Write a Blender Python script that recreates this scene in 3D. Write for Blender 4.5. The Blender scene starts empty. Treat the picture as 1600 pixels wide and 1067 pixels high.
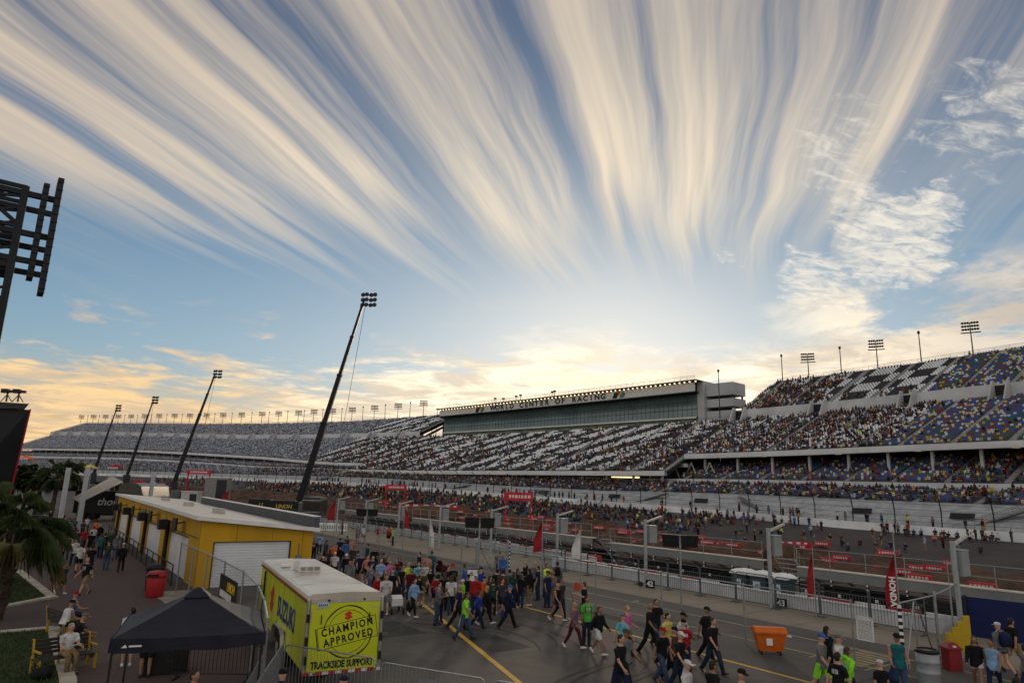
import bpy, bmesh, math, random
import numpy as np
from mathutils import Vector, Matrix
R = math.radians
sc = bpy.context.scene
col = sc.collection
rng = random.Random(7)
nrng = np.random.default_rng(11)

# ------------------------------------------------------------------ camera
F, CX, CY = 1067.0, 800.0, 533.5
YAW, PITCH, ROLL, EYE = R(34.2), R(12.3), R(1.65), 5.7
_fw = np.array([math.sin(YAW) * math.cos(PITCH), math.cos(YAW) * math.cos(PITCH), math.sin(PITCH)])
_r0 = np.array([math.cos(YAW), -math.sin(YAW), 0.0])
_u0 = np.cross(_r0, _fw)
_rt = _r0 * math.cos(ROLL) + _u0 * math.sin(ROLL)
_up = -_r0 * math.sin(ROLL) + _u0 * math.cos(ROLL)
_C = np.array([0, 0, EYE])
cam = bpy.data.cameras.new('camera')
camo = bpy.data.objects.new('camera', cam)
col.objects.link(camo)
cam.sensor_width = 36.0
cam.lens = 36.0 * F / 1600.0
cam.clip_start, cam.clip_end = 0.3, 9000.0
camo.matrix_world = Matrix(((_rt[0], _up[0], -_fw[0], 0), (_rt[1], _up[1], -_fw[1], 0), (_rt[2], _up[2], -_fw[2], EYE), (0, 0, 0, 1)))
sc.camera = camo


def ray(px, py): return _fw + _rt * ((px - CX) / F) - _up * ((py - CY) / F)
def G(px, py, z=0.0):                                   # where a line of sight meets the level z
    d = ray(px, py); return _C + d * ((z - EYE) / d[2])
def D(px, py, w): return _C + ray(px, py) * w           # ... at depth w
def VX(px, py, x): d = ray(px, py); return _C + d * (x / d[0])
def VY(px, py, y): d = ray(px, py); return _C + d * (y / d[1])
def udir(px, py): d = ray(px, py); return d / np.linalg.norm(d)


# ------------------------------------------------------------------ world
SUN_EL, SUN_AZ = R(10.2), R(42.6)                       # azimuth clockwise from +Y
SUN_DIR = (math.sin(SUN_AZ) * math.cos(SUN_EL), math.cos(SUN_AZ) * math.cos(SUN_EL), math.sin(SUN_EL))
world = bpy.data.worlds.new('World'); sc.world = world; world.use_nodes = True
wt = world.node_tree; wt.nodes.clear()


class NT:
    def __init__(s, t): s.t = t
    def n(s, typ, **kw):
        nd = s.t.nodes.new(typ)
        for k, v in kw.items(): setattr(nd, k, v)
        return nd
    def setin(s, sock, v):
        if hasattr(v, 'is_output'): s.t.links.new(v, sock)
        elif isinstance(v, (tuple, list)) and sock.type == 'RGBA' and len(v) == 3: sock.default_value = (*v, 1)
        else: sock.default_value = v
    def m(s, op, a, b=None, c=None, clamp=False):
        nd = s.n('ShaderNodeMath', operation=op, use_clamp=clamp); s.setin(nd.inputs[0], a)
        if b is not None: s.setin(nd.inputs[1], b)
        if c is not None: s.setin(nd.inputs[2], c)
        return nd.outputs[0]
    def dot(s, a, b):
        nd = s.n('ShaderNodeVectorMath', operation='DOT_PRODUCT'); s.setin(nd.inputs[0], a); s.setin(nd.inputs[1], b); return nd.outputs['Value']
    def xyz(s, x, y, z=0.0):
        nd = s.n('ShaderNodeCombineXYZ'); s.setin(nd.inputs[0], x); s.setin(nd.inputs[1], y); s.setin(nd.inputs[2], z); return nd.outputs[0]
    def noise(s, v, scale=1.0, detail=4.0, rough=0.5, dist=0.0, lac=2.0):
        nd = s.n('ShaderNodeTexNoise', noise_dimensions='3D')
        if v is not None: s.setin(nd.inputs['Vector'], v)
        s.setin(nd.inputs['Scale'], scale); s.setin(nd.inputs['Detail'], detail); s.setin(nd.inputs['Roughness'], rough)
        s.setin(nd.inputs['Distortion'], dist); s.setin(nd.inputs['Lacunarity'], lac); return nd.outputs['Fac']
    def mr(s, v, a, b, c=0.0, d=1.0, smooth=True):
        nd = s.n('ShaderNodeMapRange', clamp=True, interpolation_type='SMOOTHSTEP' if smooth else 'LINEAR')
        s.setin(nd.inputs[0], v); s.setin(nd.inputs[1], a); s.setin(nd.inputs[2], b); s.setin(nd.inputs[3], c); s.setin(nd.inputs[4], d); return nd.outputs[0]
    def mix(s, f, a, b, blend='MIX'):
        nd = s.n('ShaderNodeMix', data_type='RGBA', blend_type=blend); s.setin(nd.inputs[0], f); s.setin(nd.inputs[6], a); s.setin(nd.inputs[7], b); return nd.outputs[2]
    def ramp(s, f, stops):
        nd = s.n('ShaderNodeValToRGB'); s.setin(nd.inputs[0], f); e = nd.color_ramp.elements
        while len(e) < len(stops): e.new(0.5)
        for k, (p, c) in enumerate(stops): e[k].position = p; e[k].color = (*c, 1)
        return nd.outputs[0]


w = NT(wt)
dirv = w.n('ShaderNodeTexCoord').outputs['Generated']
sep = w.n('ShaderNodeSeparateXYZ'); wt.links.new(dirv, sep.inputs[0])
dx, dy, dz = sep.outputs
sky = w.n('ShaderNodeTexSky', sky_type='NISHITA', sun_disc=False, sun_elevation=SUN_EL, sun_rotation=SUN_AZ, altitude=10.0, air_density=1.0, dust_density=0.6, ozone_density=2.5)
zc = w.m('ADD', w.m('MAXIMUM', dz, 0.0), 0.05)
pu, pv = w.m('DIVIDE', dx, zc), w.m('DIVIDE', dy, zc)     # a flat cloud layer seen from below
AX = R(51.0)                                             # the cirrus bands run this way
along = w.m('ADD', w.m('MULTIPLY', pu, math.sin(AX)), w.m('MULTIPLY', pv, math.cos(AX)))
across = w.m('SUBTRACT', w.m('MULTIPLY', pu, math.cos(AX)), w.m('MULTIPLY', pv, math.sin(AX)))
plane = w.xyz(pu, pv, 0.0)
wob = w.noise(plane, 0.55, 3.0, 0.5)
across2 = w.m('ADD', across, w.m('MULTIPLY', w.m('SUBTRACT', wob, 0.5), 0.22))
s1 = w.noise(w.xyz(w.m('MULTIPLY', across2, 2.9), w.m('MULTIPLY', along, 0.17), 3.3), 1.0, 2.0, 0.5)
s2 = w.noise(w.xyz(w.m('MULTIPLY', across2, 10.5), w.m('MULTIPLY', along, 0.30), 9.1), 1.0, 4.0, 0.55, 0.3)
s3 = w.noise(w.xyz(w.m('MULTIPLY', across2, 30.0), w.m('MULTIPLY', along, 0.8), 1.7), 1.0, 3.0, 0.6)
s4 = w.noise(w.xyz(w.m('MULTIPLY', w.m('ADD', across2, w.m('MULTIPLY', along, 0.10)), 62.0), w.m('MULTIPLY', along, 2.2), 5.5), 1.0, 4.0, 0.65, 0.3)
cover = w.ramp(w.mr(across2, -2.2, 1.0, smooth=False), [(p_, (v_, v_, v_)) for p_, v_ in
    [((a_ + 2.2) / 3.2, v__) for a_, v__ in ((-2.05, 0.0), (-1.88, 0.35), (-1.72, 0.85), (-1.60, 0.45), (-1.46, 0.80), (-1.36, 0.55), (-1.27, 0.05), (-1.21, 0.25), (-1.13, 0.80), (-1.02, 0.55), (-0.94, 0.70), (-0.87, 0.30), (-0.81, 0.10),
     (-0.74, 0.65), (-0.66, 0.98), (-0.50, 0.72), (-0.41, 0.30), (-0.36, 0.04), (-0.28, 0.85), (-0.17, 0.45), (-0.06, 0.95), (0.07, 0.32), (0.18, 0.80), (0.30, 0.25), (0.42, 0.80), (0.54, 0.30), (0.64, 0.72), (0.76, 0.45), (0.95, 0.62))]])
st = w.m('ADD', w.m('ADD', w.m('MULTIPLY', cover, 0.36), w.m('MULTIPLY', s2, 0.80)), w.m('ADD', w.m('ADD', w.m('ADD', w.m('MULTIPLY', s3, 0.14), 0.04), w.m('MULTIPLY', w.m('SUBTRACT', s4, 0.5), 0.12)), w.m('MULTIPLY', s1, 0.25)))
sunf = w.dot(dirv, SUN_DIR)
streak = w.mr(st, 0.58, 1.06)
lowlim = w.m('ADD', w.m('MULTIPLY', w.m('SUBTRACT', s2, 0.5), 0.30), 0.275)
lowlim = w.m('SUBTRACT', lowlim, w.mr(w.m('ARCTAN2', dx, dy), R(25), R(-5), 0.0, 0.05))
env = w.mr(dz, lowlim, w.m('ADD', lowlim, 0.13))
gap = w.mr(w.dot(dirv, tuple(udir(1560, 330))), math.cos(R(10)), math.cos(R(3)), 1.0, 0.15)
streak = w.m('MULTIPLY', w.m('MULTIPLY', streak, env), gap)
veil = w.m('MULTIPLY', w.m('MULTIPLY', w.m('ADD', w.m('MULTIPLY', cover, 0.6), 0.35), env), 0.26)
streak = w.m('MAXIMUM', streak, veil)
# mackerel patch on the right: a few ragged tufts run together
pw_ = w.n('ShaderNodeVectorMath', operation='MULTIPLY_ADD')
nz = w.n('ShaderNodeTexNoise'); wt.links.new(dirv, nz.inputs['Vector']); nz.inputs['Scale'].default_value = 9.0; nz.inputs['Detail'].default_value = 5.0; nz.inputs['Roughness'].default_value = 0.62
wt.links.new(nz.outputs['Color'], pw_.inputs[0]); pw_.inputs[1].default_value = (0.17, 0.17, 0.17)
sh_ = w.n('ShaderNodeVectorMath', operation='SUBTRACT'); wt.links.new(dirv, sh_.inputs[0]); sh_.inputs[1].default_value = (0.085, 0.085, 0.085); wt.links.new(sh_.outputs[0], pw_.inputs[2])
nrm_ = w.n('ShaderNodeVectorMath', operation='NORMALIZE'); wt.links.new(pw_.outputs[0], nrm_.inputs[0]); wdir = nrm_.outputs[0]
patch = 0.0
for (px_, py_, r_, a_) in ((1270, 435, 3.4, .9), (1330, 470, 2.0, .8), (1385, 385, 4.6, 1.0), (1450, 365, 3.0, .9), (1345, 320, 4.0, .72), (1290, 250, 4.0, .5), (1330, 170, 3.2, .34), (1540, 200, 5.5, .55), (1142, 400, 1.1, .55)):
    b_ = w.m('MULTIPLY', w.mr(w.dot(wdir, tuple(udir(px_, py_))), math.cos(R(r_)), math.cos(R(r_ * .15))), a_)
    patch = b_ if isinstance(patch, float) else w.m('MAXIMUM', patch, b_)
cum = w.noise(w.xyz(w.m('ADD', w.m('MULTIPLY', pu, 9.0), w.m('MULTIPLY', pv, 5.0)), w.m('MULTIPLY', pv, 16.0), 4.0), 1.0, 7.0, 0.66, 0.6)
patch = w.m('MULTIPLY', w.mr(w.m('ADD', cum, w.m('MULTIPLY', patch, 0.34)), 0.58, 0.98), w.mr(patch, 0.0, 0.35))
# the low broken layer
az = w.m('ARCTAN2', dx, dy)
lz = w.m('ADD', w.m('MULTIPLY', w.m('SUBTRACT', w.noise(plane, 0.7, 4.0), 0.5), 0.22), w.m('SUBTRACT', dz, w.mr(az, R(50), R(64), 0.0, 0.06)))
band = w.m('MULTIPLY', w.mr(lz, 0.25, 0.16), 1.0)
lc = w.noise(w.xyz(w.m('MULTIPLY', pu, 1.0), w.m('MULTIPLY', pv, 1.0), 7.7), 0.95, 9.0, 0.60, 0.6)
lc2 = w.noise(w.xyz(pu, pv, 2.2), 4.5, 5.0, 0.6, 0.3)
nearsun = w.mr(sunf, math.cos(R(26)), math.cos(R(4)))
thr = w.m('SUBTRACT', 0.535, w.m('ADD', w.m('MULTIPLY', nearsun, 0.10), w.m('ADD', w.m('MULTIPLY', w.mr(dz, 0.18, 0.09), 0.15), w.m('MULTIPLY', w.mr(az, R(52), R(68)), 0.13))))
lowc = w.m('MULTIPLY', w.mr(w.m('ADD', w.m('MULTIPLY', lc, 0.72), w.m('MULTIPLY', lc2, 0.28)), thr, w.m('ADD', thr, 0.12)), band)
# colours: sky, cloud bodies and the glow of the hidden sun
skyc = w.n('ShaderNodeVectorMath', operation='SCALE'); wt.links.new(sky.outputs[0], skyc.inputs[0]); skyc.inputs['Scale'].default_value = 0.125
tint0 = w.mix(1.0, skyc.outputs[0], (0.82, 1.0, 1.20), 'MULTIPLY')
tint0 = w.mix(1.0, tint0, w.mix(w.mr(dz, 0.16, 0.62), (1.30, 1.22, 1.12), (0.46, 0.52, 0.58)), 'MULTIPLY')   # deeper overhead, paler low down
soft = w.mix(1.0, w.mix(1.0, tint0, (0.75, 0.75, 0.75), 'MULTIPLY'), (1.0, 1.0, 1.0), 'ADD')   # film-like shoulder
tint = w.mix(1.0, tint0, soft, 'DIVIDE')
warm = w.mr(sunf, math.cos(R(48)), math.cos(R(6)))
low_gold = w.m('MULTIPLY', w.mr(dz, 0.17, 0.02), w.mr(az, R(38), R(0), 0.35, 1.0))
col1 = w.mix(w.m('MULTIPLY', low_gold, 0.85), tint, (0.86, 0.52, 0.17))
cirr = w.mix(warm, (0.80, 0.65, 0.48), (1.06, 0.89, 0.65))
cirr = w.mix(w.mr(s3, 0.25, 0.75, 0.0, 0.42), cirr, (0.40, 0.39, 0.39))
cirr = w.mix(w.mr(dz, 0.42, 0.62, 0.0, 0.45), cirr, (0.42, 0.38, 0.35))
col2 = w.mix(w.m('MULTIPLY', streak, 0.92), col1, cirr)
col2 = w.mix(w.m('MULTIPLY', patch, 0.85), col2, (0.98, 0.90, 0.76))
gold = w.mix(w.mr(sunf, math.cos(R(34)), math.cos(R(10))), (1.05, 0.72, 0.36), (1.45, 1.24, 0.90))
gold = w.mix(w.mr(az, R(52), R(75)), gold, (0.84, 0.74, 0.62))
lump = w.noise(w.xyz(pu, pv, 5.2), 1.5, 8.0, 0.66, 0.5)
gold = w.mix(w.mr(lump, 0.60, 0.40, 0.0, 0.66), gold, (0.54, 0.45, 0.37))
col3 = w.mix(w.m('MULTIPLY', lowc, 0.92), col2, gold)
sunlow = (math.sin(SUN_AZ) * math.cos(R(7.5)), math.cos(SUN_AZ) * math.cos(R(7.5)), math.sin(R(7.5))); sf2 = w.dot(dirv, sunlow)
glow = w.m('MULTIPLY', w.m('ADD', w.m('MULTIPLY', w.mr(sf2, math.cos(R(14)), 1.0), 0.16), w.m('MULTIPLY', w.mr(sf2, math.cos(R(7)), 1.0), 0.40)), w.m('ADD', 0.35, w.m('MULTIPLY', lowc, 0.75)))
col4 = w.mix(w.m('MULTIPLY', glow, 1.0, clamp=True), col3, (1.25, 1.05, 0.74))
east_fill = w.m('MULTIPLY', w.mr(sunf, 0.25, -0.55), w.mr(wob, 0.25, 0.7, 0.25, 0.60))     # bright cloud veil added behind the camera, unseen, to light the foreground
col4 = w.mix(east_fill, col4, (1.18, 1.12, 1.05))
below = w.mr(dz, -0.02, 0.0)
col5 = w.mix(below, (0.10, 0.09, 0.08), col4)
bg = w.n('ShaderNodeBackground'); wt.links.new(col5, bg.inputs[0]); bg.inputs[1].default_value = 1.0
wo = w.n('ShaderNodeOutputWorld'); wt.links.new(bg.outputs[0], wo.inputs[0])
world.cycles.sampling_method = 'MANUAL'; world.cycles.sample_map_resolution = 512

sun = bpy.data.lights.new('sun', 'SUN'); suno = bpy.data.objects.new('sun', sun); col.objects.link(suno)
sun.energy, sun.angle, sun.color = 1.5, R(7), (1.0, 0.80, 0.56)   # veiled by cloud
suno.rotation_euler = Vector(SUN_DIR).to_track_quat('Z', 'Y').to_euler()
suno.location = (0, 0, 60)
sc.view_settings.view_transform = 'Standard'; sc.view_settings.look = 'None'
sc.view_settings.exposure, sc.view_settings.gamma = 0.0, 1.0
sc.view_settings.use_curve_mapping = False
sc.cycles.max_bounces, sc.cycles.diffuse_bounces, sc.cycles.glossy_bounces, sc.cycles.transparent_max_bounces = 5, 2, 3, 8

# ------------------------------------------------------------------ helpers
MATS = {}
def mat(name, rgb, rough=0.7, metal=0.0, var=0.12, scale=3.0, spec=0.3, bump=0.0, rgb2=None, stretch=(1, 1, 1), tex='noise', emit=0.0):
    """a principled material whose colour wanders a little with a noise in object space"""
    key = name
    if key in MATS: return MATS[key]
    m = bpy.data.materials.new(name); m.use_nodes = True
    t = NT(m.node_tree); t.t.nodes.clear()
    bs = t.n('ShaderNodeBsdfPrincipled'); o = t.n('ShaderNodeOutputMaterial'); t.t.links.new(bs.outputs[0], o.inputs[0])
    tc = t.n('ShaderNodeTexCoord').outputs['Object']
    mp = t.n('ShaderNodeMapping'); t.t.links.new(tc, mp.inputs[0]); mp.inputs['Scale'].default_value = stretch
    f = t.noise(mp.outputs[0], scale, 5.0, 0.6)
    c2 = rgb2 or tuple(max(0.0, c * (1 - 2 * var)) for c in rgb)
    c1 = rgb if rgb2 else tuple(min(1.0, c * (1 + var)) for c in rgb)
    t.t.links.new(t.mix(t.mr(f, 0.3, 0.7), c1, c2), bs.inputs['Base Color'])
    bs.inputs['Roughness'].default_value = rough; bs.inputs['Metallic'].default_value = metal
    bs.inputs['Specular IOR Level'].default_value = spec
    if bump:
        bp = t.n('ShaderNodeBump'); bp.inputs['Strength'].default_value = bump; bp.inputs['Distance'].default_value = 0.05
        t.t.links.new(t.noise(mp.outputs[0], scale * 8, 4.0, 0.6), bp.inputs['Height']); t.t.links.new(bp.outputs[0], bs.inputs['Normal'])
    if emit:
        bs.inputs['Emission Color'].default_value = (*rgb, 1); bs.inputs['Emission Strength'].default_value = emit
    MATS[key] = m
    return m


def vcol_mat(name, rough=0.6, spec=0.3):
    if name in MATS: return MATS[name]
    m = bpy.data.materials.new(name); m.use_nodes = True
    t = NT(m.node_tree); bs = t.t.nodes['Principled BSDF']
    a = t.n('ShaderNodeVertexColor', layer_name='tone')
    f = t.noise(t.n('ShaderNodeTexCoord').outputs['Object'], 0.35, 3.0)
    t.t.links.new(t.mix(t.mr(f, 0.3, 0.7, 0.0, 0.22), a.outputs[0], (0.06, 0.06, 0.06)), bs.inputs['Base Color'])
    bs.inputs['Roughness'].default_value = rough; bs.inputs['Specular IOR Level'].default_value = spec
    MATS[name] = m
    return m


class MB:
    def __init__(s): s.v = []; s.f = []; s.mi = []; s.cur = 0
    def add(s, vs, fs):
        b = len(s.v); s.v += [tuple(map(float, p)) for p in vs]
        for f in fs: s.f.append(tuple(b + i for i in f)); s.mi.append(s.cur)
        return s
    def box(s, x0, x1, y0, y1, z0, z1):
        return s.add([(x0, y0, z0), (x1, y0, z0), (x1, y1, z0), (x0, y1, z0), (x0, y0, z1), (x1, y0, z1), (x1, y1, z1), (x0, y1, z1)],
                     [(3, 2, 1, 0), (4, 5, 6, 7), (0, 1, 5, 4), (1, 2, 6, 5), (2, 3, 7, 6), (3, 0, 4, 7)])
    def cbox(s, x0, x1, y0, y1, z0, z1, b=0.03):           # box with chamfered upright and top edges
        pr = lambda d: [(x0 + b + d, y0 + d), (x1 - b - d, y0 + d), (x1 - d, y0 + b + d), (x1 - d, y1 - b - d), (x1 - b - d, y1 - d), (x0 + b + d, y1 - d), (x0 + d, y1 - b - d), (x0 + d, y0 + b + d)]
        vs = [(*p, z0) for p in pr(0)] + [(*p, z1 - b) for p in pr(0)] + [(*p, z1) for p in pr(b * .6)]
        fs = [tuple(range(7, -1, -1)), tuple(range(16, 24))]
        for r in (0, 8):
            for k in range(8): fs.append((r + k, r + (k + 1) % 8, r + 8 + (k + 1) % 8, r + 8 + k))
        return s.add(vs, fs)
    def hexa(s, p): return s.add(p, [(3, 2, 1, 0), (4, 5, 6, 7), (0, 1, 5, 4), (1, 2, 6, 5), (2, 3, 7, 6), (3, 0, 4, 7)])
    def beam(s, a, b, wd=0.05, ht=None, up=(0, 0, 1)):
        a, b = Vector(a), Vector(b); d = (b - a)
        if d.length < 1e-6: return s
        d.normalize(); u = Vector(up)
        if abs(d.dot(u)) > 0.97: u = Vector((1, 0, 0))
        x = d.cross(u).normalized(); y = x.cross(d).normalized(); ht = ht or wd
        q = [x * (i * wd / 2) + y * (j * ht / 2) for i, j in ((-1, -1), (1, -1), (1, 1), (-1, 1))]
        return s.hexa([a + k for k in q] + [b + k for k in q])
    def tube(s, pts, r, n=6, cap=True):
        pts = [Vector(p) for p in pts]; rr = r if isinstance(r, (list, tuple)) else [r] * len(pts)
        b = len(s.v); vs = []; fs = []; x = None
        for k, p in enumerate(pts):
            d = (pts[min(k + 1, len(pts) - 1)] - pts[max(k - 1, 0)]).normalized()
            if x is None:
                u = Vector((0, 0, 1)) if abs(d.z) < 0.9 else Vector((1, 0, 0)); x = d.cross(u).normalized()
            else:
                x = (x - d * x.dot(d)).normalized()
            y = d.cross(x)
            for j in range(n):
                a = 2 * math.pi * j / n; vs.append(p + (x * math.cos(a) + y * math.sin(a)) * rr[k])
        for k in range(len(pts) - 1):
            for j in range(n): fs.append((k * n + j, k * n + (j + 1) % n, (k + 1) * n + (j + 1) % n, (k + 1) * n + j))
        if cap: fs += [tuple(range(n - 1, -1, -1)), tuple((len(pts) - 1) * n + j for j in range(n))]
        return s.add(vs, fs)
    def lathe(s, prof, n=16, c=(0, 0, 0), axis='z'):
        vs = []; fs = []
        for r, z in prof:
            for j in range(n):
                a = 2 * math.pi * j / n; x, y = r * math.cos(a), r * math.sin(a)
                q = {'z': (x, y, z), 'x': (z, x, y), 'y': (x, z, y)}[axis]; vs.append((q[0] + c[0], q[1] + c[1], q[2] + c[2]))
        for k in range(len(prof) - 1):
            for j in range(n):
                q = (k * n + j, k * n + (j + 1) % n, (k + 1) * n + (j + 1) % n, (k + 1) * n + j); fs.append(q if axis != 'y' else q[::-1])
        fs += [tuple(range(n - 1, -1, -1)), tuple((len(prof) - 1) * n + j for j in range(n))]
        return s.add(vs, fs)
    def prism(s, poly, z0, z1):
        n = len(poly); return s.add([(*p, z0) for p in poly] + [(*p, z1) for p in poly], [tuple(range(n - 1, -1, -1)), tuple(range(n, 2 * n))] + [(k, (k + 1) % n, n + (k + 1) % n, n + k) for k in range(n)])
    def sheet(s, a, b, c, d, t=0.03):                        # a slab: quad a b c d thickened along its normal
        a, b, c, d = map(Vector, (a, b, c, d)); nn = (b - a).cross(d - a).normalized() * t
        return s.hexa([a - nn, b - nn, c - nn, d - nn, a, b, c, d])
    def loft(s, rings, caps=True):
        n = len(rings[0]); vs = [p for r in rings for p in r]; fs = []
        for k in range(len(rings) - 1):
            for j in range(n): fs.append((k * n + j, k * n + (j + 1) % n, (k + 1) * n + (j + 1) % n, (k + 1) * n + j))
        if caps: fs += [tuple(range(n - 1, -1, -1)), tuple((len(rings) - 1) * n + j for j in range(n))]
        return s.add(vs, fs)
    def mesh(s, name, mats=(), smooth=False):
        me = bpy.data.meshes.new(name); me.from_pydata(s.v, [], s.f)
        for m_ in (mats if isinstance(mats, (list, tuple)) else [mats]): me.materials.append(m_)
        if any(s.mi): me.polygons.foreach_set('material_index', s.mi)
        if smooth: me.polygons.foreach_set('use_smooth', [True] * len(me.polygons))
        me.update()
        return me
    def build(s, name, mats, parent=None, smooth=False):
        return link(name, s.mesh(name, mats, smooth), parent)


def link(name, me, parent=None):
    o = bpy.data.objects.new(name, me); col.objects.link(o)
    if parent is not None: o.parent = parent
    return o
def tag(o, label=None, cat=None, group=None, kind=None):
    for k, v in (('label', label), ('category', cat), ('group', group), ('kind', kind)):
        if v: o[k] = v
    return o
def empty(name, loc=(0, 0, 0), rz=0.0, label=None, cat=None, group=None):
    o = bpy.data.objects.new(name, None); col.objects.link(o); o.location = loc; o.rotation_euler = (0, 0, rz); o.empty_display_size = 0.3
    return tag(o, label, cat, group)
KIDS = {}
def kids(o): return [c for c in bpy.data.objects if c.parent == o]
def copy_tree(o, loc, rz=None, label=None, group=None, tree=None):
    """a copy of a thing with copies of its parts and sub-parts"""
    r = o.copy(); col.objects.link(r); r.location = loc
    if rz is not None: r.rotation_euler = (0, 0, rz)
    if label: r['label'] = label
    if group: r['group'] = group
    def rec(src, dst):
        for ch in KIDS.setdefault(src.name, kids(src)):
            c = ch.copy(); col.objects.link(c); c.parent = dst; rec(ch, c)
    rec(o, r)
    return r
def text_mesh(body, size, depth=0.004, bold=0.0, align='CENTER', shear=0.0, spacing=1.0, sx=1.0):
    cu = bpy.data.curves.new('lettering', 'FONT'); cu.body = body; cu.size = size; cu.extrude = depth; cu.offset = bold; cu.align_x = align; cu.align_y = 'CENTER'; cu.shear = shear; cu.space_character = spacing
    cu.resolution_u = 3
    o = bpy.data.objects.new('lettering', cu); col.objects.link(o)
    dg = bpy.context.evaluated_depsgraph_get(); me = bpy.data.meshes.new_from_object(o.evaluated_get(dg))
    bpy.data.objects.remove(o); bpy.data.curves.remove(cu)
    if sx != 1.0:
        me.transform(Matrix.Scale(sx, 4, (1, 0, 0)))
    return me
def text(name, body, size, m, parent, origin, xdir, ydir, **kw):
    me = text_mesh(body, size, **kw); me.materials.clear(); me.materials.append(m)
    x, y = Vector(xdir).normalized(), Vector(ydir).normalized(); z = x.cross(y)
    me.transform(Matrix(((x.x, y.x, z.x, origin[0]), (x.y, y.y, z.y, origin[1]), (x.z, y.z, z.z, origin[2]), (0, 0, 0, 1))))
    return link(name, me, parent)
def frame(origin, xdir, ydir):                              # 2D -> 3D mapper on a plane
    o, x, y = Vector(origin), Vector(xdir).normalized(), Vector(ydir).normalized(); z = x.cross(y)
    return lambda a, b, c=0.0: tuple(o + x * a + y * b + z * c)
def polyplate(mb, fr, poly, z0, z1):
    n = len(poly)
    mb.add([fr(*p, z0) for p in poly] + [fr(*p, z1) for p in poly], [tuple(range(n - 1, -1, -1)), tuple(range(n, 2 * n))] + [(k, (k + 1) % n, n + (k + 1) % n, n + k) for k in range(n)])
def np_mesh(name, verts, faces, m, cols=None):
    """big mesh from numpy: verts (N,3), faces (M,4), per-vertex colour (N,3)"""
    me = bpy.data.meshes.new(name); n, k = len(verts), len(faces)
    me.vertices.add(n); me.vertices.foreach_set('co', np.ascontiguousarray(verts, np.float32).ravel())
    me.loops.add(k * 4); me.loops.foreach_set('vertex_index', np.ascontiguousarray(faces, np.int32).ravel())
    me.polygons.add(k); me.polygons.foreach_set('loop_start', np.arange(0, k * 4, 4, dtype=np.int32))
    me.update(calc_edges=True)
    if cols is not None:
        a = me.color_attributes.new('tone', 'FLOAT_COLOR', 'POINT'); c4 = np.ones((n, 4), np.float32); c4[:, :3] = cols; a.data.foreach_set('color', c4.ravel())
    me.materials.append(m); me.validate()
    return me

galv = mat('galvanised_steel', (0.30, 0.32, 0.33), 0.45, 0.7, 0.10, 6)
steel_dark = mat('dark_steel', (0.035, 0.036, 0.04), 0.5, 0.4, 0.1, 4)
black = mat('black_paint', (0.012, 0.012, 0.014), 0.5, 0, 0.2, 4)
white = mat('white_paint', (0.72, 0.72, 0.72), 0.5, 0, 0.05, 1.5)
conc = mat('concrete', (0.33, 0.32, 0.30), 0.85, 0, 0.12, 0.8)
rubber = mat('rubber', (0.02, 0.02, 0.02), 0.8, 0, 0.1, 5)

# ------------------------------------------------------------------ the setting: ground, roads, track
def surf(name, polys, z, m, z0=None):
    mb = MB()
    for poly in polys: mb.prism(poly, z - 0.15 if z0 is None else z0, z)
    return tag(mb.build(name, m), kind='structure')

asph = mat('asphalt', (0.090, 0.083, 0.076), 0.78, 0, 0.12, 0.35, bump=0.3, rgb2=(0.054, 0.050, 0.046))
lane_asph = mat('pit_lane_asphalt', (0.088, 0.084, 0.080), 0.85, 0, 0.1, 0.3, bump=0.25, rgb2=(0.062, 0.060, 0.058), stretch=(1, 0.12, 1))
pit_conc = mat('pit_concrete', (0.25, 0.215, 0.165), 0.85, 0, 0.1, 0.5, bump=0.2, rgb2=(0.18, 0.16, 0.125), stretch=(1, 0.2, 1))
yline = mat('yellow_road_paint', (0.62, 0.36, 0.02), 0.7, 0, 0.2, 2.0, rgb2=(0.45, 0.28, 0.05))
pline = mat('worn_cream_road_paint', (0.34, 0.27, 0.12), 0.8, 0, 0.3, 1.5, rgb2=(0.19, 0.165, 0.11))
kerbm = mat('kerb_concrete', (0.40, 0.37, 0.30), 0.85, 0, 0.15, 1.2)

def brick_mat():
    m = bpy.data.materials.new('brick_paving'); m.use_nodes = True; t = NT(m.node_tree); bs = t.t.nodes['Principled BSDF']
    tc = t.n('ShaderNodeTexCoord').outputs['Object']
    b = t.n('ShaderNodeTexBrick'); t.t.links.new(tc, b.inputs[0]); b.inputs['Scale'].default_value = 1.0
    b.inputs['Brick Width'].default_value = 0.24; b.inputs['Row Height'].default_value = 0.12; b.inputs['Mortar Size'].default_value = 0.010
    b.inputs['Color1'].default_value = (0.080, 0.042, 0.035, 1); b.inputs['Color2'].default_value = (0.054, 0.031, 0.028, 1); b.inputs['Mortar'].default_value = (0.05, 0.04, 0.036, 1)
    f = t.noise(tc, 0.25, 5.0, 0.6)
    t.t.links.new(t.mix(t.mr(f, 0.35, 0.7, 0, 0.55), b.outputs[0], (0.048, 0.039, 0.036)), bs.inputs['Base Color']); bs.inputs['Roughness'].default_value = 0.85
    bp = t.n('ShaderNodeBump'); bp.inputs['Strength'].default_value = 0.4; bp.inputs['Distance'].default_value = 0.01; t.t.links.new(b.outputs['Fac'], bp.inputs['Height']); bp.invert = True
    t.t.links.new(bp.outputs[0], bs.inputs['Normal'])
    return m

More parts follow.
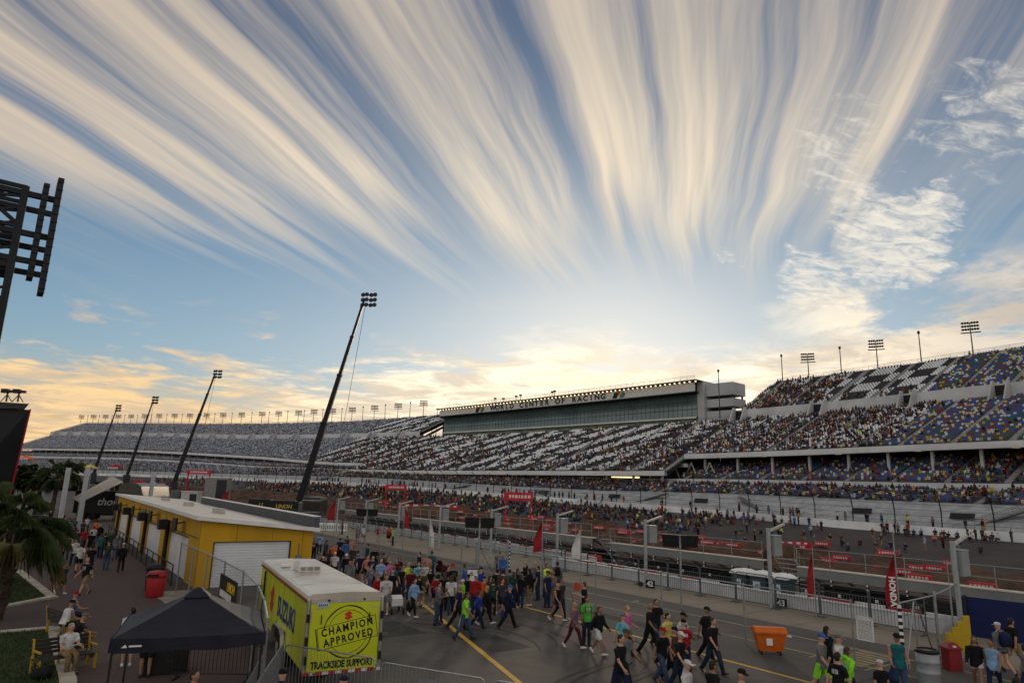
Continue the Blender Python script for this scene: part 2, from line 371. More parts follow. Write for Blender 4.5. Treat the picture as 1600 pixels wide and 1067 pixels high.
JOG = 44.0                                                # the pit wall steps back here
def pwx(y): return 34.3 if y < JOG else 38.3
surf('ground', [[(-900, -300), (34.6, -300), (34.6, JOG), (38.6, JOG), (38.6, 900), (-900, 900)]], -0.03, mat('far_asphalt', (0.10, 0.098, 0.094), 0.9, 0, 0.15, 0.05), -0.6)
surf('paddock_pavement', [[(7.6, -40), (21.3, -40), (21.3, 320), (7.6, 320)]], 0.0, asph, -0.02)
surf('pit_lane', [[(21.304, -40), (29.6, -40), (29.6, 320), (21.304, 320)]], 0.0, lane_asph, -0.02)
surf('pit_box_strip', [[(29.604, -40), (36.5, -40), (36.5, 5), (35.0, 15.8), (34.6, 15.8), (34.6, JOG), (38.6, JOG), (38.6, 320), (29.604, 320)]], 0.002, pit_conc, -0.02)
mk = MB()
for x, wd in ((21.25, 0.16),): mk.box(x, x + wd, -30, 300, 0.001, 0.006)
a_, b_ = G(632, 920), G(812, 1067)
d_ = Vector((a_[0] - b_[0], a_[1] - b_[1], 0)).normalized(); n_ = Vector((d_.y, -d_.x, 0)) * 0.10
p0, p1 = Vector((b_[0], b_[1], 0)) - d_ * 6, Vector((a_[0], a_[1], 0)) + d_ * 9
mk.hexa([p0 - n_, p0 + n_, p1 + n_, p1 - n_] + [q + Vector((0, 0, 0.010)) for q in (p0 - n_, p0 + n_, p1 + n_, p1 - n_)])
tag(mk.build('yellow_road_marking', yline), kind='structure')
mk = MB()
for x in (27.6, 25.1): mk.box(x, x + 0.13, -30, 300, 0.001, 0.006)
# faint painted box with lettering on the pit lane
for y in np.arange(6, 120, 8.0): mk.box(30.1, 33.5, y, y + 0.10, 0.0022, 0.007)
q = G(1345, 1028); mk.box(q[0] - 1.6, q[0] + 1.6, q[1] - 1.1, q[1] - 1.0, 0.001, 0.007); mk.box(q[0] - 1.6, q[0] + 1.6, q[1] + 1.0, q[1] + 1.1, 0.001, 0.007)
for k in range(7): mk.box(q[0] - 1.3 + k * 0.4, q[0] - 1.05 + k * 0.4, q[1] - 0.75, q[1] + 0.75, 0.001, 0.007)
tag(mk.build('cream_road_marking', pline), kind='structure')
surf('pavement', [[(-60, -10), (7.596, -10), (7.596, 150), (-60, 150)]], 0.004, brick_mat(), -0.02)
c0 = G(255, 928); surf('pavement_edge', [[(c0[0] - .1, c0[1] - 9), (7.9, c0[1] - 9), (7.9, 41.6), (c0[0] - .5, 41.6)]], 0.012, mat('pale_concrete_pavement', (0.27, 0.25, 0.21), 0.85, 0, 0.15, 1.0), -0.01)

# the two lawns with their kerbs
soil = mat('lawn_soil', (0.022, 0.035, 0.010), 0.95, 0, 0.25, 2.0)
lawns = [[G(0, 893)[:2], G(22, 893)[:2], G(72, 934)[:2], G(0, 948)[:2], (-12, 40.5), (-12, 56)],
         [(-12, 33.6), G(0, 991)[:2], G(73, 985)[:2], G(92, 1067)[:2], (1.0, 14), (-12, 14)]]
km = MB(); gv = []; gf = []; gc = []
for L_ in lawns:
    c = Vector((sum(p[0] for p in L_) / len(L_), sum(p[1] for p in L_) / len(L_)))
    for k in range(len(L_)):
        a, b = Vector(L_[k]), Vector(L_[(k + 1) % len(L_)]); t_ = (b - a).normalized(); n = Vector((t_.y, -t_.x))
        if n.dot(a - c) < 0: n = -n
        p = [a, b, b + n * 0.42 + t_ * 0.3, a + n * 0.42 - t_ * 0.3]
        km.hexa([(*q, 0.0) for q in p] + [(*q, 0.085 + 0.002 * k) for q in p])
tag(km.build('kerb', kerbm), kind='structure')
tag(surf('lawn_ground', lawns, 0.045, soil, 0.0), kind='structure')
def inside(p, poly):
    r = False; j = len(poly) - 1
    for i in range(len(poly)):
        if (poly[i][1] > p[1]) != (poly[j][1] > p[1]) and p[0] < (poly[j][0] - poly[i][0]) * (p[1] - poly[i][1]) / (poly[j][1] - poly[i][1]) + poly[i][0]: r = not r
        j = i
    return r
cnt = 0
while cnt < 26000:
    x, y = rng.uniform(-5, 2.6), rng.uniform(19, 56)
    if not any(inside((x, y), L_) for L_ in lawns): continue
    a = rng.uniform(0, 6.28); h = rng.uniform(0.05, 0.11); wd = 0.018; lx, ly = rng.uniform(-.05, .05), rng.uniform(-.05, .05); b = len(gv)
    gv += [(x - wd * math.cos(a), y - wd * math.sin(a), 0.045), (x + wd * math.cos(a), y + wd * math.sin(a), 0.045), (x + lx + .004, y + ly, 0.045 + h), (x + lx - .004, y + ly, 0.045 + h)]
    gf.append((b, b + 1, b + 2, b + 3)); g = rng.uniform(0.6, 1.3); gc += [(0.045 * g, 0.078 * g, 0.018 * g)] * 4; cnt += 1
tag(link('grass', np_mesh('grass', np.array(gv), np.array(gf), vcol_mat('grass_blades', 0.8), np.array(gc))), kind='stuff')

# lower infield between the pit wall and the banked track
LOWZ = -1.0
def curve_pts(X0, Y0, angs, lens, step):
    bs = np.cumsum([0] + list(lens)); s = 0.0; p = np.array([X0, Y0], float); out = []
    while s <= bs[-1]:
        a = R(float(np.interp(s, bs, angs))); t = np.array([-math.sin(a), math.cos(a)])
        out.append((s, p.copy(), np.array([t[1], -t[0]]), t)); p = p + t * step; s += step
    return out
TRK = curve_pts(100.0, 0.0, [-2.5, -2.5, 10, 14, 19, 22, 26], [75, 45, 120, 80, 150, 170], 1.0)
TS = np.array([c[0] for c in TRK]); TP = np.array([c[1] for c in TRK]); TN = np.array([c[2] for c in TRK])
def cp(s, d, z):                                           # track coordinates: along, outward, up
    s = np.asarray(s, float)
    px = np.interp(s, TS, TP[:, 0]); py = np.interp(s, TS, TP[:, 1]); nx = np.interp(s, TS, TN[:, 0]); ny = np.interp(s, TS, TN[:, 1])
    # straight on beyond the near end
    ex = np.minimum(s, 0.0); px = px + ex * 0.0436; py = py + ex * 0.999
    return np.stack(np.broadcast_arrays(px + nx * d, py + ny * d, z), -1)
def zw(s): return np.interp(s, [0, 60, 90, 120, 150, 180, 210, 240, 270, 300, 360, 640], [0.7, 1.5, 2.3, 3.1, 3.9, 4.9, 5.6, 6.0, 6.3, 6.6, 7.0, 7.6])   # track level at the outer wall
ss = np.arange(-60, 640, 4.0)
def strip(name, dz_list, m, kind='structure', parent=None):
    rows = [cp(ss, d(ss) if callable(d) else d, z(ss) if callable(z) else z) for d, z in dz_list]
    n = len(ss); vs = np.concatenate(rows); fs = [(r * n + k, r * n + k + 1, (r + 1) * n + k + 1, (r + 1) * n + k) for r in range(len(rows) - 1) for k in range(n - 1)]
    o = link(name, np_mesh(name, vs, np.array(fs), m), parent)
    return tag(o, kind=kind) if kind else o
bank = mat('track_asphalt', (0.066, 0.061, 0.059), 0.85, 0, 0.12, 0.15, rgb2=(0.046, 0.043, 0.042), bump=0.1)
dirt = mat('dirt', (0.115, 0.060, 0.034), 0.95, 0, 0.25, 0.4, bump=0.6, rgb2=(0.036, 0.023, 0.015))
TW = 20.0
strip('race_track', [(-TW, lambda s: zw(s) - TW * 0.13 + 0.02), (-TW * .5, lambda s: zw(s) - TW * .065 + .02), (0.0, lambda s: zw(s) + 0.02)], bank)
# the dirt course: a rough sheet from the pit wall side up to the foot of the banking
def rough(x, y):
    return (0.55 * np.sin(x * 0.55 + 1.3 * np.sin(y * 0.11)) * np.sin(y * 0.33 + 0.7) + 0.4 * np.sin(x * 0.21 + y * 0.48) + 0.16 * np.sin(x * 1.7 + y * 1.1))
nu = 60; us = np.linspace(0, 1, nu); ss2 = np.arange(-60, 620, 1.6); foot = cp(ss2, -TW - 0.2 + 0 * ss2, zw(ss2) - TW * 0.13)
near = np.stack([np.where(foot[:, 1] < JOG - 1, 34.55, 38.55), foot[:, 1], np.full(len(ss2), LOWZ)], -1)
U = us[None, :, None]; grid = near[:, None, :] * (1 - U) + foot[:, None, :] * U
prof = np.clip((us - 0.12) / 0.88, 0, 1)[None, :]
grid[:, :, 2] = LOWZ + (foot[:, 2][:, None] - LOWZ) * prof ** 1.5
amp = np.clip((us - 0.28) / 0.08, 0, 1) * np.clip((0.97 - us) / 0.07, 0, 1)
grid[:, :, 2] += amp[None, :] * (rough(grid[:, :, 0], grid[:, :, 1]) * 1.5 + 0.5)
fs = [(r * nu + k, (r + 1) * nu + k, (r + 1) * nu + k + 1, r * nu + k + 1) for r in range(len(ss2) - 1) for k in range(nu - 1)]
tag(link('dirt_terrain', np_mesh('dirt_terrain', grid.reshape(-1, 3), np.array(fs), dirt)), kind='structure')
def terr(x, y):                                            # height of that sheet
    i = int(np.argmin(np.abs(foot[:, 1] - y))); a, b = near[i], foot[i]
    u = min(max((x - a[0]) / (b[0] - a[0]), 0), 1); k = u * (nu - 1); k0 = int(min(k, nu - 2)); f = k - k0
    return grid[i, k0, 2] * (1 - f) + grid[i, k0 + 1, 2] * f
# far land behind the stands
surf('far_ground', [[tuple(cp(s, 3, 0)[:2]) for s in range(-60, 640, 20)] + [(-300, 1500), (1500, 1500), (1500, -60)]], -1.0, mat('far_land', (0.06, 0.07, 0.04), 0.95, 0, 0.3, 0.02), -2.5)

# wear on the paddock asphalt: old tyre arcs, patches and sealed cracks
def ribbon(mb, pts, wd, z):
    n = len(pts)
    for k in range(n - 1):
        a, b = Vector((*pts[k], 0)), Vector((*pts[k + 1], 0)); t = (b - a).normalized(); nn = Vector((t.y, -t.x, 0)); c = Vector((*pts[min(k + 2, n - 1)], 0)); t2 = (c - b).normalized() if (c - b).length > 1e-6 else t; n2 = Vector((t2.y, -t2.x, 0))
        w0, w1 = wd * math.sin(math.pi * (k + .3) / n) ** .5, wd * math.sin(math.pi * min(k + 1.3, n - .01) / n) ** .5
        q = [a - nn * w0, a + nn * w0, b + n2 * w1, b - n2 * w1]; mb.add([(v.x, v.y, z) for v in q], [(0, 1, 2, 3)])
tyre = mat('tyre_rubber_mark', (.054, .051, .049), .85, 0, .25, 1.2, rgb2=(.036, .034, .033)); crackm = mat('crack_sealant', (.026, .025, .024), .7, 0, .2, 2); patchm = mat('asphalt_patch', (.046, .044, .043), .9, 0, .2, .8, bump=.3); oilm = mat('oil_stain', (.028, .027, .026), .5, 0, .3, 2)
r_ = random.Random(5); t_ = MB(); c_ = MB(); o_ = MB()
for k, (px, py, rad, a0, a1) in enumerate(((870, 1010, 5.5, -40, 60), (845, 1018, 5.5, -35, 55), (760, 1000, 9, 20, 80), (930, 1040, 7, -60, 20), (690, 960, 12, 30, 75), (1010, 1050, 10, 100, 160), (640, 930, 14, 10, 50), (1040, 1046, 10, 100, 155))):
    q = G(px, py); cxy = (q[0] - rad * math.cos(R(a0)), q[1] - rad * math.sin(R(a0)))
    for o in (0, 1.55): ribbon(t_, [(cxy[0] + (rad + o) * math.cos(R(a)), cxy[1] + (rad + o) * math.sin(R(a))) for a in np.linspace(a0, a1, 26)], .085, .0045 + .0002 * k)
for k in range(26):
    x, y = r_.uniform(9, 29), r_.uniform(13, 75); a = r_.choice([math.pi / 2, math.pi / 2, 0, r_.uniform(0, 3)]); pts = [(x, y)]
    for j in range(r_.randint(8, 22)): a += r_.uniform(-.35, .35) * .6; pts.append((pts[-1][0] + .5 * math.cos(a), pts[-1][1] + .5 * math.sin(a)))
    ribbon(c_, pts, r_.uniform(.018, .035), .0062)
for k in range(30):
    x, y, rr = r_.uniform(10, 33), r_.uniform(13, 60), r_.uniform(.10, .45); n = 14
    o_.add([(x + rr * r_.uniform(.6, 1.1) * math.cos(6.283 * j / n), y + 1.5 * rr * r_.uniform(.6, 1.1) * math.sin(6.283 * j / n), .0058 + k * .00005) for j in range(n)], [tuple(range(n))])
tag(t_.build('tyre_marks', tyre), kind='structure'); tag(c_.build('sealed_cracks', crackm), kind='structure'); tag(o_.build('oil_stains', oilm), kind='structure')
p_ = MB()
for x, y, w_, h_ in ((14.5, 22, 1.8, 5), (17.5, 33, 1.3, 9), (11.8, 26, 2.2, 3.0), (23.0, 20, .9, 7)): p_.prism([(x, y), (x + w_, y + .1), (x + w_ - .1, y + h_), (x + .1, y + h_ - .1)], -.01, .003)
tag(p_.build('asphalt_patches', patchm), kind='structure')
j_ = MB()
for y in np.arange(8, 110, 6.1): j_.add([(29.7, y, .0055), (34.2, y, .0055), (34.2, y + .035, .0055), (29.7, y + .035, .0055)], [(0, 1, 2, 3)])
tag(j_.build('concrete_joints', crackm), kind='structure')

# ------------------------------------------------------------------ the grandstands
def I(*kv):
    xs, ys = kv[0::2], kv[1::2]
    return lambda s: np.interp(s, xs, ys)
z_s1b = I(0, 5.2, 60, 5.7, 90, 6.2, 120, 6.2, 150, 6.7, 180, 7.5, 210, 8.3, 240, 8.6, 300, 9.0, 360, 9.6, 420, 9.9, 590, 10.6)
z_s1t = I(0, 7.2, 60, 7.6, 90, 8.1, 120, 8.2, 150, 8.9, 180, 9.6, 210, 10.2, 240, 10.8, 300, 11.7, 360, 14.0, 420, 15.6, 590, 17.4)
z_s2b = I(0, 8.5, 60, 8.9, 90, 9.3, 120, 9.5, 150, 9.9, 180, 10.3, 210, 10.9, 240, 11.6, 300, 12.7, 360, 15.0, 420, 16.8, 590, 18.8)
z_s2t = I(0, 13.8, 60, 13.6, 107, 12.9, 210, 14.2, 300, 15.2, 360, 17.0, 420, 19.4, 590, 22.0)
z_midR = I(0, 15.4, 60, 15.2, 110, 14.9)
z_midC = I(90, 10.9, 120, 10.8, 200, 10.9, 240, 11.3)
z_midL = I(225, 13.6, 250, 14.0, 270, 14.9, 300, 16.6, 360, 19.0, 420, 21.0, 590, 23.6)
z_midt = I(0, 25.6, 60, 25.2, 120, 24.9, 150, 24.5, 180, 24.2, 210, 24.5, 240, 25.1, 300, 25.9, 360, 26.9, 420, 29.2, 480, 31.2, 590, 33.4)
z_upb = I(0, 27.8, 60, 27.6, 120, 27.1, 240, 26.9, 300, 27.7, 360, 29.1, 420, 31.3, 480, 33.4, 590, 36.0)
z_upt = I(0, 38.6, 60, 38.1, 120, 37.2, 150, 37.0, 240, 36.0, 300, 35.7, 360, 36.7, 420, 38.4, 480, 40.6, 590, 44.0)

planks = mat('grey_bleacher_board', (0.33, 0.35, 0.37), 0.85, 0.0, 0.12, 0.6, spec=.1)
aislem = mat('aisle_concrete', (0.24, 0.24, 0.25), .8, 0, .2, .9)
deckm = mat('stand_concrete', (0.13, 0.13, 0.14), 0.85, 0, 0.12, 0.25)
beamm = mat('pale_steel_beam', (0.52, 0.53, 0.54), 0.6, 0, 0.06, 0.3)
bandm = mat('white_stand_wall', (0.46, 0.47, 0.48), 0.7, 0, 0.10, 0.2)
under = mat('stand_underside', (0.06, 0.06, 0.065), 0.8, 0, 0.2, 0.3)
railm = mat('rail_steel', (0.16, 0.165, 0.17), 0.5, 0.5, 0.1, 3)
seatm = vcol_mat('plastic_seats', 0.45, 0.4)
warm_lamp = mat('warm_lamp', (1.0, 0.74, 0.32), 0.5, 0, 0.02, 2, emit=2.0)

def sstrip(name, s0, s1, pts, m, parent, step=3.0):
    s = np.arange(s0, s1 + .01, (s1 - s0) / max(1, round((s1 - s0) / step)))
    rows = [cp(s, (d(s) if callable(d) else d), (z(s) if callable(z) else z)) for d, z in pts]
    n = len(s); vs = np.concatenate(rows)
    fs = [(r * n + k, r * n + k + 1, (r + 1) * n + k + 1, (r + 1) * n + k) for r in range(len(rows) - 1) for k in range(n - 1)]
    return link(name, np_mesh(name, vs, np.array(fs), m), parent)
def slabstrip(name, s0, s1, d0, d1, z0, z1, m, parent, step=3.0):       # closed bar running along the curve
    f = lambda z, o=0: (lambda s: (z(s) if callable(z) else z) + o)
    g = lambda d: (lambda s: (d(s) if callable(d) else d) + 0 * s)
    o = sstrip(name, s0, s1, [(g(d0), f(z0)), (g(d0), f(z1)), (g(d1), f(z1)), (g(d1), f(z0)), (g(d0), f(z0))], m, parent, step)
    return o
SEATS = {}; CROWD = []                                      # filled by the decks
PAL = np.array([(0.022, 0.062, 0.26), (0.022, 0.062, 0.26), (0.014, 0.085, 0.045), (0.18, 0.014, 0.018), (0.46, 0.35, 0.03), (0.52, 0.54, 0.58)])
def multi(n): return PAL[nrng.choice(6, n, p=[.20, .20, .20, .15, .11, .14])]
def deck(parent, key, s0, s1, d0, z0, d1, z1, rows, colour, crowd, aisle=8.6, pitch=0.55, open_ends=True):
    """raked stand: stepped concrete, rows of seats with aisles and the spectators sitting in them"""
    prof = []
    for r in range(rows):
        f0, f1 = r / rows, (r + 1) / rows
        dd0, dd1 = d0 + (d1 - d0) * f0, d0 + (d1 - d0) * f1
        zz = (lambda s, f=f0: z0(s) * (1 - f) + z1(s) * f)
        prof += [(dd0, zz), (dd1, zz)]
    prof.append((d1, z1))
    sstrip('deck', s0, s1, prof, deckm, parent, 4.0)
    ag = np.arange(s0 + 0.4, s1 - 0.3, pitch)
    for r in range(rows):
        f = r / rows; d = d0 + (d1 - d0) * (f + 0.45 / rows)
        s = ag[((ag - s0) % aisle) > 1.25]
        z = z0(s) * (1 - f) + z1(s) * f
        c = colour(s, r, rows)
        pc = crowd(s, r, rows); occ = nrng.random(len(s)) < pc
        SEATS.setdefault(parent.name, []).append((s, np.full(len(s), d), z, c, np.full(len(s), pitch)))
        CROWD.append((s[occ], np.full(occ.sum(), d - 0.12), z[occ]))
    # aisle steps
    for a in np.arange(s0, s1 - 1.0, aisle):
        st = MB()
        p = [cp(a + .12, d0 + .05, z0(a) + .05), cp(a + 1.1, d0 + .05, z0(a) + .05), cp(a + 1.1, d1 - .1, z1(a) + .05), cp(a + .12, d1 - .1, z1(a) + .05)]
        st.hexa([Vector(q) for q in p] + [Vector(q) + Vector((0, 0, 0.2)) for q in p])
        st.build('aisle_steps', aislem, parent)
def seat_geo(s, d, z, c, wdt):
    """two thin shells per seat: pan and back"""
    n = len(s); P = cp(s, 0, 0); P1 = cp(s + .01, 0, 0); t = (P1 - P); t /= np.linalg.norm(t, axis=1, keepdims=True)
    nn = np.stack([t[:, 1], -t[:, 0], 0 * t[:, 0]], -1); base = cp(s, d, z); hw = wdt * 0.42
    def pt(a, o, h): return base + t * (a * hw)[:, None] + nn * o + np.array([0, 0, 1.0]) * h
    vs = np.stack([pt(-1, -.36, .47), pt(1, -.36, .47), pt(1, .02, .40), pt(-1, .02, .40), pt(-1, .02, .42), pt(1, .02, .42), pt(1, .14, .92), pt(-1, .14, .92)], 1)
    b = np.arange(n)[:, None] * 8
    fs = np.concatenate([b + np.array([[0, 1, 2, 3]]), b + np.array([[4, 5, 6, 7]])], 0)
    return vs.reshape(-1, 3), fs, np.repeat(c, 8, 0)
def finish_seats(parent):
    L_ = SEATS[parent.name]; s, d, z, c, wd = [np.concatenate([q[k] for q in L_]) for k in range(5)]
    P = cp(s, d, z); dist = np.linalg.norm(P - _C, axis=1); order = np.argsort(dist)
    # visible in the frame first
    q = P - _C; wz = q @ _fw; ok = (wz > 5) & (np.abs(q @ _rt / wz) < 0.745) & (np.abs(q @ _up / wz) < 0.49)
    near = order[ok[order]][:100]; rest = np.setdiff1d(np.arange(len(s)), near)
    for k in near:
        v, f, cc = seat_geo(s[k:k + 1], d[k:k + 1], z[k:k + 1], c[k:k + 1], wd[k:k + 1]); link('seat', np_mesh('seat', v, f, seatm, cc), parent)
    v, f, cc = seat_geo(s[rest], d[rest], z[rest], c[rest], wd[rest])
    tag(link('seats', np_mesh('seats', v, f, seatm, cc), parent), kind='stuff')
BW = np.array([(0.76, 0.79, 0.83), (0.014, 0.013, 0.015)])
def checker(s, r, rows, blk=5.2, skew=0.0, rr=5):
    k = (np.floor((s + skew * r) / blk).astype(int) + r // rr) % 2
    return BW[k]
def col_right_up(s, r, rows):
    c = checker(s, r, rows, 4.3); mlt = multi(len(s)); return np.where((s < 69)[:, None], mlt, c)
def col_right_mid(s, r, rows):
    c = np.tile(BW[0], (len(s), 1)); dk = nrng.random(len(s)) < .25; c[dk] = BW[1]; return np.where((s < 66)[:, None], multi(len(s)), c)
def col_center(s, r, rows):
    k = (np.floor((s + 0.9 * r) / 5.2).astype(int)) % 2; flip = (r // 6) % 2
    return BW[(k + (flip & ((np.floor(s / 21).astype(int)) % 2))) % 2]
GREY = np.array([(0.12, 0.16, 0.27), (0.30, 0.32, 0.36), (0.47, 0.49, 0.53), (0.07, 0.06, 0.075), (0.22, 0.13, 0.15), (0.15, 0.19, 0.20)])
def col_left(s, r, rows):
    g = GREY[nrng.choice(6, len(s), p=[.26, .20, .22, .14, .09, .09])]
    return np.where((s < 268)[:, None], col_center(s, r, rows), g)
def col_left_low(s, r, rows): return GREY[nrng.choice(6, len(s), p=[.28, .2, .2, .14, .09, .09])] * .9
def clump(s, sc_=7.0, seed=0): return 0.5 + 0.5 * np.sin(s / sc_ + seed) * np.sin(s / (sc_ * 2.7) + 1.3 * seed)
MULT = lambda s, r, rows: multi(len(s))

stand_r = empty('grandstand', cp(60, 20, 0), label='nearest grandstand at the right with blue, red and yellow seats in two tiers', cat='grandstand')
stand_c = empty('grandstand', cp(160, 20, 0), label='middle grandstand of black and white seats below the glass tower', cat='grandstand')
stand_l = empty('grandstand', cp(390, 20, 0), label='far curving grandstand at the left with empty grey seats', cat='grandstand')
for e in (stand_r, stand_c, stand_l): e.location = (0, 0, 0)
A, B, Cc, Dd = 10, 107, 232, 562
# right
deck(stand_r, 'r1', A, B, 9, z_s1b, 17, z_s1t, 8, MULT, lambda s, r, n: np.where(s < 52, 0.16 + .4 * clump(s, 4), 0.40))
deck(stand_r, 'r2', A, B, 19, z_s2b, 30, z_s2t, 12, MULT, lambda s, r, n: np.where((s > 42) & (s < 56), 0.65, np.where(s > 93, .35, 0.13)))
deck(stand_r, 'rm', A, B, 22, z_midR, 45, z_midt, 24, col_right_mid, lambda s, r, n: np.where(s < 66, 0.04, 0.70 - .35 * (clump(s + r, 4) > .62)))
deck(stand_r, 'ru', A, B, 46, z_upb, 66, z_upt, 21, col_right_up, lambda s, r, n: np.where(s < 70, 0.02, np.where(s < 91, 0.30 * (r < 4), np.where(r < 15, 0.72, .45))))
# centre
deck(stand_c, 'c1', B + .02, Cc, 9, z_s1b, 17, z_s1t, 8, lambda s, r, n: np.where((s < 150)[:, None], multi(len(s)), GREY[nrng.choice(6, len(s))]), lambda s, r, n: 0.66 + 0 * s)
deck(stand_c, 'cm', B + .02, Cc, 14.5, z_midC, 45, z_midt, 32, col_center, lambda s, r, n: np.where(s < 122, 0.40, np.where(s < 205, 0.06 + .34 * clump(s + r * 1.7, 5) ** 2, 0.34)) * np.where(r < 18, 1.2, 0.55))
# left
deck(stand_l, 'l1', Cc + .02, Dd, 9, z_s1b, 17, z_s1t, 8, col_left_low, lambda s, r, n: np.where(s < 290, 0.4, 0.04), pitch=0.75)
deck(stand_l, 'l2', Cc + .02, Dd, 19, z_s2b, 30, z_s2t, 11, col_left_low, lambda s, r, n: np.where(s < 272, 0.5, 0.02), pitch=0.75)
deck(stand_l, 'lm', Cc + .02, Dd, 22, z_midL, 45, z_midt, 22, col_left, lambda s, r, n: np.where(s < 262, 0.35, 0.01), pitch=0.75)
deck(stand_l, 'lu', Cc + .02, Dd, 46, z_upb, 66, z_upt, 18, col_left, lambda s, r, n: 0.01 + 0 * s, pitch=0.75)
for e in (stand_r, stand_c, stand_l): finish_seats(e)

def off(f, o): return lambda s: f(s) + o
for e, s0, s1, zb, db, two in ((stand_r, A, B, z_midR, 22, True), (stand_c, B + .02, Cc, z_midC, 14.5, False), (stand_l, Cc + .02, Dd, z_midL, 22, True)):
    # front boards under the lowest seats, in long planks
    prof = []
    for k in range(7):
        f0, f1 = k / 7, (k + 1) / 7
        prof += [(1.6 + 7.2 * f0, (lambda s, f=f0: (zw(s) + 0.6) * (1 - f) + (z_s1b(s) - .15) * f)), (1.6 + 7.2 * f0 + .35, (lambda s, f=f1: (zw(s) + 0.6) * (1 - f) + (z_s1b(s) - .15) * f - .09))]
    prof += [(8.93, off(z_s1b, -.1)), (8.97, off(z_s1b, .12)), (9.05, off(z_s1b, .12))]
    sstrip('front_boards', s0, s1, prof, planks, e)
    sstrip('walkway_wall', s0, s1, [(17.02, off(z_s1t, -.1)), (17.05, off(z_s2b, -.12)), (18.98, off(z_s2b, -.1)), (19.0, z_s2b)], bandm, e)
    slabstrip('front_beam', s0, s1, db - 0.9, db - 0.02, off(zb, -0.95), off(zb, 0.12), beamm, e)
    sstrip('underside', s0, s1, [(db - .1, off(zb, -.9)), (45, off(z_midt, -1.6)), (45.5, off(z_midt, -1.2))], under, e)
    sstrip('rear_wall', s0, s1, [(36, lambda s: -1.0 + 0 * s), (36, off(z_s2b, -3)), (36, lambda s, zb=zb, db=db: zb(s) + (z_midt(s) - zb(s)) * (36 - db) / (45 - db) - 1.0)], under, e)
    if two:
        sstrip('terrace_wall', s0, s1, [(45.02, off(z_midt, -.2)), (45.05, off(z_upb, .35)), (45.9, off(z_upb, .35)), (46.0, z_upb)], bandm, e)
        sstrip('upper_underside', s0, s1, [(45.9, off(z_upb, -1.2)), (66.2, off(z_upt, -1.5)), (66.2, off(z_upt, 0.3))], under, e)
    else:
        sstrip('concourse_floor', s0, s1, [(17.2, off(z_s2b, -.06)), (36, off(z_s2b, -.06))], deckm, e)
    rl = MB()
    for (d, z) in (((9.0, z_s1b), (19.0, z_s2b), (db - .4, zb)) + (((66.0, z_upt),) if two else ((45.0, z_midt),))):
        s = np.arange(s0, s1, 3.0); top = cp(s, d, z(s) + 1.15); bot = cp(s, d, z(s))
        rl.tube(top, 0.04, 4); rl.tube(cp(s, d, z(s) + .75), 0.025, 4)
        for a, b in zip(bot, top): rl.tube([a, b], 0.035, 4, False)
    rl.build('railing', railm, e)
    cols = MB()
    for s in np.arange(s0 + 2, s1, 7.6):
        if two or True:
            cols.beam(cp(s, db + 1.2, float(zb(s)) - .3), cp(s, db + 1.2, float(z_s1t(s)) - 1.0), .5)
    cols.build('column', beamm, e) if False else None
    for s in np.arange(s0 + 2, s1, 7.6):
        c_ = MB(); c_.beam(cp(s, db + 1.2, float(zb(s)) - .6), cp(s, db + 1.2, float(z_s1t(s)) - 1.0), .45); c_.build('column', beamm, e)
    if two:
        for s in list(np.arange(s0 + 6, s1, 12.0)) + ([s0 + .5, s1 - .5]):
            c_ = MB(); c_.beam(cp(s, 63, float(z_upt(s)) - 4.0), cp(s, 63, 0), .6); c_.beam(cp(s, 47, float(z_upb(s)) - 2.2), cp(s, 65.5, float(z_upt(s)) - 2.3), .4, .9); c_.beam(cp(s, 63, float(z_upt(s)) - 10), cp(s, 48, float(z_upb(s)) - 2.2), .3); c_.build('rear_column', steel_dark, e)
    # stair portals through the terrace wall, each with its sloping side wall
    if two:
        for s in np.arange(s0 + 9, s1, 17.2):
            zt = float(z_midt(s)); zu = float(z_upb(s))
            for o in (0.0, 2.6):
                p = MB()
                a = [cp(s + o, 42.0, zt - .6), cp(s + o, 45, zt - .2), cp(s + o, 45, zu + .9), cp(s + o, 44.2, zu + .9)]
                tt = (cp(s + o + .3, 45, 0) - cp(s + o, 45, 0)); p.hexa([Vector(q) for q in a] + [Vector(q + tt) for q in a]); p.build('portal_wall', bandm, e)
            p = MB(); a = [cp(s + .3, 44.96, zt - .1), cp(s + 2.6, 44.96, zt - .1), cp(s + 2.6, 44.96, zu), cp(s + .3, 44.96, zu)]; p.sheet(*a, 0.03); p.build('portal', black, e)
    for s in np.arange(s0 + 5, s1, 15.0 if e is not stand_c else 9.0):
        if s > 300: break
        lm = MB(); q0, q1 = cp(s, db + 2.5, float(zb(s)) - .75), cp(s + 1.2, db + 2.5, float(zb(s)) - .75); lm.beam(q0, q1, .12, .06); lm.build('tube_lamp', warm_lamp, e)
for s, zt, db in ((B - 1, z_midR, 22),):                     # stepped end of the upper beam beside the centre stand
    for k, (ds, o) in enumerate(((3.5, -1.5), (8.0, -2.6))):
        b_ = MB(); b_.beam(cp(s + ds - 3, db - 2.2 * k - .6, 14.0 + o), cp(s + ds + 3.4, db - 2.2 * k - .6, 14.0 + o), .9, .8); b_.build('step_beam', beamm, stand_r)
    b_ = MB()
    for k in range(4):
        a, c = cp(s - 6 + 4.5 * k, 23, 8.6), cp(s - 4 + 4.5 * k, 23, 13.2); b_.beam(a, c, .25); b_.beam(cp(s - 2 + 4.5 * k, 23, 8.6), c, .25)
    b_.build('brace', beamm, stand_r)
bl = MB(); bl.beam(cp(118, 20, 11.0 - 1.6), cp(126, 20, 11.0 - 1.6), .25, .9); bl.build('lit_counter', warm_lamp, stand_c)
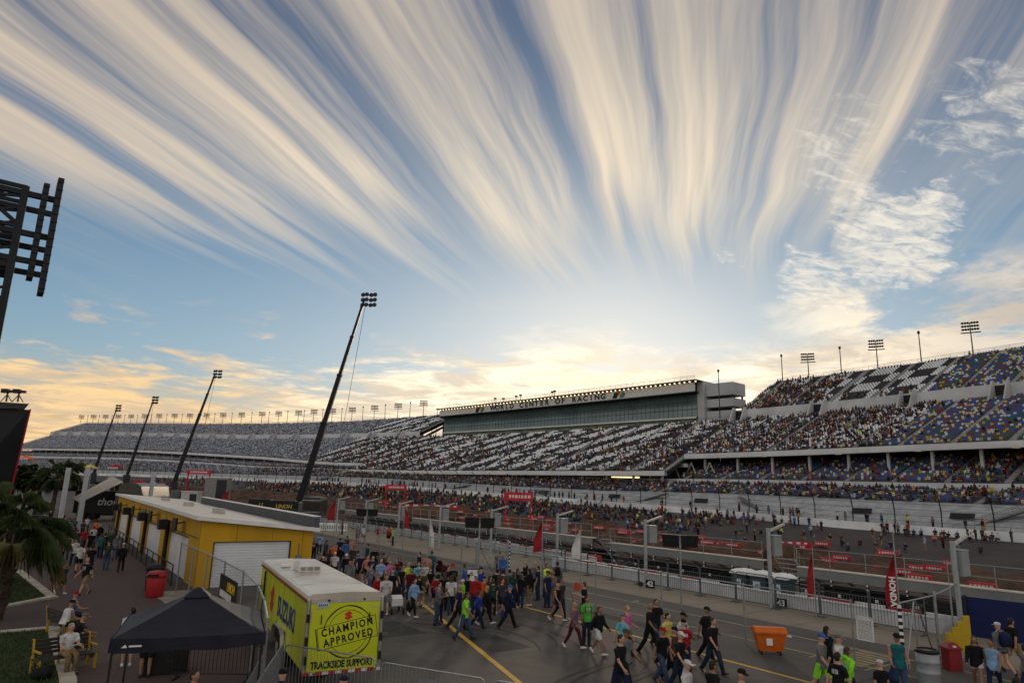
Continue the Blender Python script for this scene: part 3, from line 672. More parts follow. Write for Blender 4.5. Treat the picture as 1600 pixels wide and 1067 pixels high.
bl = MB(); bl.sheet(cp(108.5, 18, 8.4), cp(113, 18, 8.4), cp(113, 18, 10.3), cp(108.5, 18, 10.3), .05); bl.build('blue_panel', mat('blue_panel', (0.02, 0.04, 0.20), .5), stand_c)

# outer wall of the track and the debris fence over it
tw = empty('track_wall', label='long white concrete wall at the top of the banked track', cat='wall')
slabstrip('wall', -60, 585, 0.0, 0.55, off(zw, -1.0), off(zw, 1.15), mat('track_wall_white', (0.60, 0.62, 0.63), .6, 0, .14, .15), tw)
fen = empty('debris_fence', label='tall black debris fence of cables along the top of the white track wall', cat='fence')
for s in np.arange(14, 560, 6.4):
    z = float(zw(s)); p = MB(); p.tube([cp(s, .8, z + .9), cp(s, .9, z + 3.2), cp(s, .5, z + 4.9), cp(s, -.9, z + 6.0)], .085, 5); p.build('post', black, fen)
cab = MB()
for o, h in ((.82, 1.7), (.88, 2.5), (.9, 3.3), (.7, 4.1), (.5, 4.9)):
    s = np.arange(10, 560, 6.4); cab.tube(cp(s, o - .1, zw(s) + h), .022, 3)
cab.build('cable', steel_dark, fen)
# ramps bridging from the lower seats to the track wall, and small black boards on the front planks
for k, (s, dr) in enumerate(((37, 1), (84, -1), (101, 1), (139, -1), (163, 1), (196, -1), (232, 1))):
    st = empty('stairs', cp(s, 4, 0) * 0, label='grey metal access stair on the bleacher front behind the white track wall', cat='stairs', group='access stairs along the track wall')
    m_ = MB(); a, b = cp(s, 5.5, float(z_s1b(s)) - .3), cp(s + 8.5 * dr, 2.6, float(zw(s)) + .6)
    n_ = (cp(s, 1, 0) - cp(s, 0, 0)); m_.sheet(a, b, b + n_ * 1.3, a + n_ * 1.3, .2); m_.build('flight', railm, st)  # black sheet added to darken the space below the benches, standing in for shade
    r_ = MB()
    for q in (0, 1.3):
        A_, B_ = Vector(a + n_ * q), Vector(b + n_ * q); up_ = Vector((0, 0, 1.0)); r_.tube([A_ + up_, B_ + up_], .04, 4); r_.tube([A_ + up_ * .5, B_ + up_ * .5], .03, 4)
        for t in range(8): c_ = A_.lerp(B_, t / 7); r_.tube([c_, c_ + up_], .03, 4)
    r_.build('handrail', galv, st)
for s in (43.5, 58, 90, 112, 133): 
    bd = MB(); f = .45; zz = (float(zw(s)) + .6) * (1 - f) + float(z_s1b(s)) * f + .35
    bd.sheet(cp(s, 4.4, zz - .3), cp(s + 3.2, 4.4, zz - .3), cp(s + 3.2, 4.8, zz + .5), cp(s, 4.8, zz + .5), .06)
    o = bd.build('notice_board', black); tag(o, 'small black notice board on the grey boards behind the track wall', 'sign', 'black notice boards along the stand front')
    for k in range(5):
        q = MB(); q.sheet(cp(s + .4 + k * .5, 4.52, zz - .02), cp(s + .7 + k * .5, 4.52, zz - .02), cp(s + .7 + k * .5, 4.62, zz + .22), cp(s + .4 + k * .5, 4.62, zz + .22), .02); q.build('mark', white, o)

# light masts on top of the stands
lampm = mat('floodlight_glass', (0.35, 0.34, 0.32), .2, 0.2, .1, 3)
def flood_mast(name, base, h, face, big, label, group):
    e = empty(name, base, face, label, 'light pole', group)
    p = MB(); p.tube([(0, 0, 0), (0, 0, h)], [.16, .11], 6); p.build('pole', steel_dark, e)
    if big:
        f = MB(); f.beam((-1.9, 0, h - 2.3), (1.9, 0, h - 2.3), .22)
        for k in range(3): f.beam((-1.8, 0, h - 1.5 + k * .75), (1.8, 0, h - 1.5 + k * .75), .09)
        f.build('crossarm', steel_dark, e)
        l = MB()
        for k in range(3):
            for j in range(-3, 4):
                if j: l.lathe([(.10, -.16), (.26, .1), (.29, .2), (.05, .21)], 8, (j * .52 - (.15 if j > 0 else -.15), 0, h - 1.5 + k * .75), 'y')
        l.build('floodlights', steel_dark, e)
    else:
        l = MB(); l.cbox(-.28, .28, -.7, .25, h - .1, h + .45); l.build('lamp_head', steel_dark, e)
    return e
mast_big = mast_thin = None
def mast(px, py_top, py_bot, s_guess, d, zfun, big, where):
    global mast_big, mast_thin
    s = s_guess
    for _ in range(30):
        P_ = cp(s, d, float(zfun(s))); q = P_ - _C; x = CX + F * (q @ _rt) / (q @ _fw); s += (x - px) * 0.12
    q = P_ - _C; h = (py_bot - py_top) / F * (q @ _fw); fa = math.atan2(P_[1], P_[0]) - math.pi / 2
    lab = ('floodlight mast with three rows of lamps on the rim of the ' if big else 'slim single lamp pole on the rim of the ') + where
    grp = ('floodlight masts' if big else 'slim lamp poles') + ' on the ' + where
    return flood_mast('floodlight_mast' if big else 'lamp_pole', P_, h, fa, big, lab, grp)
for k, px in enumerate((125, 144, 163, 183, 203, 224, 247, 271, 295, 321, 347, 376, 408, 434, 465, 489, 518, 549, 584, 621, 661)):
    hh = 12.5 + (px - 125) / 536 * 12
    mast(px, 660 - hh, 660, 590 - px * .6, 66, z_upt, True, 'far grey grandstand')
for px in (135, 153, 173, 193, 213, 235, 259, 283, 308, 334, 361, 392, 419, 448, 474, 503, 533, 566, 601, 640):
    hh = 11.5 + (px - 125) / 536 * 12
    mast(px, 660 - hh, 660, 590 - px * .6, 66, z_upt, False, 'far grey grandstand')
for px, a, b in ((1264, 553, 592), (1372, 531, 577), (1521, 503, 556)): mast(px, a, b, 150 - (px - 1100) * .2, 66, z_upt, True, 'nearest grandstand')
for px, a, b in ((1223, 560, 600), (1315, 541, 582), (1440, 519, 567)): mast(px, a, b, 150 - (px - 1100) * .2, 66, z_upt, False, 'nearest grandstand')
for px, a, b in ((674, 631, 658), (681, 637, 682)):
    P_ = cp(228, 62, 26.0); q = P_ - _C; mast(px, a, b, 230, 62, lambda s: 26.0 + 0 * s, False, 'gap between far grandstand and glass tower')
mast(1125, 581, 655, 108, 47, lambda s: 26.0 + 0 * s, False, 'stand beside the glass tower')
tg = empty('tower_ground'); bpy.data.objects.remove(tg)
# ------------------------------------------------------------------ the glass tower
tower = empty('tower_building', (0, 0, 0), label='long white and glass control tower above the middle grandstand', cat='building')
T0, T1 = 119.3, 224.0
Z = lambda a, b: I(T0, a, T1, b)
tealg = mat('teal_glass', (0.135, 0.190, 0.180), 0.16, 0.2, 0.25, .18, spec=0.9, rgb2=(0.09, 0.13, 0.13))
palg = mat('pale_green_glass', (0.26, 0.31, 0.20), 0.2, 0.2, 0.2, .3, spec=.7)
faswhite = mat('fascia_white', (0.56, 0.56, 0.55), .55, 0, .05, .1)
slabstrip('lower_glazing', T0, T1, 50, 62, Z(24.6, 24.0), Z(26.75, 26.35), palg, tower)
slabstrip('sill', T0, T1, 49.3, 62, Z(26.754, 26.354), Z(27.2, 26.75), faswhite, tower)
slabstrip('glazing', T0, T1, 50, 62, Z(27.204, 26.754), Z(33.8, 32.6), tealg, tower)
slabstrip('soffit', T0 - .6, T1 + 2, 47.6, 62.5, Z(33.804, 32.604), Z(34.05, 32.87), steel_dark, tower)
slabstrip('fascia', T0 - .6, T1 + .6, 47.9, 63, Z(34.054, 32.874), Z(36.6, 35.0), faswhite, tower)
mm = MB()
for s in np.arange(T0, T1 + .1, 1.5):
    a = float(Z(27.2, 26.75)(s)); b = float(Z(33.8, 32.6)(s)); mm.beam(cp(s, 49.95, a), cp(s, 49.95, b), .07, .07)
for f in (.33, .66): mm.tube(cp(np.arange(T0, T1, 3), 49.93, Z(27.2, 26.75)(np.arange(T0, T1, 3)) * (1 - f) + f * Z(33.8, 32.6)(np.arange(T0, T1, 3))), .06, 4)
mm.build('mullion', mat('mullion_metal', (.10, .14, .14), .4, .5), tower)
rf = slabstrip('roof', T0 - 1.5, T1 + 1, 46.4, 63.4, Z(36.85, 35.25), Z(37.15, 35.6), steel_dark, tower)
for s in np.arange(T0 - 1, T1, 1.55): bul = MB(); bul.lathe([(.08, -.12), (.22, -.05), (.25, .08), (.1, .14)], 8, tuple(cp(s, 47.4, float(Z(36.70, 35.10)(s))))); bul.build('eave_lamp', mat('eave_lamp', (1.0, .80, .50), .5, 0, .02, 2, emit=2.6), tower)
rr_ = MB(); s = np.arange(T0 - 1, T1, 2.0); zz = Z(37.15, 35.6)(s)
rr_.tube(cp(s, 47, zz + 1.1), .05, 4); rr_.tube(cp(s, 47, zz + .6), .04, 4)
for k in range(len(s)): rr_.tube([cp(s[k], 47, zz[k]), cp(s[k], 47, zz[k] + 1.1)], .04, 4)
rr_.build('railing', railm, tower)
for s_, h_ in ((196, 1.5), (192, 1.1), (186, 1.4), (184, 1.6), (170, 1.4), (169, 1.6)):
    c_ = MB(); q = cp(s_, 48, float(Z(37.15, 35.6)(s_))); c_.tube([q, q + np.array([0, 0, h_])], .10, 5); c_.cbox(q[0] - .4, q[0] + .5, q[1] - .3, q[1] + .3, q[2] + h_, q[2] + h_ + .5); c_.build('roof_camera', black, tower)
# lettering, glyph by glyph along the curved fascia (seen from inside it reads towards smaller s)
lett = mat('dark_letters', (0.03, 0.028, 0.028), .6)
phrase = 'WORLD CENTER OF RACING'
sa, sb = 203.5, 149.5                                         # spans the pixels 765..947
def s_at(px, d=47.8, z=35.5, s=170.0):
    for _ in range(40):
        q = cp(s, d, z) - _C; s += (CX + F * (q @ _rt) / (q @ _fw) - px) * .1
    return s
sa, sb = s_at(770), s_at(942)
for k, ch in enumerate(phrase):
    if ch == ' ': continue
    s = sa + (sb - sa) * k / (len(phrase) - 1); z = float(Z(34.05, 32.87)(s)) * .5 + float(Z(36.6, 35.0)(s)) * .5
    o = cp(s, 47.86, z); t = cp(s - .1, 47.86, z) - cp(s + .1, 47.86, z)
    text('letter', ch, 2.35, lett, tower, o, t, (0, 0, 1), depth=.04, bold=.085, sx=1.15)
for px in (750, 967):                                         # the winged emblem at either end of the lettering
    s = s_at(px); z = float(Z(34.05, 32.87)(s)) * .5 + float(Z(36.6, 35.0)(s)) * .5
    fr = frame(cp(s, 47.86, z), cp(s - .1, 47.86, z) - cp(s + .1, 47.86, z), (0, 0, 1))
    em = MB(); cs_ = [(.02, .02, .02), (.62, .10, .02), (.65, .45, .03), (.03, .22, .12), (.03, .10, .35)]
    shapes = [[(-2.4, -.9), (-1.0, -1.0), (-.2, .2), (-.6, 1.0), (-1.8, .6)], [(-.6, .3), (.3, .2), (.6, 1.2), (-.2, 1.3)], [(.2, -.1), (1.0, .1), (1.1, .9), (.6, 1.0)], [(.2, -1.0), (1.4, -.8), (2.3, -.1), (1.2, .3), (.5, -.2)], [(1.2, .35), (2.2, 0.0), (2.0, .6), (1.3, .8)]]
    for k, sh in enumerate(shapes): em.cur = k; polyplate(em, fr, sh, .0, .06 + .004 * k)
    em.build('emblem', [mat('emblem_%s' % n_, c) for n_, c in zip(('black', 'red', 'yellow', 'green', 'blue'), cs_)], tower)
# stair core with open balconies at the right end of the tower
cb = MB()
for s0_, s1_, d0_, d1_, za, zb_ in ((117.55, 119.25, 50.0, 62, 24, 36.9),): 
    p = [cp(s0_, d0_, za), cp(s1_, d0_, za), cp(s1_, d1_, za), cp(s0_, d1_, za)]; cb.hexa([*p] + [q + np.array([0, 0, zb_ - za]) for q in p])
cb.build('stair_core', mat('pale_grey_panel', (.42, .43, .44), .6, 0, .06, .15), tower)
for za, zb_ in ((32.8, 36.2), (29.64, 31.87), (24.0, 28.57)):
    b_ = MB(); p = [cp(110.9, 51.0, za), cp(117.5, 51.0, za), cp(117.5, 57.5, za), cp(110.9, 57.5, za)]; b_.hexa([*p] + [q + np.array([0, 0, zb_ - za]) for q in p]); b_.build('balcony', MATS['pale_grey_panel'], tower)
for s_, d_ in ((111.4, 51.7), (111.4, 56.8), (117.1, 56.8)):
    b_ = MB(); b_.beam(cp(s_, d_, 28.5), cp(s_, d_, 32.9), .4); b_.build('pier', steel_dark, tower)
bw = MB(); p = [cp(113.2, 54.5, 28.574), cp(117.48, 54.5, 28.574), cp(117.48, 57.2, 28.574), cp(113.2, 57.2, 28.574)]; bw.hexa([*p] + [q + np.array([0, 0, 1.06]) for q in p]); p = [q + np.array([0, 0, 3.3]) for q in p]; bw.hexa([*p] + [q + np.array([0, 0, .92]) for q in p]); bw.build('inner_wall', under, tower)

# ------------------------------------------------------------------ people
SH = {'black': (.014, .014, .016), 'navy': (.014, .020, .060), 'white': (.62, .62, .64), 'grey': (.17, .17, .18), 'dark grey': (.05, .05, .055), 'red': (.36, .018, .025), 'maroon': (.11, .014, .022),
      'orange': (.80, .16, .03), 'salmon': (.55, .22, .16), 'light blue': (.25, .42, .66), 'blue': (.05, .14, .42), 'royal blue': (.025, .05, .30), 'cyan': (.16, .50, .60), 'teal': (.02, .14, .16),
      'pink': (.70, .16, .42), 'yellow': (.62, .52, .13), 'neon green': (.30, .85, .04), 'green': (.10, .48, .06), 'neon yellow': (.55, .85, .06), 'mauve': (.20, .11, .14), 'olive': (.08, .075, .04),
      'brown': (.10, .055, .035), 'dark green': (.02, .06, .045), 'khaki': (.26, .19, .10), 'blue jeans': (.055, .085, .16), 'dark jeans': (.022, .034, .070), 'dark blue': (.015, .03, .08)}
def cloth(c): return mat('cloth_' + c.replace(' ', '_'), SH[c], .85, 0, .22, 2.6, spec=.15, bump=.9)
skins = [mat('skin_' + n_, c, .55, 0, .06, 6) for n_, c in (('fair', (.48, .27, .19)), ('tan', (.36, .19, .12)), ('olive', (.28, .15, .09)), ('brown', (.12, .060, .038)))]
hairs = {n_: mat('hair_' + n_, c, .6, 0, .25, 20) for n_, c in (('dark', (.018, .013, .010)), ('brown', (.06, .032, .018)), ('blonde', (.38, .25, .10)), ('grey', (.25, .24, .23)))}
eyem = mat('eye', (.03, .02, .02), .3); lipm = mat('lips', (.30, .10, .08), .5); shoem = {'dark': mat('shoe_dark', (.02, .02, .02), .6), 'white': mat('shoe_white', (.65, .65, .66), .6)}

POSES = {  # lean, (thigh, knee) left and right, (shoulder, elbow, spread) left and right, head turn
    'walk_a': (.05, (.42, .12), (-.30, .30), (-.40, .25, .10), (.38, .45, .10), 0.1),
    'walk_b': (.05, (-.28, .34), (.40, .10), (.36, .50, .12), (-.36, .22, .10), -0.1),
    'walk_c': (.06, (.22, .06), (-.12, .62), (-.15, .30, .12), (.20, .35, .12), 0.2),
    'walk_d': (.04, (-.34, .22), (.46, .26), (.30, 1.45, .15), (-.30, .30, .10), -0.2),
    'walk_e': (.08, (.30, .10), (-.20, .48), (.15, 1.10, .18), (.10, .25, .15), 0.0),
    'stand_a': (.0, (.03, .05), (-.03, .03), (.05, .18, .10), (.02, .22, .12), 0.25),
    'stand_b': (.04, (.08, .10), (-.05, .05), (.35, 1.75, .12), (.30, 1.65, .12), -0.3),
    'stand_c': (-.02, (-.05, .06), (.10, .16), (.10, .20, .14), (-.15, 1.20, .45), 0.3),
    'stand_d': (.02, (.05, .05), (-.06, .04), (.25, .85, .06), (.25, .85, .06), 0.0),
    'push': (.16, (.34, .12), (-.26, .35), (.70, .65, .10), (.70, .65, .10), 0.0),
    'sit_a': (.10, (1.45, 1.42), (1.40, 1.36), (.55, .95, .12), (.50, 1.05, .14), 0.2),
    'sit_b': (.28, (1.42, 1.25), (1.50, 1.45), (.75, .80, .10), (.60, .95, .15), -0.3),
    'floor': (.12, (2.05, 2.05), (1.85, 1.95), (.95, .60, .15), (.85, .70, .15), 0.2),
    'floor_b': (-.22, (1.55, .35), (2.0, 1.95), (-.45, .10, .25), (.70, .60, .15), -0.2),
}
TOR = ((-.07, .145, .105), (.0, .168, .122), (.10, .158, .116), (.20, .143, .106), (.30, .158, .112), (.40, .176, .116), (.465, .178, .108), (.515, .125, .085), (.545, .070, .062))
def skeleton(p):
    lean, lg, rg, la, ra, hd = POSES[p]
    J = {}
    def rx(v, a): return Vector((v[0], v[1] * math.cos(a) + v[2] * math.sin(a), v[2] * math.cos(a) - v[1] * math.sin(a)))
    for sd, sg, (a, b) in (('l', -1, lg), ('r', 1, rg)):
        h = Vector((sg * .092, 0, 0)); k = h + Vector((sg * .01, math.sin(a) * .43, -math.cos(a) * .43)); n = k + Vector((0, math.sin(a - b) * .42, -math.cos(a - b) * .42))
        J[sd + 'hip'], J[sd + 'knee'], J[sd + 'ank'] = h, k, n; J[sd + 'fa'] = (a - b) if abs(a - b) < 1.2 else 0.5
    for sd, sg, (q, e, ab) in (('l', -1, la), ('r', 1, ra)):
        s = Vector((sg * .186, 0, .455)); d1 = Vector((sg * math.sin(ab), math.sin(q) * math.cos(ab), -math.cos(q) * math.cos(ab)))
        q2 = q + e; ab2 = ab * (1 - .9 * min(e, 1.3)); d2 = Vector((sg * math.sin(ab2 * .6), math.sin(q2), -math.cos(q2))).normalized()
        el = s + d1 * .285; wr = el + d2 * .245
        J[sd + 'sh'], J[sd + 'el'], J[sd + 'wr'] = rx(s, lean), rx(el, lean), rx(wr, lean); J[sd + 'hd'] = rx(d2, lean)
    J['rx'] = lambda v: rx(v, lean)
    low = min(J['lank'].z, J['rank'].z) - .085
    if p.startswith('floor'): low = min(low, -.13)
    J['up'] = -low; J['hd'] = hd; J['lean'] = lean
    return J
def ring(J, z, a, b, n=14):
    return [J['rx'](Vector((a * math.cos(2 * math.pi * k / n), b * math.sin(2 * math.pi * k / n) + .012, z))) for k in range(n)]
def ball(mb, c, rx_, ry_, rz_, n=10, m=7, M=None):
    rings = []
    for i in range(m):
        t = math.pi * (i + .5) / m; rings.append([Vector((rx_ * math.sin(t) * math.cos(2 * math.pi * k / n), ry_ * math.sin(t) * math.sin(2 * math.pi * k / n), -rz_ * math.cos(t))) for k in range(n)])
    if M: rings = [[M @ v for v in r] for r in rings]
    mb.loft([[v + c for v in r] for r in rings])
def head_frame(J): return J['rx'](Vector((0, .018, .70))), Matrix.Rotation(J['hd'], 3, 'Z') @ Matrix.Rotation(-J['lean'] * .3, 3, 'X')
def mb_body(p):
    J = skeleton(p); mb = MB(); mb.loft([ring(J, *t) for t in TOR])
    hc, HM = head_frame(J)
    mb.tube([J['rx'](Vector((0, .0, .50))), J['rx'](Vector((0, .012, .64)))], [.060, .054], 10)
    ball(mb, hc, .075, .094, .112, 12, 9, HM)
    ball(mb, hc + HM @ Vector((0, .020, -.060)), .052, .066, .056, 10, 6, HM)          # jaw
    ball(mb, hc + HM @ Vector((0, .096, -.022)), .013, .020, .022, 6, 5, HM)            # nose
    for sg in (-1, 1): ball(mb, hc + HM @ Vector((sg * .077, -.008, -.012)), .012, .022, .032, 6, 5, HM)
    for sd in 'lr':
        mb.tube([J[sd + 'hip'] + Vector((0, 0, .03)), J[sd + 'hip'].lerp(J[sd + 'knee'], .4), J[sd + 'knee'], J[sd + 'knee'].lerp(J[sd + 'ank'], .35), J[sd + 'ank']], [.088, .080, .056, .057, .036], 10)
        mb.tube([J[sd + 'sh'].lerp(J['rx'](Vector((0, 0, .45))), .25), J[sd + 'sh'], J[sd + 'el'], J[sd + 'el'].lerp(J[sd + 'wr'], .3), J[sd + 'wr']], [.055, .053, .041, .041, .026], 8)
        a = J[sd + 'ank']; fa = J[sd + 'fa']; fd = Vector((0, math.cos(fa), math.sin(fa)))
        mb.tube([a - fd * .05 - Vector((0, 0, .035)), a + fd * .06 - Vector((0, 0, .045)), a + fd * .16 - Vector((0, 0, .055))], [.035, .036, .024], 8)
    return mb
def mb_hands(J):
    mb = MB()
    for sd, sg in (('l', -1), ('r', 1)):
        w_, d = J[sd + 'wr'], J[sd + 'hd'].normalized(); x = Vector((1, 0, 0)); x = (x - d * x.dot(d)).normalized(); y = d.cross(x)     # x across the body, y along the palm
        mb.loft([[w_ + d * t + x * (a * .5 * th) + y * (b * .5 * wd) for a, b in ((-1, -1), (1, -1), (1.2, 0), (1, 1), (-1, 1), (-1.2, 0))] for t, wd, th in ((-.02, .046, .032), (.03, .070, .028), (.085, .078, .024))])
        for k, ln in enumerate((.068, .078, .072, .056)):
            o = w_ + d * .08 + y * ((k - 1.5) * .0195); cu = -x * sg
            mb.tube([o, o + d * ln * .5 + cu * .006, o + d * ln * .85 + cu * .030, o + d * ln * .92 + cu * .052], [.0092, .009, .008, .006], 5)
        o = w_ + d * .025 - y * .032
        mb.tube([o, o + d * .035 - y * .022, o + d * .068 - y * .022 - x * sg * .018], [.012, .0105, .008], 5)
    return mb
def mb_shirt(p, sl):
    J = skeleton(p); mb = MB(); g = .017
    seated = p[:3] in ('sit', 'flo')
    tor = [((-.11 if not seated else -.03), .180, .138)] + [(z, a + g, b + g) for z, a, b in TOR[1:-1]] + [(.535, .085, .078)]
    mb.loft([ring(J, *t) for t in tor])
    for sd in 'lr':
        s0 = J[sd + 'sh'].lerp(J['rx'](Vector((0, 0, .44))), .35)
        if sl == 'short': mb.tube([s0, J[sd + 'sh'], J[sd + 'sh'].lerp(J[sd + 'el'], .75)], [.070, .073, .066], 10)
        elif sl == 'long': mb.tube([s0, J[sd + 'sh'], J[sd + 'el'], J[sd + 'el'].lerp(J[sd + 'wr'], .95)], [.070, .072, .058, .044], 10)
    if sl == 'hood':
        for sd in 'lr': mb.tube([J[sd + 'sh'].lerp(J['rx'](Vector((0, 0, .44))), .35), J[sd + 'sh'], J[sd + 'el'], J[sd + 'el'].lerp(J[sd + 'wr'], .95)], [.074, .077, .064, .050], 10)
        ball(mb, J['rx'](Vector((0, -.075, .53))), .11, .075, .075)
    return mb
def mb_pants(p, kind):
    J = skeleton(p); mb = MB(); g = .014
    mb.loft([ring(J, -.10, .150, .115), ring(J, -.03, .178, .134), ring(J, .05, .176, .132), ring(J, .12, .168, .125)])
    for sd in 'lr':
        h, k, a = J[sd + 'hip'] + Vector((0, 0, .02)), J[sd + 'knee'], J[sd + 'ank']
        if kind == 'shorts': mb.tube([h, h.lerp(k, .45), h.lerp(k, .93)], [.102, .100, .092], 10)
        elif kind == 'short shorts': mb.tube([h, h.lerp(k, .42)], [.102, .098], 10)
        elif kind == 'leggings': mb.tube([h, h.lerp(k, .4), k, k.lerp(a, .35), a], [.098, .089, .064, .064, .043], 10)
        else: mb.tube([h, h.lerp(k, .4), k, k.lerp(a, .35), a - Vector((0, 0, .02))], [.102, .098, .079, .076, .066], 10)
    return mb
def mb_shoes(p, side):
    J = skeleton(p); mb = MB()
    for sd in side:
        a = J[sd + 'ank']; fa = J[sd + 'fa']; f = Vector((0, math.cos(fa), math.sin(fa))); u = Vector((0, -math.sin(fa), math.cos(fa))); x = Vector((1, 0, 0)); o = a - u * .085
        sec = [(-.075, .030, .075), (-.03, .040, .095), (.05, .044, .080), (.12, .047, .055), (.18, .038, .042), (.205, .018, .025)]
        mb.loft([[o + f * t + x * (wd * c) + u * (.0 if s < 0 else ht * s) for c, s in ((-1, -1), (1, -1), (1, .45), (.6, 1), (-.6, 1), (-1, .45))] for t, wd, ht in sec])
    return mb
def mb_hair(p, kind):
    J = skeleton(p); mb = MB(); hc, HM = head_frame(J)
    if kind == 'cap':
        prof = [(.086, .106, .035), (.088, .108, .055), (.078, .098, .095), (.05, .062, .122), (.012, .015, .130)]
        mb.loft([[hc + HM @ Vector((a * math.cos(2 * math.pi * k / 14), b * math.sin(2 * math.pi * k / 14) - .004, z)) for k in range(14)] for a, b, z in prof])
        top = [hc + HM @ Vector((x, y, z)) for x, y, z in ((-.075, .07, .042), (-.055, .165, .022), (0, .185, .016), (.055, .165, .022), (.075, .07, .042))]
        low = [v - HM @ Vector((0, 0, .010)) for v in top]; n = 5
        mb.add(top + low, [tuple(range(5)), tuple(range(9, 4, -1))] + [(k, n + k, n + k + 1, k + 1) for k in range(4)] + [(4, 9, 5, 0)])
        return mb
    ball(mb, hc + HM @ Vector((0, -.018, .028)), .084, .094, .100, 12, 8, HM)
    ball(mb, hc + HM @ Vector((0, -.040, -.025)), .078, .068, .085, 10, 6, HM)
    if kind == 'long':
        mb.loft([[hc + HM @ Vector((a * math.cos(2 * math.pi * k / 12), b * math.sin(2 * math.pi * k / 12) + y, z)) for k in range(12)] for a, b, y, z in ((.075, .05, -.045, .02), (.092, .055, -.055, -.08), (.105, .050, -.075, -.20), (.085, .035, -.095, -.31), (.05, .02, -.10, -.35))])
    if kind == 'tail': mb.tube([hc + HM @ Vector(q) for q in ((0, -.09, .03), (0, -.15, .0), (0, -.165, -.09), (0, -.15, -.18))], [.03, .034, .028, .008], 7)
    return mb
def remesh_batch(jobs):
    """fuse each set of overlapping lofts into one continuous skin"""
    obs = []
    for key, mb, vox, ratio in jobs:
        o = link('tmp', mb.mesh('tmp')); m = o.modifiers.new('r', 'REMESH'); m.mode = 'VOXEL'; m.voxel_size = vox
        s = o.modifiers.new('s', 'SMOOTH'); s.factor = .5; s.iterations = 3
        d = o.modifiers.new('d', 'DECIMATE'); d.ratio = ratio
        obs.append((key, o))
    dg = bpy.context.evaluated_depsgraph_get(); out = {}
    for key, o in obs:
        me = bpy.data.meshes.new_from_object(o.evaluated_get(dg)); out[key] = me
    for _, o in obs: old = o.data; bpy.data.objects.remove(o); bpy.data.meshes.remove(old)
    return out
def finish(me, name, mats, z):
    me.name = name; me.transform(Matrix.Translation((0, 0, z))); me.materials.clear()
    for m in mats: me.materials.append(m)
    me.polygons.foreach_set('use_smooth', [True] * len(me.polygons)); return me
def append_mesh(me, mb, mi):
    bm = bmesh.new(); bm.from_mesh(me); vs = [bm.verts.new(v) for v in mb.v]
    for f in mb.f:
        try: q = bm.faces.new([vs[i] for i in f]); q.material_index = mi; q.smooth = True
        except ValueError: pass
    bm.to_mesh(me); bm.free()
WARD = {}
def build_wardrobe(need):
    jobs = []
    for (p, part, kind) in sorted(need):
        if part == 'body': jobs.append(((p, part, kind), mb_body(p), .017, .30))
        elif part == 'shirt': jobs.append(((p, part, kind), mb_shirt(p, kind), .020, .35))
        elif part == 'pants': jobs.append(((p, part, kind), mb_pants(p, kind), .020, .35))
        elif part == 'hair' and kind != 'cap': jobs.append(((p, part, kind), mb_hair(p, kind), .014, .35))
    for key, me in remesh_batch(jobs).items():
        p, part, kind = key; J = skeleton(p)
        if part == 'body':
            me = finish(me, 'person', [skins[0], eyem, lipm], 0)
            append_mesh(me, mb_hands(J), 0)
            hc, HM = head_frame(J); f = MB()
            for sg in (-1, 1): ball(f, hc + HM @ Vector((sg * .030, .086, .008)), .014, .008, .008, 6, 4, HM)
            append_mesh(me, f, 1); f = MB(); ball(f, hc + HM @ Vector((0, .086, -.066)), .024, .010, .007, 6, 4, HM); append_mesh(me, f, 2)
            me.transform(Matrix.Translation((0, 0, J['up'])))
        else: me = finish(me, {'shirt': 'shirt', 'pants': 'trousers', 'hair': 'hair'}[part], [eyem], J['up'])
        WARD[key] = me
    for (p, part, kind) in need:
        J = skeleton(p)
        if part == 'hair' and kind == 'cap': WARD[(p, part, kind)] = finish(mb_hair(p, 'cap').mesh('cap'), 'cap', [eyem], J['up'])
        if part == 'shoe': WARD[(p, part, kind)] = finish(mb_shoes(p, kind).mesh('shoe'), 'shoe', [shoem['dark']], J['up'])
def dress(o, m):
    o.material_slots[0].link = 'OBJECT'; o.material_slots[0].material = m
HAIRW = {'cap': 'cap', 'short': 'short hair', 'long': 'long hair', 'tail': 'tied back hair', 'bald': 'bald head'}
LABELS_USED = {}

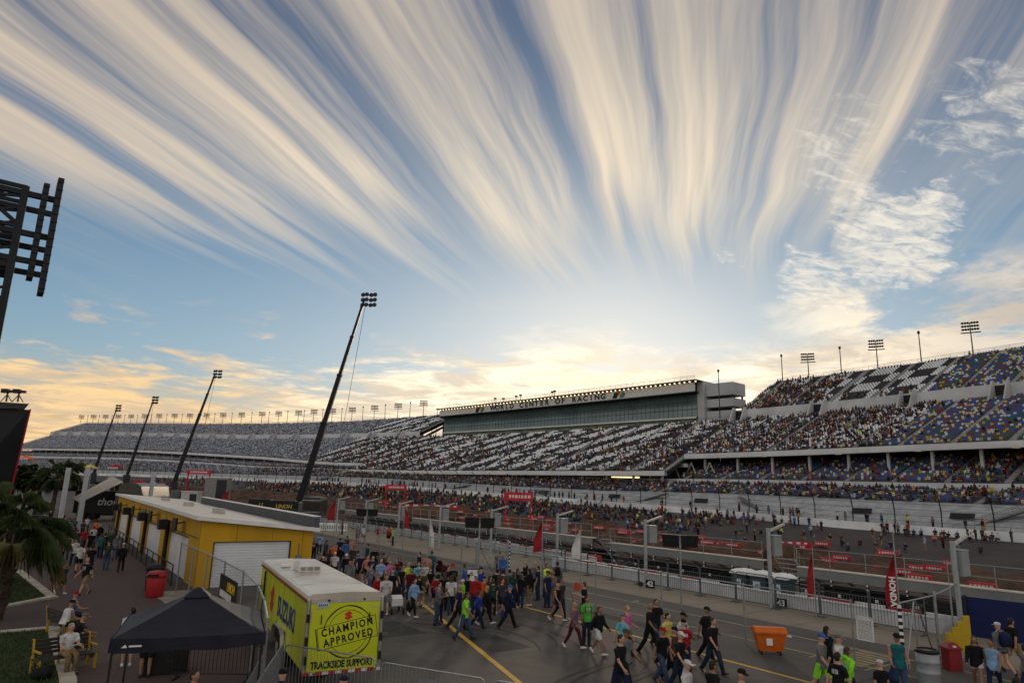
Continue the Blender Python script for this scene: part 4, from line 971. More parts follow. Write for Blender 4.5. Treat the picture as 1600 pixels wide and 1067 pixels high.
# each row: pixel of the head, top colour and sleeve, bottom colour and cut, head, facing, pose, size, where
P_ = '''
492 841 black short|dark jeans long|short dark|T|walk_a|1|by the yellow garage corner at the crowd's edge
501 832 light blue short|dark jeans long|short brown|T|walk_b|1|by the yellow garage corner
510 843 dark grey hood|black long|short dark|TR|walk_c|1|second row behind the trailer by the garage
505 868 black short|black shorts|cap white|T|walk_a|.8|child just behind the trailer roof by the garage
522 848 orange short|dark jeans long|short brown|T|walk_b|1|in the dense crowd behind the trailer
524 861 white short|black shorts|cap white|T|walk_d|.95|facing us just behind the trailer roof
532 839 navy short|dark jeans long|short dark|A|walk_a|1|at the back of the crowd behind the trailer
543 837 black hood|black long|short dark|TL|stand_b|1|at the back of the crowd behind the trailer
541 844 blue short|khaki shorts|short brown|A|walk_c|1|back row of the crowd near the pit fence
552 839 salmon short|khaki shorts|short grey|TR|walk_a|1.02|back row of the crowd behind the trailer
553 851 dark grey short|black long|short dark|T|walk_b|1|in the middle of the crowd behind the trailer
542 864 black long|black long|cap white|T|walk_e|.97|beside the trailer roof edge
560 858 olive short|dark jeans long|short brown|A|walk_a|1|in the middle of the crowd behind the trailer
565 862 navy short|black shorts|cap blue|T|walk_a|1.02|right of the trailer roof, print on the chest
574 866 salmon short|black shorts|long brown|TR|walk_b|.95|right of the trailer roof
575 849 dark green long|black long|short dark|L|stand_c|1|standing at the far edge of the crowd by the pit fence
586 853 black hood|dark jeans long|short dark|T|walk_d|1|apart from the crowd near the pit fence
594 852 grey long|dark jeans leggings|long dark|T|walk_a|.96|apart from the crowd near the pit fence
596 872 light blue short|black long|short grey|T|walk_e|1.02|large one at the front of the crowd right of the trailer
606 868 black short|dark jeans long|short dark|TR|walk_b|1|in the crowd right of the trailer
610 875 pink short|black leggings|short blonde|T|walk_a|.9|small one in the crowd right of the trailer
622 871 maroon long|black leggings|long brown|TL|walk_d|.96|in the crowd right of the trailer
628 884 black short|dark jeans long|tail dark|TR|walk_c|.9|in the crowd behind the stroller
633 878 dark grey short|grey shorts|short dark|T|walk_a|.85|child in the crowd behind the stroller
590 895 red long|dark jeans long|cap grey|TR|walk_e|1|close behind the trailer's right edge
605 895 white short|grey shorts|short dark|T|push|1.03|pushing the white and black stroller
614 887 black short|black long|short dark|T|walk_b|1|behind the one pushing the stroller
639 877 neon yellow short|black leggings|long blonde|T|walk_a|.96|walking toward us past the stroller
632 875 grey hood|black leggings|long brown|T|walk_b|.95|beside the bright yellow top past the stroller
655 877 cyan short|dark grey shorts|short dark|T|walk_e|1|in the middle of the crowd
647 874 black short|black long|long dark|T|walk_b|.95|in the middle of the crowd
666 876 white long|navy long|short dark|T|walk_a|1|with shoulder straps in the middle of the crowd
656 862 navy short|black long|short dark|L|stand_a|1|by the pit fence posts behind the crowd
668 865 salmon short|black shorts|short grey|A|stand_a|1.02|by the pit fence posts behind the crowd
675 860 teal short|dark jeans long|short brown|A|stand_c|1.04|by the red covered stroller
648 902 light blue hood|black leggings|long dark|TR|walk_d|.97|in front of the crowd, bag in hand
655 896 black short|grey shorts|short brown|AR|walk_a|.9|behind the light blue hooded top
685 909 grey hood|blue jeans long|short dark|R|stand_b|1|looking down beside the yellow line
691 918 maroon short|navy leggings|tail brown|L|stand_d|.85|facing the grey hooded top by the yellow line
695 895 black short|black long|long brown|A|stand_a|.98|among the group around the blue jacket
700 883 navy short|dark jeans long|short brown|R|stand_b|1|among the group around the blue jacket
708 881 black short|black long|cap red|AL|stand_a|1.1|tall one with arms down in the standing group
717 911 navy short|black long|short grey|R|walk_b|1.04|walking beside the bright green shirt
726 881 blue short|dark jeans long|short dark|R|stand_b|1|by the white cart at the pit fence
728 922 neon green short|blue jeans long|short dark|R|walk_a|1.04|carrying a white bag across the yellow line
725 905 neon green short|black shorts|cap white|L|walk_c|.85|child in the standing group
744 897 red long|dark jeans long|cap white|A|stand_a|1.05|with white marks in the standing group
752 886 royal blue hood|dark jeans long|cap navy|L|stand_c|1.05|by the scaffold frame at the pit fence
748 921 royal blue hood|navy long|short dark|R|walk_b|.88|boy walking in front of the red jacket
760 913 black hood|black leggings|long blonde|R|walk_a|.94|walking in front of the standing group
765 899 dark grey long|dark jeans long|long brown|AR|stand_b|.96|behind the red jacket group
777 888 black long|blue jeans long|short dark|A|stand_a|1.04|in the group by the barrier near the pit fence
786 889 brown long|blue jeans long|short dark|A|stand_a|1.06|broad one in the group by the barrier
795 912 navy hood|black long|cap blue|R|walk_a|1.02|with white stripes holding a blue bag
797 889 teal short|dark jeans long|short dark|A|stand_b|1|in the group by the barrier
803 893 dark green short|dark jeans long|long brown|AR|stand_a|.97|in the group by the barrier
809 888 black short|black long|long brown|R|stand_a|.96|beside the barrier near the pit fence
822 877 black hood|dark jeans long|short grey|L|stand_b|1.03|tall one leaning beside the barrier near the pit fence
827 888 black hood|khaki shorts|short dark|AL|stand_a|1.04|standing alone with shorts near the red feather flag
836 877 grey long|black long|short blonde|T|stand_b|1|behind the red feather flag pole
841 884 navy short|dark jeans long|short dark|L|stand_a|1|by the red feather flag pole
854 880 neon yellow long|navy long|short dark|R|stand_b|1.02|with white sleeves by the white flag
856 892 navy short|dark jeans long|cap dark|R|stand_a|1|in front of the bright yellow top
871 877 grey hood|blue jeans long|short dark|A|stand_a|1.03|with black backpack by the white flag
862 893 khaki short|khaki shorts|short blonde|T|stand_d|1|holding a blue helmet near the folding chair
871 909 black none|blue jeans short shorts|long blonde|R|walk_a|.95|woman walking past the folding chair
876 904 dark grey short|dark jeans long|short brown|R|walk_c|1.04|leaning walker near the folding chair
914 909 black short|black long|short brown|L|stand_b|1.02|alone beside the white flag pole
897 938 mauve long|maroon leggings|long blonde|R|walk_a|.96|woman with white shoes on the yellow line
917 931 green short|dark jeans long|short dark|TR|stand_a|1.02|with a black backpack on the yellow line
935 945 black hood|white shorts|short brown|R|walk_b|.96|with grey socks walking by the yellow line
978 944 pink short|black long|short blonde|R|walk_e|1|with open black jacket near the yellow line
972 956 cyan short|dark jeans long|cap grey|AR|walk_a|1|beside the pink top
976 979 grey short|black long|cap olive|R|walk_b|1.04|right behind the big black shirt
968 987 black short|navy long|short dark|R|walk_a|1.06|big one walking in front of the cyan shirt
1014 939 black short|black long|bald none|R|walk_a|1.05|striding ahead of the yellow shirt
1024 933 black short|dark jeans long|short dark|TR|walk_d|1.04|walking beside the bald one
1041 956 yellow short|black long|short dark|R|walk_c|1.02|in the group on the yellow line
1034 977 black short|blue jeans long|cap red|R|walk_b|.98|in the group on the yellow line
1051 977 brown none|black long|cap dark|R|walk_e|.95|bare armed in the group on the yellow line
1061 983 black short|dark jeans long|cap white|R|walk_a|1|in front of the red shirt
1065 954 white short|black shorts|cap dark|R|walk_b|1|behind the red shirt
1068 965 red short|navy long|cap dark|A|walk_a|1.03|in the group on the yellow line
1102 945 black short|black long|cap dark|R|walk_b|1.06|tall one left of the orange dumpster
1112 962 black short|dark jeans long|short brown|TR|walk_a|1.02|with a white print left of the orange dumpster
1071 1027 white long|black long|cap white|R|walk_a|1|at the bottom edge below the red shirt
1111 1028 black long|black long|short dark|AR|walk_b|1.02|at the bottom edge right of the white jacket
1156 1040 black short|black long|cap dark|TR|walk_a|1.04|with white shoulder panels at the bottom edge
1289 975 black long|black long|long dark|AR|walk_b|1.02|behind the bright green shorts
1280 986 grey short|neon green shorts|cap blue|R|walk_a|1.05|beside the lane at lower right
1307 990 white long|dark jeans long|cap grey|R|walk_c|1.02|walking behind the bright green jacket
1306 1015 black short|black long|short dark|AR|walk_a|1.04|with white back lettering at the bottom edge
1321 1007 neon green hood|dark jeans long|long brown|AR|walk_b|.98|at the bottom edge right of centre
1375 1031 black short|black long|cap white|AL|stand_a|.86|child with a number on the back
1400 989 teal none|blue jeans long|cap dark|T|stand_d|1.06|alone with folded hands beside the striped post
1521 990 black long|white short shorts|long brown|T|walk_a|.98|woman beside the red bin
1547 995 light blue none|navy leggings|tail dark|T|walk_b|.97|woman in sunglasses right of the red bin
1560 972 grey hood|blue jeans short shorts|cap white|AL|walk_c|1|by the blue wall
1577 963 black short|khaki shorts|short dark|AR|walk_b|1.04|with a white towel on the back by the blue wall
1598 1002 grey short|dark jeans long|short dark|R|walk_a|1|at the right edge by the blue wall
1586 1054 maroon short|dark jeans long|long dark|A|walk_b|1|at the bottom right corner
536 811 red short|dark grey long|short dark|L|stand_b|1|alone inside the pit lane near the white pit wall
560 821 grey short|grey shorts|short brown|A|walk_a|1|on the far pit lane left of the white top
569 820 white short|grey shorts|short dark|A|walk_b|1.02|on the far pit lane by the pit wall
592 820 red short|grey short shorts|short brown|A|stand_a|1|standing in the far pit lane
608 822 red short|black shorts|short dark|A|stand_c|1|in the far pit lane trio
611 820 orange none|dark grey shorts|short brown|AR|stand_a|1|vest wearer in the far pit lane trio
615 824 neon green short|dark jeans long|short brown|L|stand_a|1|right one of the far pit lane trio
780 861 grey short|dark grey shorts|short dark|A|stand_a|1|behind the fence gate near the pit wall
786 866 blue long|blue jeans long|long blonde|T|stand_a|.97|behind the fence gate near the pit wall
91 867 orange short|black shorts|short blonde|T|walk_a|1.02|on the brick paving beside the lawn
102 879 dark grey short|black shorts|short dark|TR|walk_c|.86|smaller one beside the orange shirt on the bricks
139 869 black short|khaki shorts|short grey|TL|walk_a|1.05|man striding toward us on the brick paving
128 847 white short|black shorts|short dark|A|walk_b|1.02|walking away in the middle of the brick paving
145 850 black short|black shorts|short dark|A|walk_a|1|beside the white shirt walking away
171 845 dark green short|blue jeans long|cap dark|A|stand_a|1.02|near the yellow garage doors
194 847 black long|black long|cap white|A|walk_b|1.02|near the yellow garage doors
125 804 orange short|grey shorts|short dark|A|walk_b|1|far along the brick paving by the fence
57 818 orange short|black shorts|short dark|A|walk_a|1|far left below the palm leaves
110 808 navy short|dark jeans long|short dark|A|walk_b|1|in the dense group far along the bricks
138 806 white short|dark jeans long|short dark|A|walk_a|1|far along the bricks by the garage
148 822 white short|black long|short dark|A|walk_c|.98|by the black garage railing
160 833 teal short|dark jeans long|short brown|A|walk_a|1|by the black garage railing
166 831 black short|black long|short dark|A|walk_b|1.03|by the black garage railing
144 829 black short|black shorts|short dark|A|walk_a|1|middle distance on the bricks
78 809 red short|black long|short dark|A|walk_b|1.02|far along the bricks
107 834 olive short|dark jeans long|short dark|A|walk_a|1|middle distance behind the palm leaves
40 832 black short|black long|short dark|T|walk_b|1.03|below the palm leaves at far left
54 842 dark grey short|grey long|short brown|TL|walk_a|1|below the palm leaves at far left
86 812 maroon short|dark jeans long|short dark|A|walk_a|1|far along the bricks
91 805 navy short|black long|short dark|A|walk_c|1|in the dense group far along the bricks
70 800 light blue short|khaki shorts|short brown|A|walk_a|1|by the far palms
62 797 royal blue short|dark jeans long|short dark|A|walk_b|1|by the far palms
80 797 black short|black long|cap white|A|walk_a|1|by the far palms
100 800 maroon short|black long|short dark|A|walk_b|1|in the dense group far along the bricks
72 806 green short|dark jeans long|short dark|A|walk_a|1|in the dense group far along the bricks
118 808 teal short|dark jeans long|short dark|A|walk_a|1|far along the bricks by the fence
132 812 dark grey short|black long|short dark|A|walk_b|1|far along the bricks by the garage
209 948 white short|black shorts|short dark|A|stand_a|1|under the dark canopy tent, back to us
238 958 blue short|black shorts|short dark|A|stand_b|1.02|under the dark canopy tent
252 955 black long|black long|short dark|AR|stand_c|1.06|in the darkness under the canopy tent
305 1046 black short|dark jeans long|short dark|TR|stand_a|1|face looking out at the bottom edge beside the tent
442 1046 navy hood|black long|cap dark|A|stand_b|1|behind the trailer's left corner at the bottom edge
538 1056 dark blue short|black long|cap navy|A|stand_a|.98|at the bottom edge behind the trailer's barrier
64 812 black short|dark jeans long|short dark|A|walk_a|1.01|in the packed walkway crowd left of the garage, behind the white shirts
96 815 black short|black long|short brown|A|walk_a|0.94|among the walkway crowd by the palms, ahead of the white shirts
104 822 dark grey short|blue jeans long|short brown|T|walk_b|1.02|in the walkway crowd near the fence, beside the white shirts
116 818 navy short|black shorts|short dark|A|walk_c|0.99|in the packed walkway crowd left of the garage, behind the black shirts
122 826 maroon short|khaki shorts|short brown|A|walk_a|0.96|among the walkway crowd by the palms, ahead of the black shirts
134 824 red short|dark jeans long|short dark|T|walk_b|1.02|in the walkway crowd near the fence, beside the black shirts
152 812 orange short|black long|short dark|A|walk_b|0.96|in the packed walkway crowd left of the garage, behind the orange shirt
158 818 black hood|blue jeans long|short grey|A|walk_a|1.02|among the walkway crowd by the palms, ahead of the orange shirt
98 838 brown long|black shorts|short brown|T|walk_b|0.99|in the walkway crowd near the fence, beside the orange shirt
86 826 olive short|khaki shorts|short dark|A|walk_b|0.96|in the packed walkway crowd left of the garage, behind the white shirts
120 840 white short|dark jeans long|short grey|A|walk_a|1.03|among the walkway crowd by the palms, ahead of the white shirts
176 828 dark green short|black long|short grey|T|walk_b|1.02|in the walkway crowd near the fence, beside the white shirts
184 836 grey hood|blue jeans long|short grey|A|walk_b|0.98|in the packed walkway crowd left of the garage, behind the black shirts
66 828 teal short|black shorts|short brown|A|walk_b|0.95|among the walkway crowd by the palms, ahead of the black shirts
516 857 dark grey short|dark jeans long|long brown|A|walk_a|0.91|deep in the crowd behind the trailer, left part
532 853 black hood|blue jeans long|cap dark|A|stand_b|0.97|deep in the crowd behind the trailer, middle part
548 872 grey hood|khaki shorts|cap dark|A|walk_b|1.03|deep in the crowd behind the trailer, right part
583 868 navy short|black long|short brown|T|stand_a|1.02|deep in the crowd behind the trailer, left part
600 863 brown long|black shorts|cap dark|A|walk_b|0.95|deep in the crowd behind the trailer, middle part
617 882 teal short|dark jeans long|long brown|T|walk_e|0.91|deep in the crowd behind the trailer, right part
643 886 maroon short|blue jeans long|short dark|T|walk_e|1.00|deep in the crowd past the stroller, left part
660 888 olive short|khaki shorts|short brown|T|walk_e|1.02|deep in the crowd past the stroller, middle part
672 886 black short|black long|long brown|TR|walk_a|0.91|deep in the crowd past the stroller, right part
683 897 red short|black shorts|short dark|A|walk_e|0.90|deep in the crowd past the stroller, left part
706 897 white short|dark jeans long|long brown|A|walk_b|1.00|deep in the crowd past the stroller, middle part
732 897 black short|blue jeans long|cap dark|T|walk_e|0.98|deep in the crowd past the stroller, right part
757 900 orange short|khaki shorts|cap dark|A|walk_b|0.93|deep in the standing group by the pit fence, left part
771 905 dark green short|black long|short brown|A|stand_b|0.90|deep in the standing group by the pit fence, middle part
784 902 dark grey short|black shorts|short dark|TR|walk_b|0.95|deep in the standing group by the pit fence, right part
814 897 black hood|dark jeans long|long brown|A|stand_b|0.91|deep in the standing group by the pit fence, left part
580 880 grey hood|blue jeans long|short brown|TR|walk_b|0.91|deep in the standing group by the pit fence, middle part
627 868 navy short|khaki shorts|short dark|T|walk_b|0.98|deep in the standing group by the pit fence, right part
1035 1063 red short|dark jeans long|cap red|R|walk_a|1|top of a red cap at the bottom edge
'''
def parse(row):
    a = row.split('|'); h = a[0].split(); px, py = int(h[0]), int(h[1]); top = ' '.join(h[2:-1]); sl = h[-1]
    b = a[1].split(); cut = 'short shorts' if a[1].endswith('short shorts') else b[-1]; bot = a[1][:-len(cut)].strip()
    return px, py, top, sl, bot, cut, a[2].split(), a[3], a[4], float(a[5]), a[6]
ROWS = [parse(r) for r in P_.strip().split('\n')]
SEATED = [  # seated by the lawn: pixel of the head, clothes, facing azimuth, pose
    ((115, 928), 'blue', 'none', 'dark jeans', 'long', ('cap', 'red'), 65, 'sit_a', 'on the farther bench beside the lawn corner'),
    ((104, 941), 'white', 'none', 'black', 'shorts', ('cap', 'dark'), 60, 'sit_b', 'back to us on the farther bench'),
    ((121, 961), 'black', 'short', 'blue jeans', 'long', ('cap', 'grey'), 95, 'sit_b', 'leaning forward on the nearer bench'),
    ((110, 977), 'white', 'short', 'khaki', 'long', ('short', 'grey'), 160, 'sit_a', 'reading a paper on the nearer bench')]
need = set()
for r in ROWS:
    p = r[8]; need |= {(p, 'body', ''), (p, 'shirt', r[3]), (p, 'pants', r[5]), (p, 'shoe', 'l'), (p, 'shoe', 'r')}
    if r[6][0] != 'bald': need.add((p, 'hair', r[6][0]))
for r in SEATED:
    p = r[7]; need |= {(p, 'body', ''), (p, 'shirt', r[2]), (p, 'pants', r[4]), (p, 'shoe', 'l'), (p, 'shoe', 'r'), (p, 'hair', r[5][0])}
build_wardrobe(need)
def person(loc, rz, top, sl, bot, cut, head, pose, size, label, skin=None, shoe='dark', cat='person'):
    o = link('person', WARD[(pose, 'body', '')]); o.location = loc; o.rotation_euler = (0, 0, rz); g = rng.uniform(.97, 1.08); o.scale = (size * g, size * g, size)
    dress(o, skin or rng.choice(skins[:3] + [skins[0]])); tag(o, label, cat)
    s = link({'short': 'shirt', 'long': 'jacket', 'hood': 'hooded_jacket', 'none': 'sleeveless_top'}[sl], WARD[(pose, 'shirt', sl)], o); dress(s, cloth(top))
    s = link({'long': 'trousers', 'leggings': 'leggings'}.get(cut, 'shorts'), WARD[(pose, 'pants', cut)], o); dress(s, cloth(bot))
    for sd in 'lr': s = link('shoe', WARD[(pose, 'shoe', sd)], o); dress(s, shoem[shoe])
    if head[0] != 'bald':
        h = link('cap' if head[0] == 'cap' else 'hair', WARD[(pose, 'hair', head[0])], o)
        dress(h, cloth({'dark': 'black', 'white': 'white', 'blue': 'blue', 'red': 'red', 'grey': 'grey', 'navy': 'navy', 'olive': 'olive'}[head[1]]) if head[0] == 'cap' else hairs[head[1]])
    return o
def print_mesh(pose, seed):
    '''broken rows of lettering-like print lying on the shirt's chest or back'''
    J = skeleton(pose); mb = MB(); r = random.Random(seed); side = 1 if seed % 2 else -1
    rows = ((.40, .06), (.33, .035), (.28, .03)) if seed % 3 else ((.40, .035), (.355, .10))
    for zc, hh in rows:
        x = -.10 + r.uniform(0, .03)
        while x < .09:
            w_ = r.uniform(.018, .05); q = []
            for xx, z in ((x, zc - hh / 2), (x + w_, zc - hh / 2), (x + w_, zc + hh / 2), (x, zc + hh / 2)):
                b = .137; yy = side * b * math.sqrt(max(0, 1 - (xx / .19) ** 2)) * 1.03 + .012 + side * .004; q.append(J['rx'](Vector((xx, yy, z))))
            mb.add(q, [(0, 1, 2, 3)] if side < 0 else [(3, 2, 1, 0)]); x += w_ + .012
    me = mb.mesh('shirt_print', [white]); me.transform(Matrix.Translation((0, 0, J['up']))); return me
PRINTS = {}
FACE = {'A': 0, 'R': 90, 'T': 180, 'L': -90, 'TR': 135, 'TL': -135, 'AR': 45, 'AL': -45}
GARM = {'short': 'shirt', 'long': 'jacket', 'hood': 'hooded top', 'none': 'sleeveless top'}
PEOPLE = {}
placed = []
for (px, py, top, sl, bot, cut, head, fc, pose, size, where) in ROWS:
    q = G(px, py, 1.745 * size)
    for _ in range(12):                                     # keep neighbours from standing inside one another
        hit = [p for p in placed if abs(p[0] - q[0]) + abs(p[1] - q[1]) < .42]
        if not hit: break
        v = Vector((q[0], q[1], 0)).normalized(); q = q + np.array([v.x, v.y, 0]) * .22
    placed.append(q)
    az = 34.2 + math.degrees(math.atan((px - CX) / F)) + FACE[fc] + rng.uniform(-12, 12)
    if fc in ('R', 'TR') and px > 850: az = {'R': 168, 'TR': 185}[fc] + rng.uniform(-10, 10)   # the stream walks down the lane
    bw_ = {'long': 'trousers'}.get(cut, cut)
    bt = bot + ('' if bot.endswith('jeans') and cut in ('long',) else ' ' + bw_)
    hd = {'cap': '%s cap, ' % head[1]}.get(head[0], '')
    lab = '%sperson in %s %s and %s, %s' % ('', top, GARM[sl], bt, where)
    if len(lab.split()) + 2 <= 16 and head[0] == 'cap': lab = lab.replace(', ', ' and %s cap, ' % head[1], 1).replace(' and ', ', ', 1)
    if len(lab.split()) > 16: print('LONG', len(lab.split()), lab)
    lab = ' '.join(lab.split()[:16])
    o = person((q[0], q[1], 0.006), -R(az), top, sl, bot, cut, head, pose, size, lab, shoe='white' if cut in ('leggings', 'short shorts', 'shorts') and rng.random() < .6 else 'dark')
    PEOPLE[(px, py)] = o
    if sl in ('short', 'hood') and pose[:4] in ('walk', 'stan') and rng.random() < .55:
        k_ = (pose, rng.randint(1, 6))
        if k_ not in PRINTS: PRINTS[k_] = print_mesh(*k_)
        pr_ = link('shirt_print', PRINTS[k_], o); dress(pr_, cloth('grey' if top not in ('white', 'grey') and rng.random() < .5 else 'white' if top != 'white' else 'navy'))

# what they carry
def carried(o, kind, side, label, m_main, m_trim, scale=1.0):
    pose = next(r[8] for r in ROWS if PEOPLE[(r[0], r[1])] is o); J = skeleton(pose); mb = MB(); sz_ = o.scale[2]
    if kind == 'backpack':
        c = J['rx'](Vector((0, -.21, .30)))
        mb.loft([[c + Vector((a * x, b * y, z)) for x, y in ((-1, -1), (-.6, -1.25), (.6, -1.25), (1, -1), (1, 1), (-1, 1))] for a, b, z in ((.11, .06, -.22), (.15, .085, -.18), (.155, .09, .05), (.12, .07, .20), (.05, .03, .24))])
        e = link('backpack', mb.mesh('backpack', m_main, True)); t = MB()
        for sg in (-1, 1): t.tube([J['rx'](Vector(q)) for q in ((sg * .10, -.15, .18), (sg * .12, .10, .22), (sg * .115, .155, .36), (sg * .11, .08, .50), (sg * .09, -.11, .48))], .016, 5)
        st = t.build('strap', m_trim, e, True)
    elif kind == 'bag':
        h = J[side + 'wr'] + J[side + 'hd'] * .09
        mb.loft([[h + Vector((a * math.cos(t), b * math.sin(t), z)) for t in np.linspace(0, 6.283, 9)[:-1]] for a, b, z in ((.03, .02, -.02), (.09, .05, -.14), (.14, .09, -.30), (.15, .10, -.38), (.10, .07, -.43))])
        e = link('carrier_bag', mb.mesh('carrier_bag', m_main, True)); t = MB(); t.tube([h + Vector((-.03, 0, -.04)), h + Vector((0, 0, .02)), h + Vector((.03, 0, -.04))], .006, 4); t.build('handle', m_main, e)
    else:
        h = J['rx'](Vector((0, .27, .12))); ball(mb, h, .13, .15, .13, 14, 10); e = link('helmet', mb.mesh('helmet', m_main, True)); t = MB(); t.sheet(*[h + Vector(q) for q in ((-.09, .125, -.03), (.09, .125, -.03), (.08, .12, .05), (-.08, .12, .05))], .012); t.build('visor', m_trim, e)
    e.location = o.location + Vector((0, 0, J['up'] * sz_)); e.rotation_euler = o.rotation_euler; e.scale = o.scale
    return tag(e, label, {'backpack': 'bag', 'bag': 'bag'}.get(kind, 'helmet'))
for key, kind, side, lab, mm_ in (((917, 931), 'backpack', '', 'black backpack on the person in the green shirt', 'black'), ((871, 877), 'backpack', '', 'black backpack on the grey hooded person near the white flag', 'black'), ((1560, 972), 'backpack', '', 'navy backpack on the grey hooded person by the blue wall', 'navy'),
        ((728, 922), 'bag', 'l', 'white carrier bag held by the person in the bright green shirt', 'white'), ((795, 912), 'bag', 'l', 'blue carrier bag held by the person with blue cap', 'royal blue'), ((1061, 983), 'bag', 'r', 'pale carrier bag held by the white capped person in front of the red shirt', 'light blue'), ((968, 987), 'bag', 'l', 'dark bag held by the big person in black shirt', 'dark grey'), ((648, 902), 'bag', 'r', 'dark handbag held by the person in the light blue hooded top', 'black'), ((1400, 989), 'bag', 'r', 'dark blue bag held by the person beside the striped post', 'dark blue'),
        ((862, 893), 'helmet', '', 'bright blue helmet held by the person near the orange folding chair', 'blue')):
    carried(PEOPLE[key], kind, side, lab, cloth(mm_), cloth('dark grey'))

# ------------------------------------------------------------------ spectators: small figures on the banked track
def small_person(pose):
    J = skeleton(pose); jobs = [('b', mb_body(pose), .03, .12), ('s', mb_shirt(pose, 'long' if pose in ('stand_b', 'floor') else 'short'), .03, .14), ('p', mb_pants(pose, 'long'), .03, .14)]
    out = remesh_batch(jobs); bm = bmesh.new(); base = 0
    for mi, k in enumerate('bsp'):
        bm.from_mesh(out[k]); bm.faces.ensure_lookup_table()
        for f in bm.faces[base:]: f.material_index = mi
        base = len(bm.faces)
    hb = MB(); ball(hb, J['rx'](Vector((0, .0, .73))), .082, .10, .10, 8, 6)
    vs = [bm.verts.new(v) for v in hb.v]
    for f in hb.f:
        q = bm.faces.new([vs[i] for i in f]); q.material_index = 3
    me = bpy.data.meshes.new('person'); bm.to_mesh(me); bm.free(); me.transform(Matrix.Translation((0, 0, J['up'])))
    for m in (skins[0], cloth('black'), cloth('dark jeans'), hairs['dark']): me.materials.append(m)
    me.polygons.foreach_set('use_smooth', [True] * len(me.polygons)); return me
SMALL = {p: small_person(p) for p in ('stand_a', 'stand_b', 'floor', 'floor_b', 'walk_a', 'sit_a')}
TOPS = ['black'] * 7 + ['dark grey'] * 4 + ['navy'] * 3 + ['maroon'] * 3 + ['brown'] * 3 + ['grey'] * 2 + ['dark green', 'teal', 'blue', 'white', 'white', 'red', 'red', 'mauve', 'dark blue', 'olive', 'light blue', 'orange', 'yellow', 'neon yellow']
def track_z(s, d): return zw(s) + (d * .13 if d < 0 else 0) + .03
def spectator(s, d, pose, top=None, rz=None):
    top = top or rng.choice(TOPS); P = cp(s, d, float(track_z(s, d))); t = cp(s + .1, d, 0) - cp(s, d, 0)
    o = link('person', SMALL[pose]); o.location = P; o.rotation_euler = (0, 0, (math.atan2(t[1], t[0]) + rng.uniform(-.7, .7)) if rz is None else rz)
    for k, m in enumerate((rng.choice(skins[:3]), cloth(top), cloth(rng.choice(['blue jeans', 'dark jeans', 'black', 'khaki', 'dark grey'])), hairs[rng.choice(['dark', 'brown', 'grey', 'blonde'])])):
        o.material_slots[k].link = 'OBJECT'; o.material_slots[k].material = m
    how = 'sitting' if pose[:3] in ('flo', 'sit') else 'walking' if pose[:4] == 'walk' else 'standing'
    where = 'by the white wall' if d > -4 else 'near the dirt' if d < -13 else 'in mid track'
    zone = 'right end' if s < 64 else 'middle stretch' if s < 76 else 'far stretch'
    tag(o, 'spectator in %s %s on the track, %s, %s' % (top, how, where, zone), 'person', 'spectators on the banked track')
    return o
n_small = 0
def dens(s): return 0.62 if s < 62 else (0.8 if s < 76 else 1.0)
while n_small < 124:
    s, d = rng.uniform(36, 90), -rng.choice([rng.uniform(.8, 2.2), rng.uniform(1, 18.5), rng.uniform(3, 18.5)])
    if rng.random() > dens(s): continue
    spectator(s, d, rng.choice(['floor', 'floor', 'floor_b', 'stand_a', 'stand_b', 'walk_a'] if d < -2.5 else ['floor', 'stand_a', 'stand_b', 'floor_b'])); n_small += 1
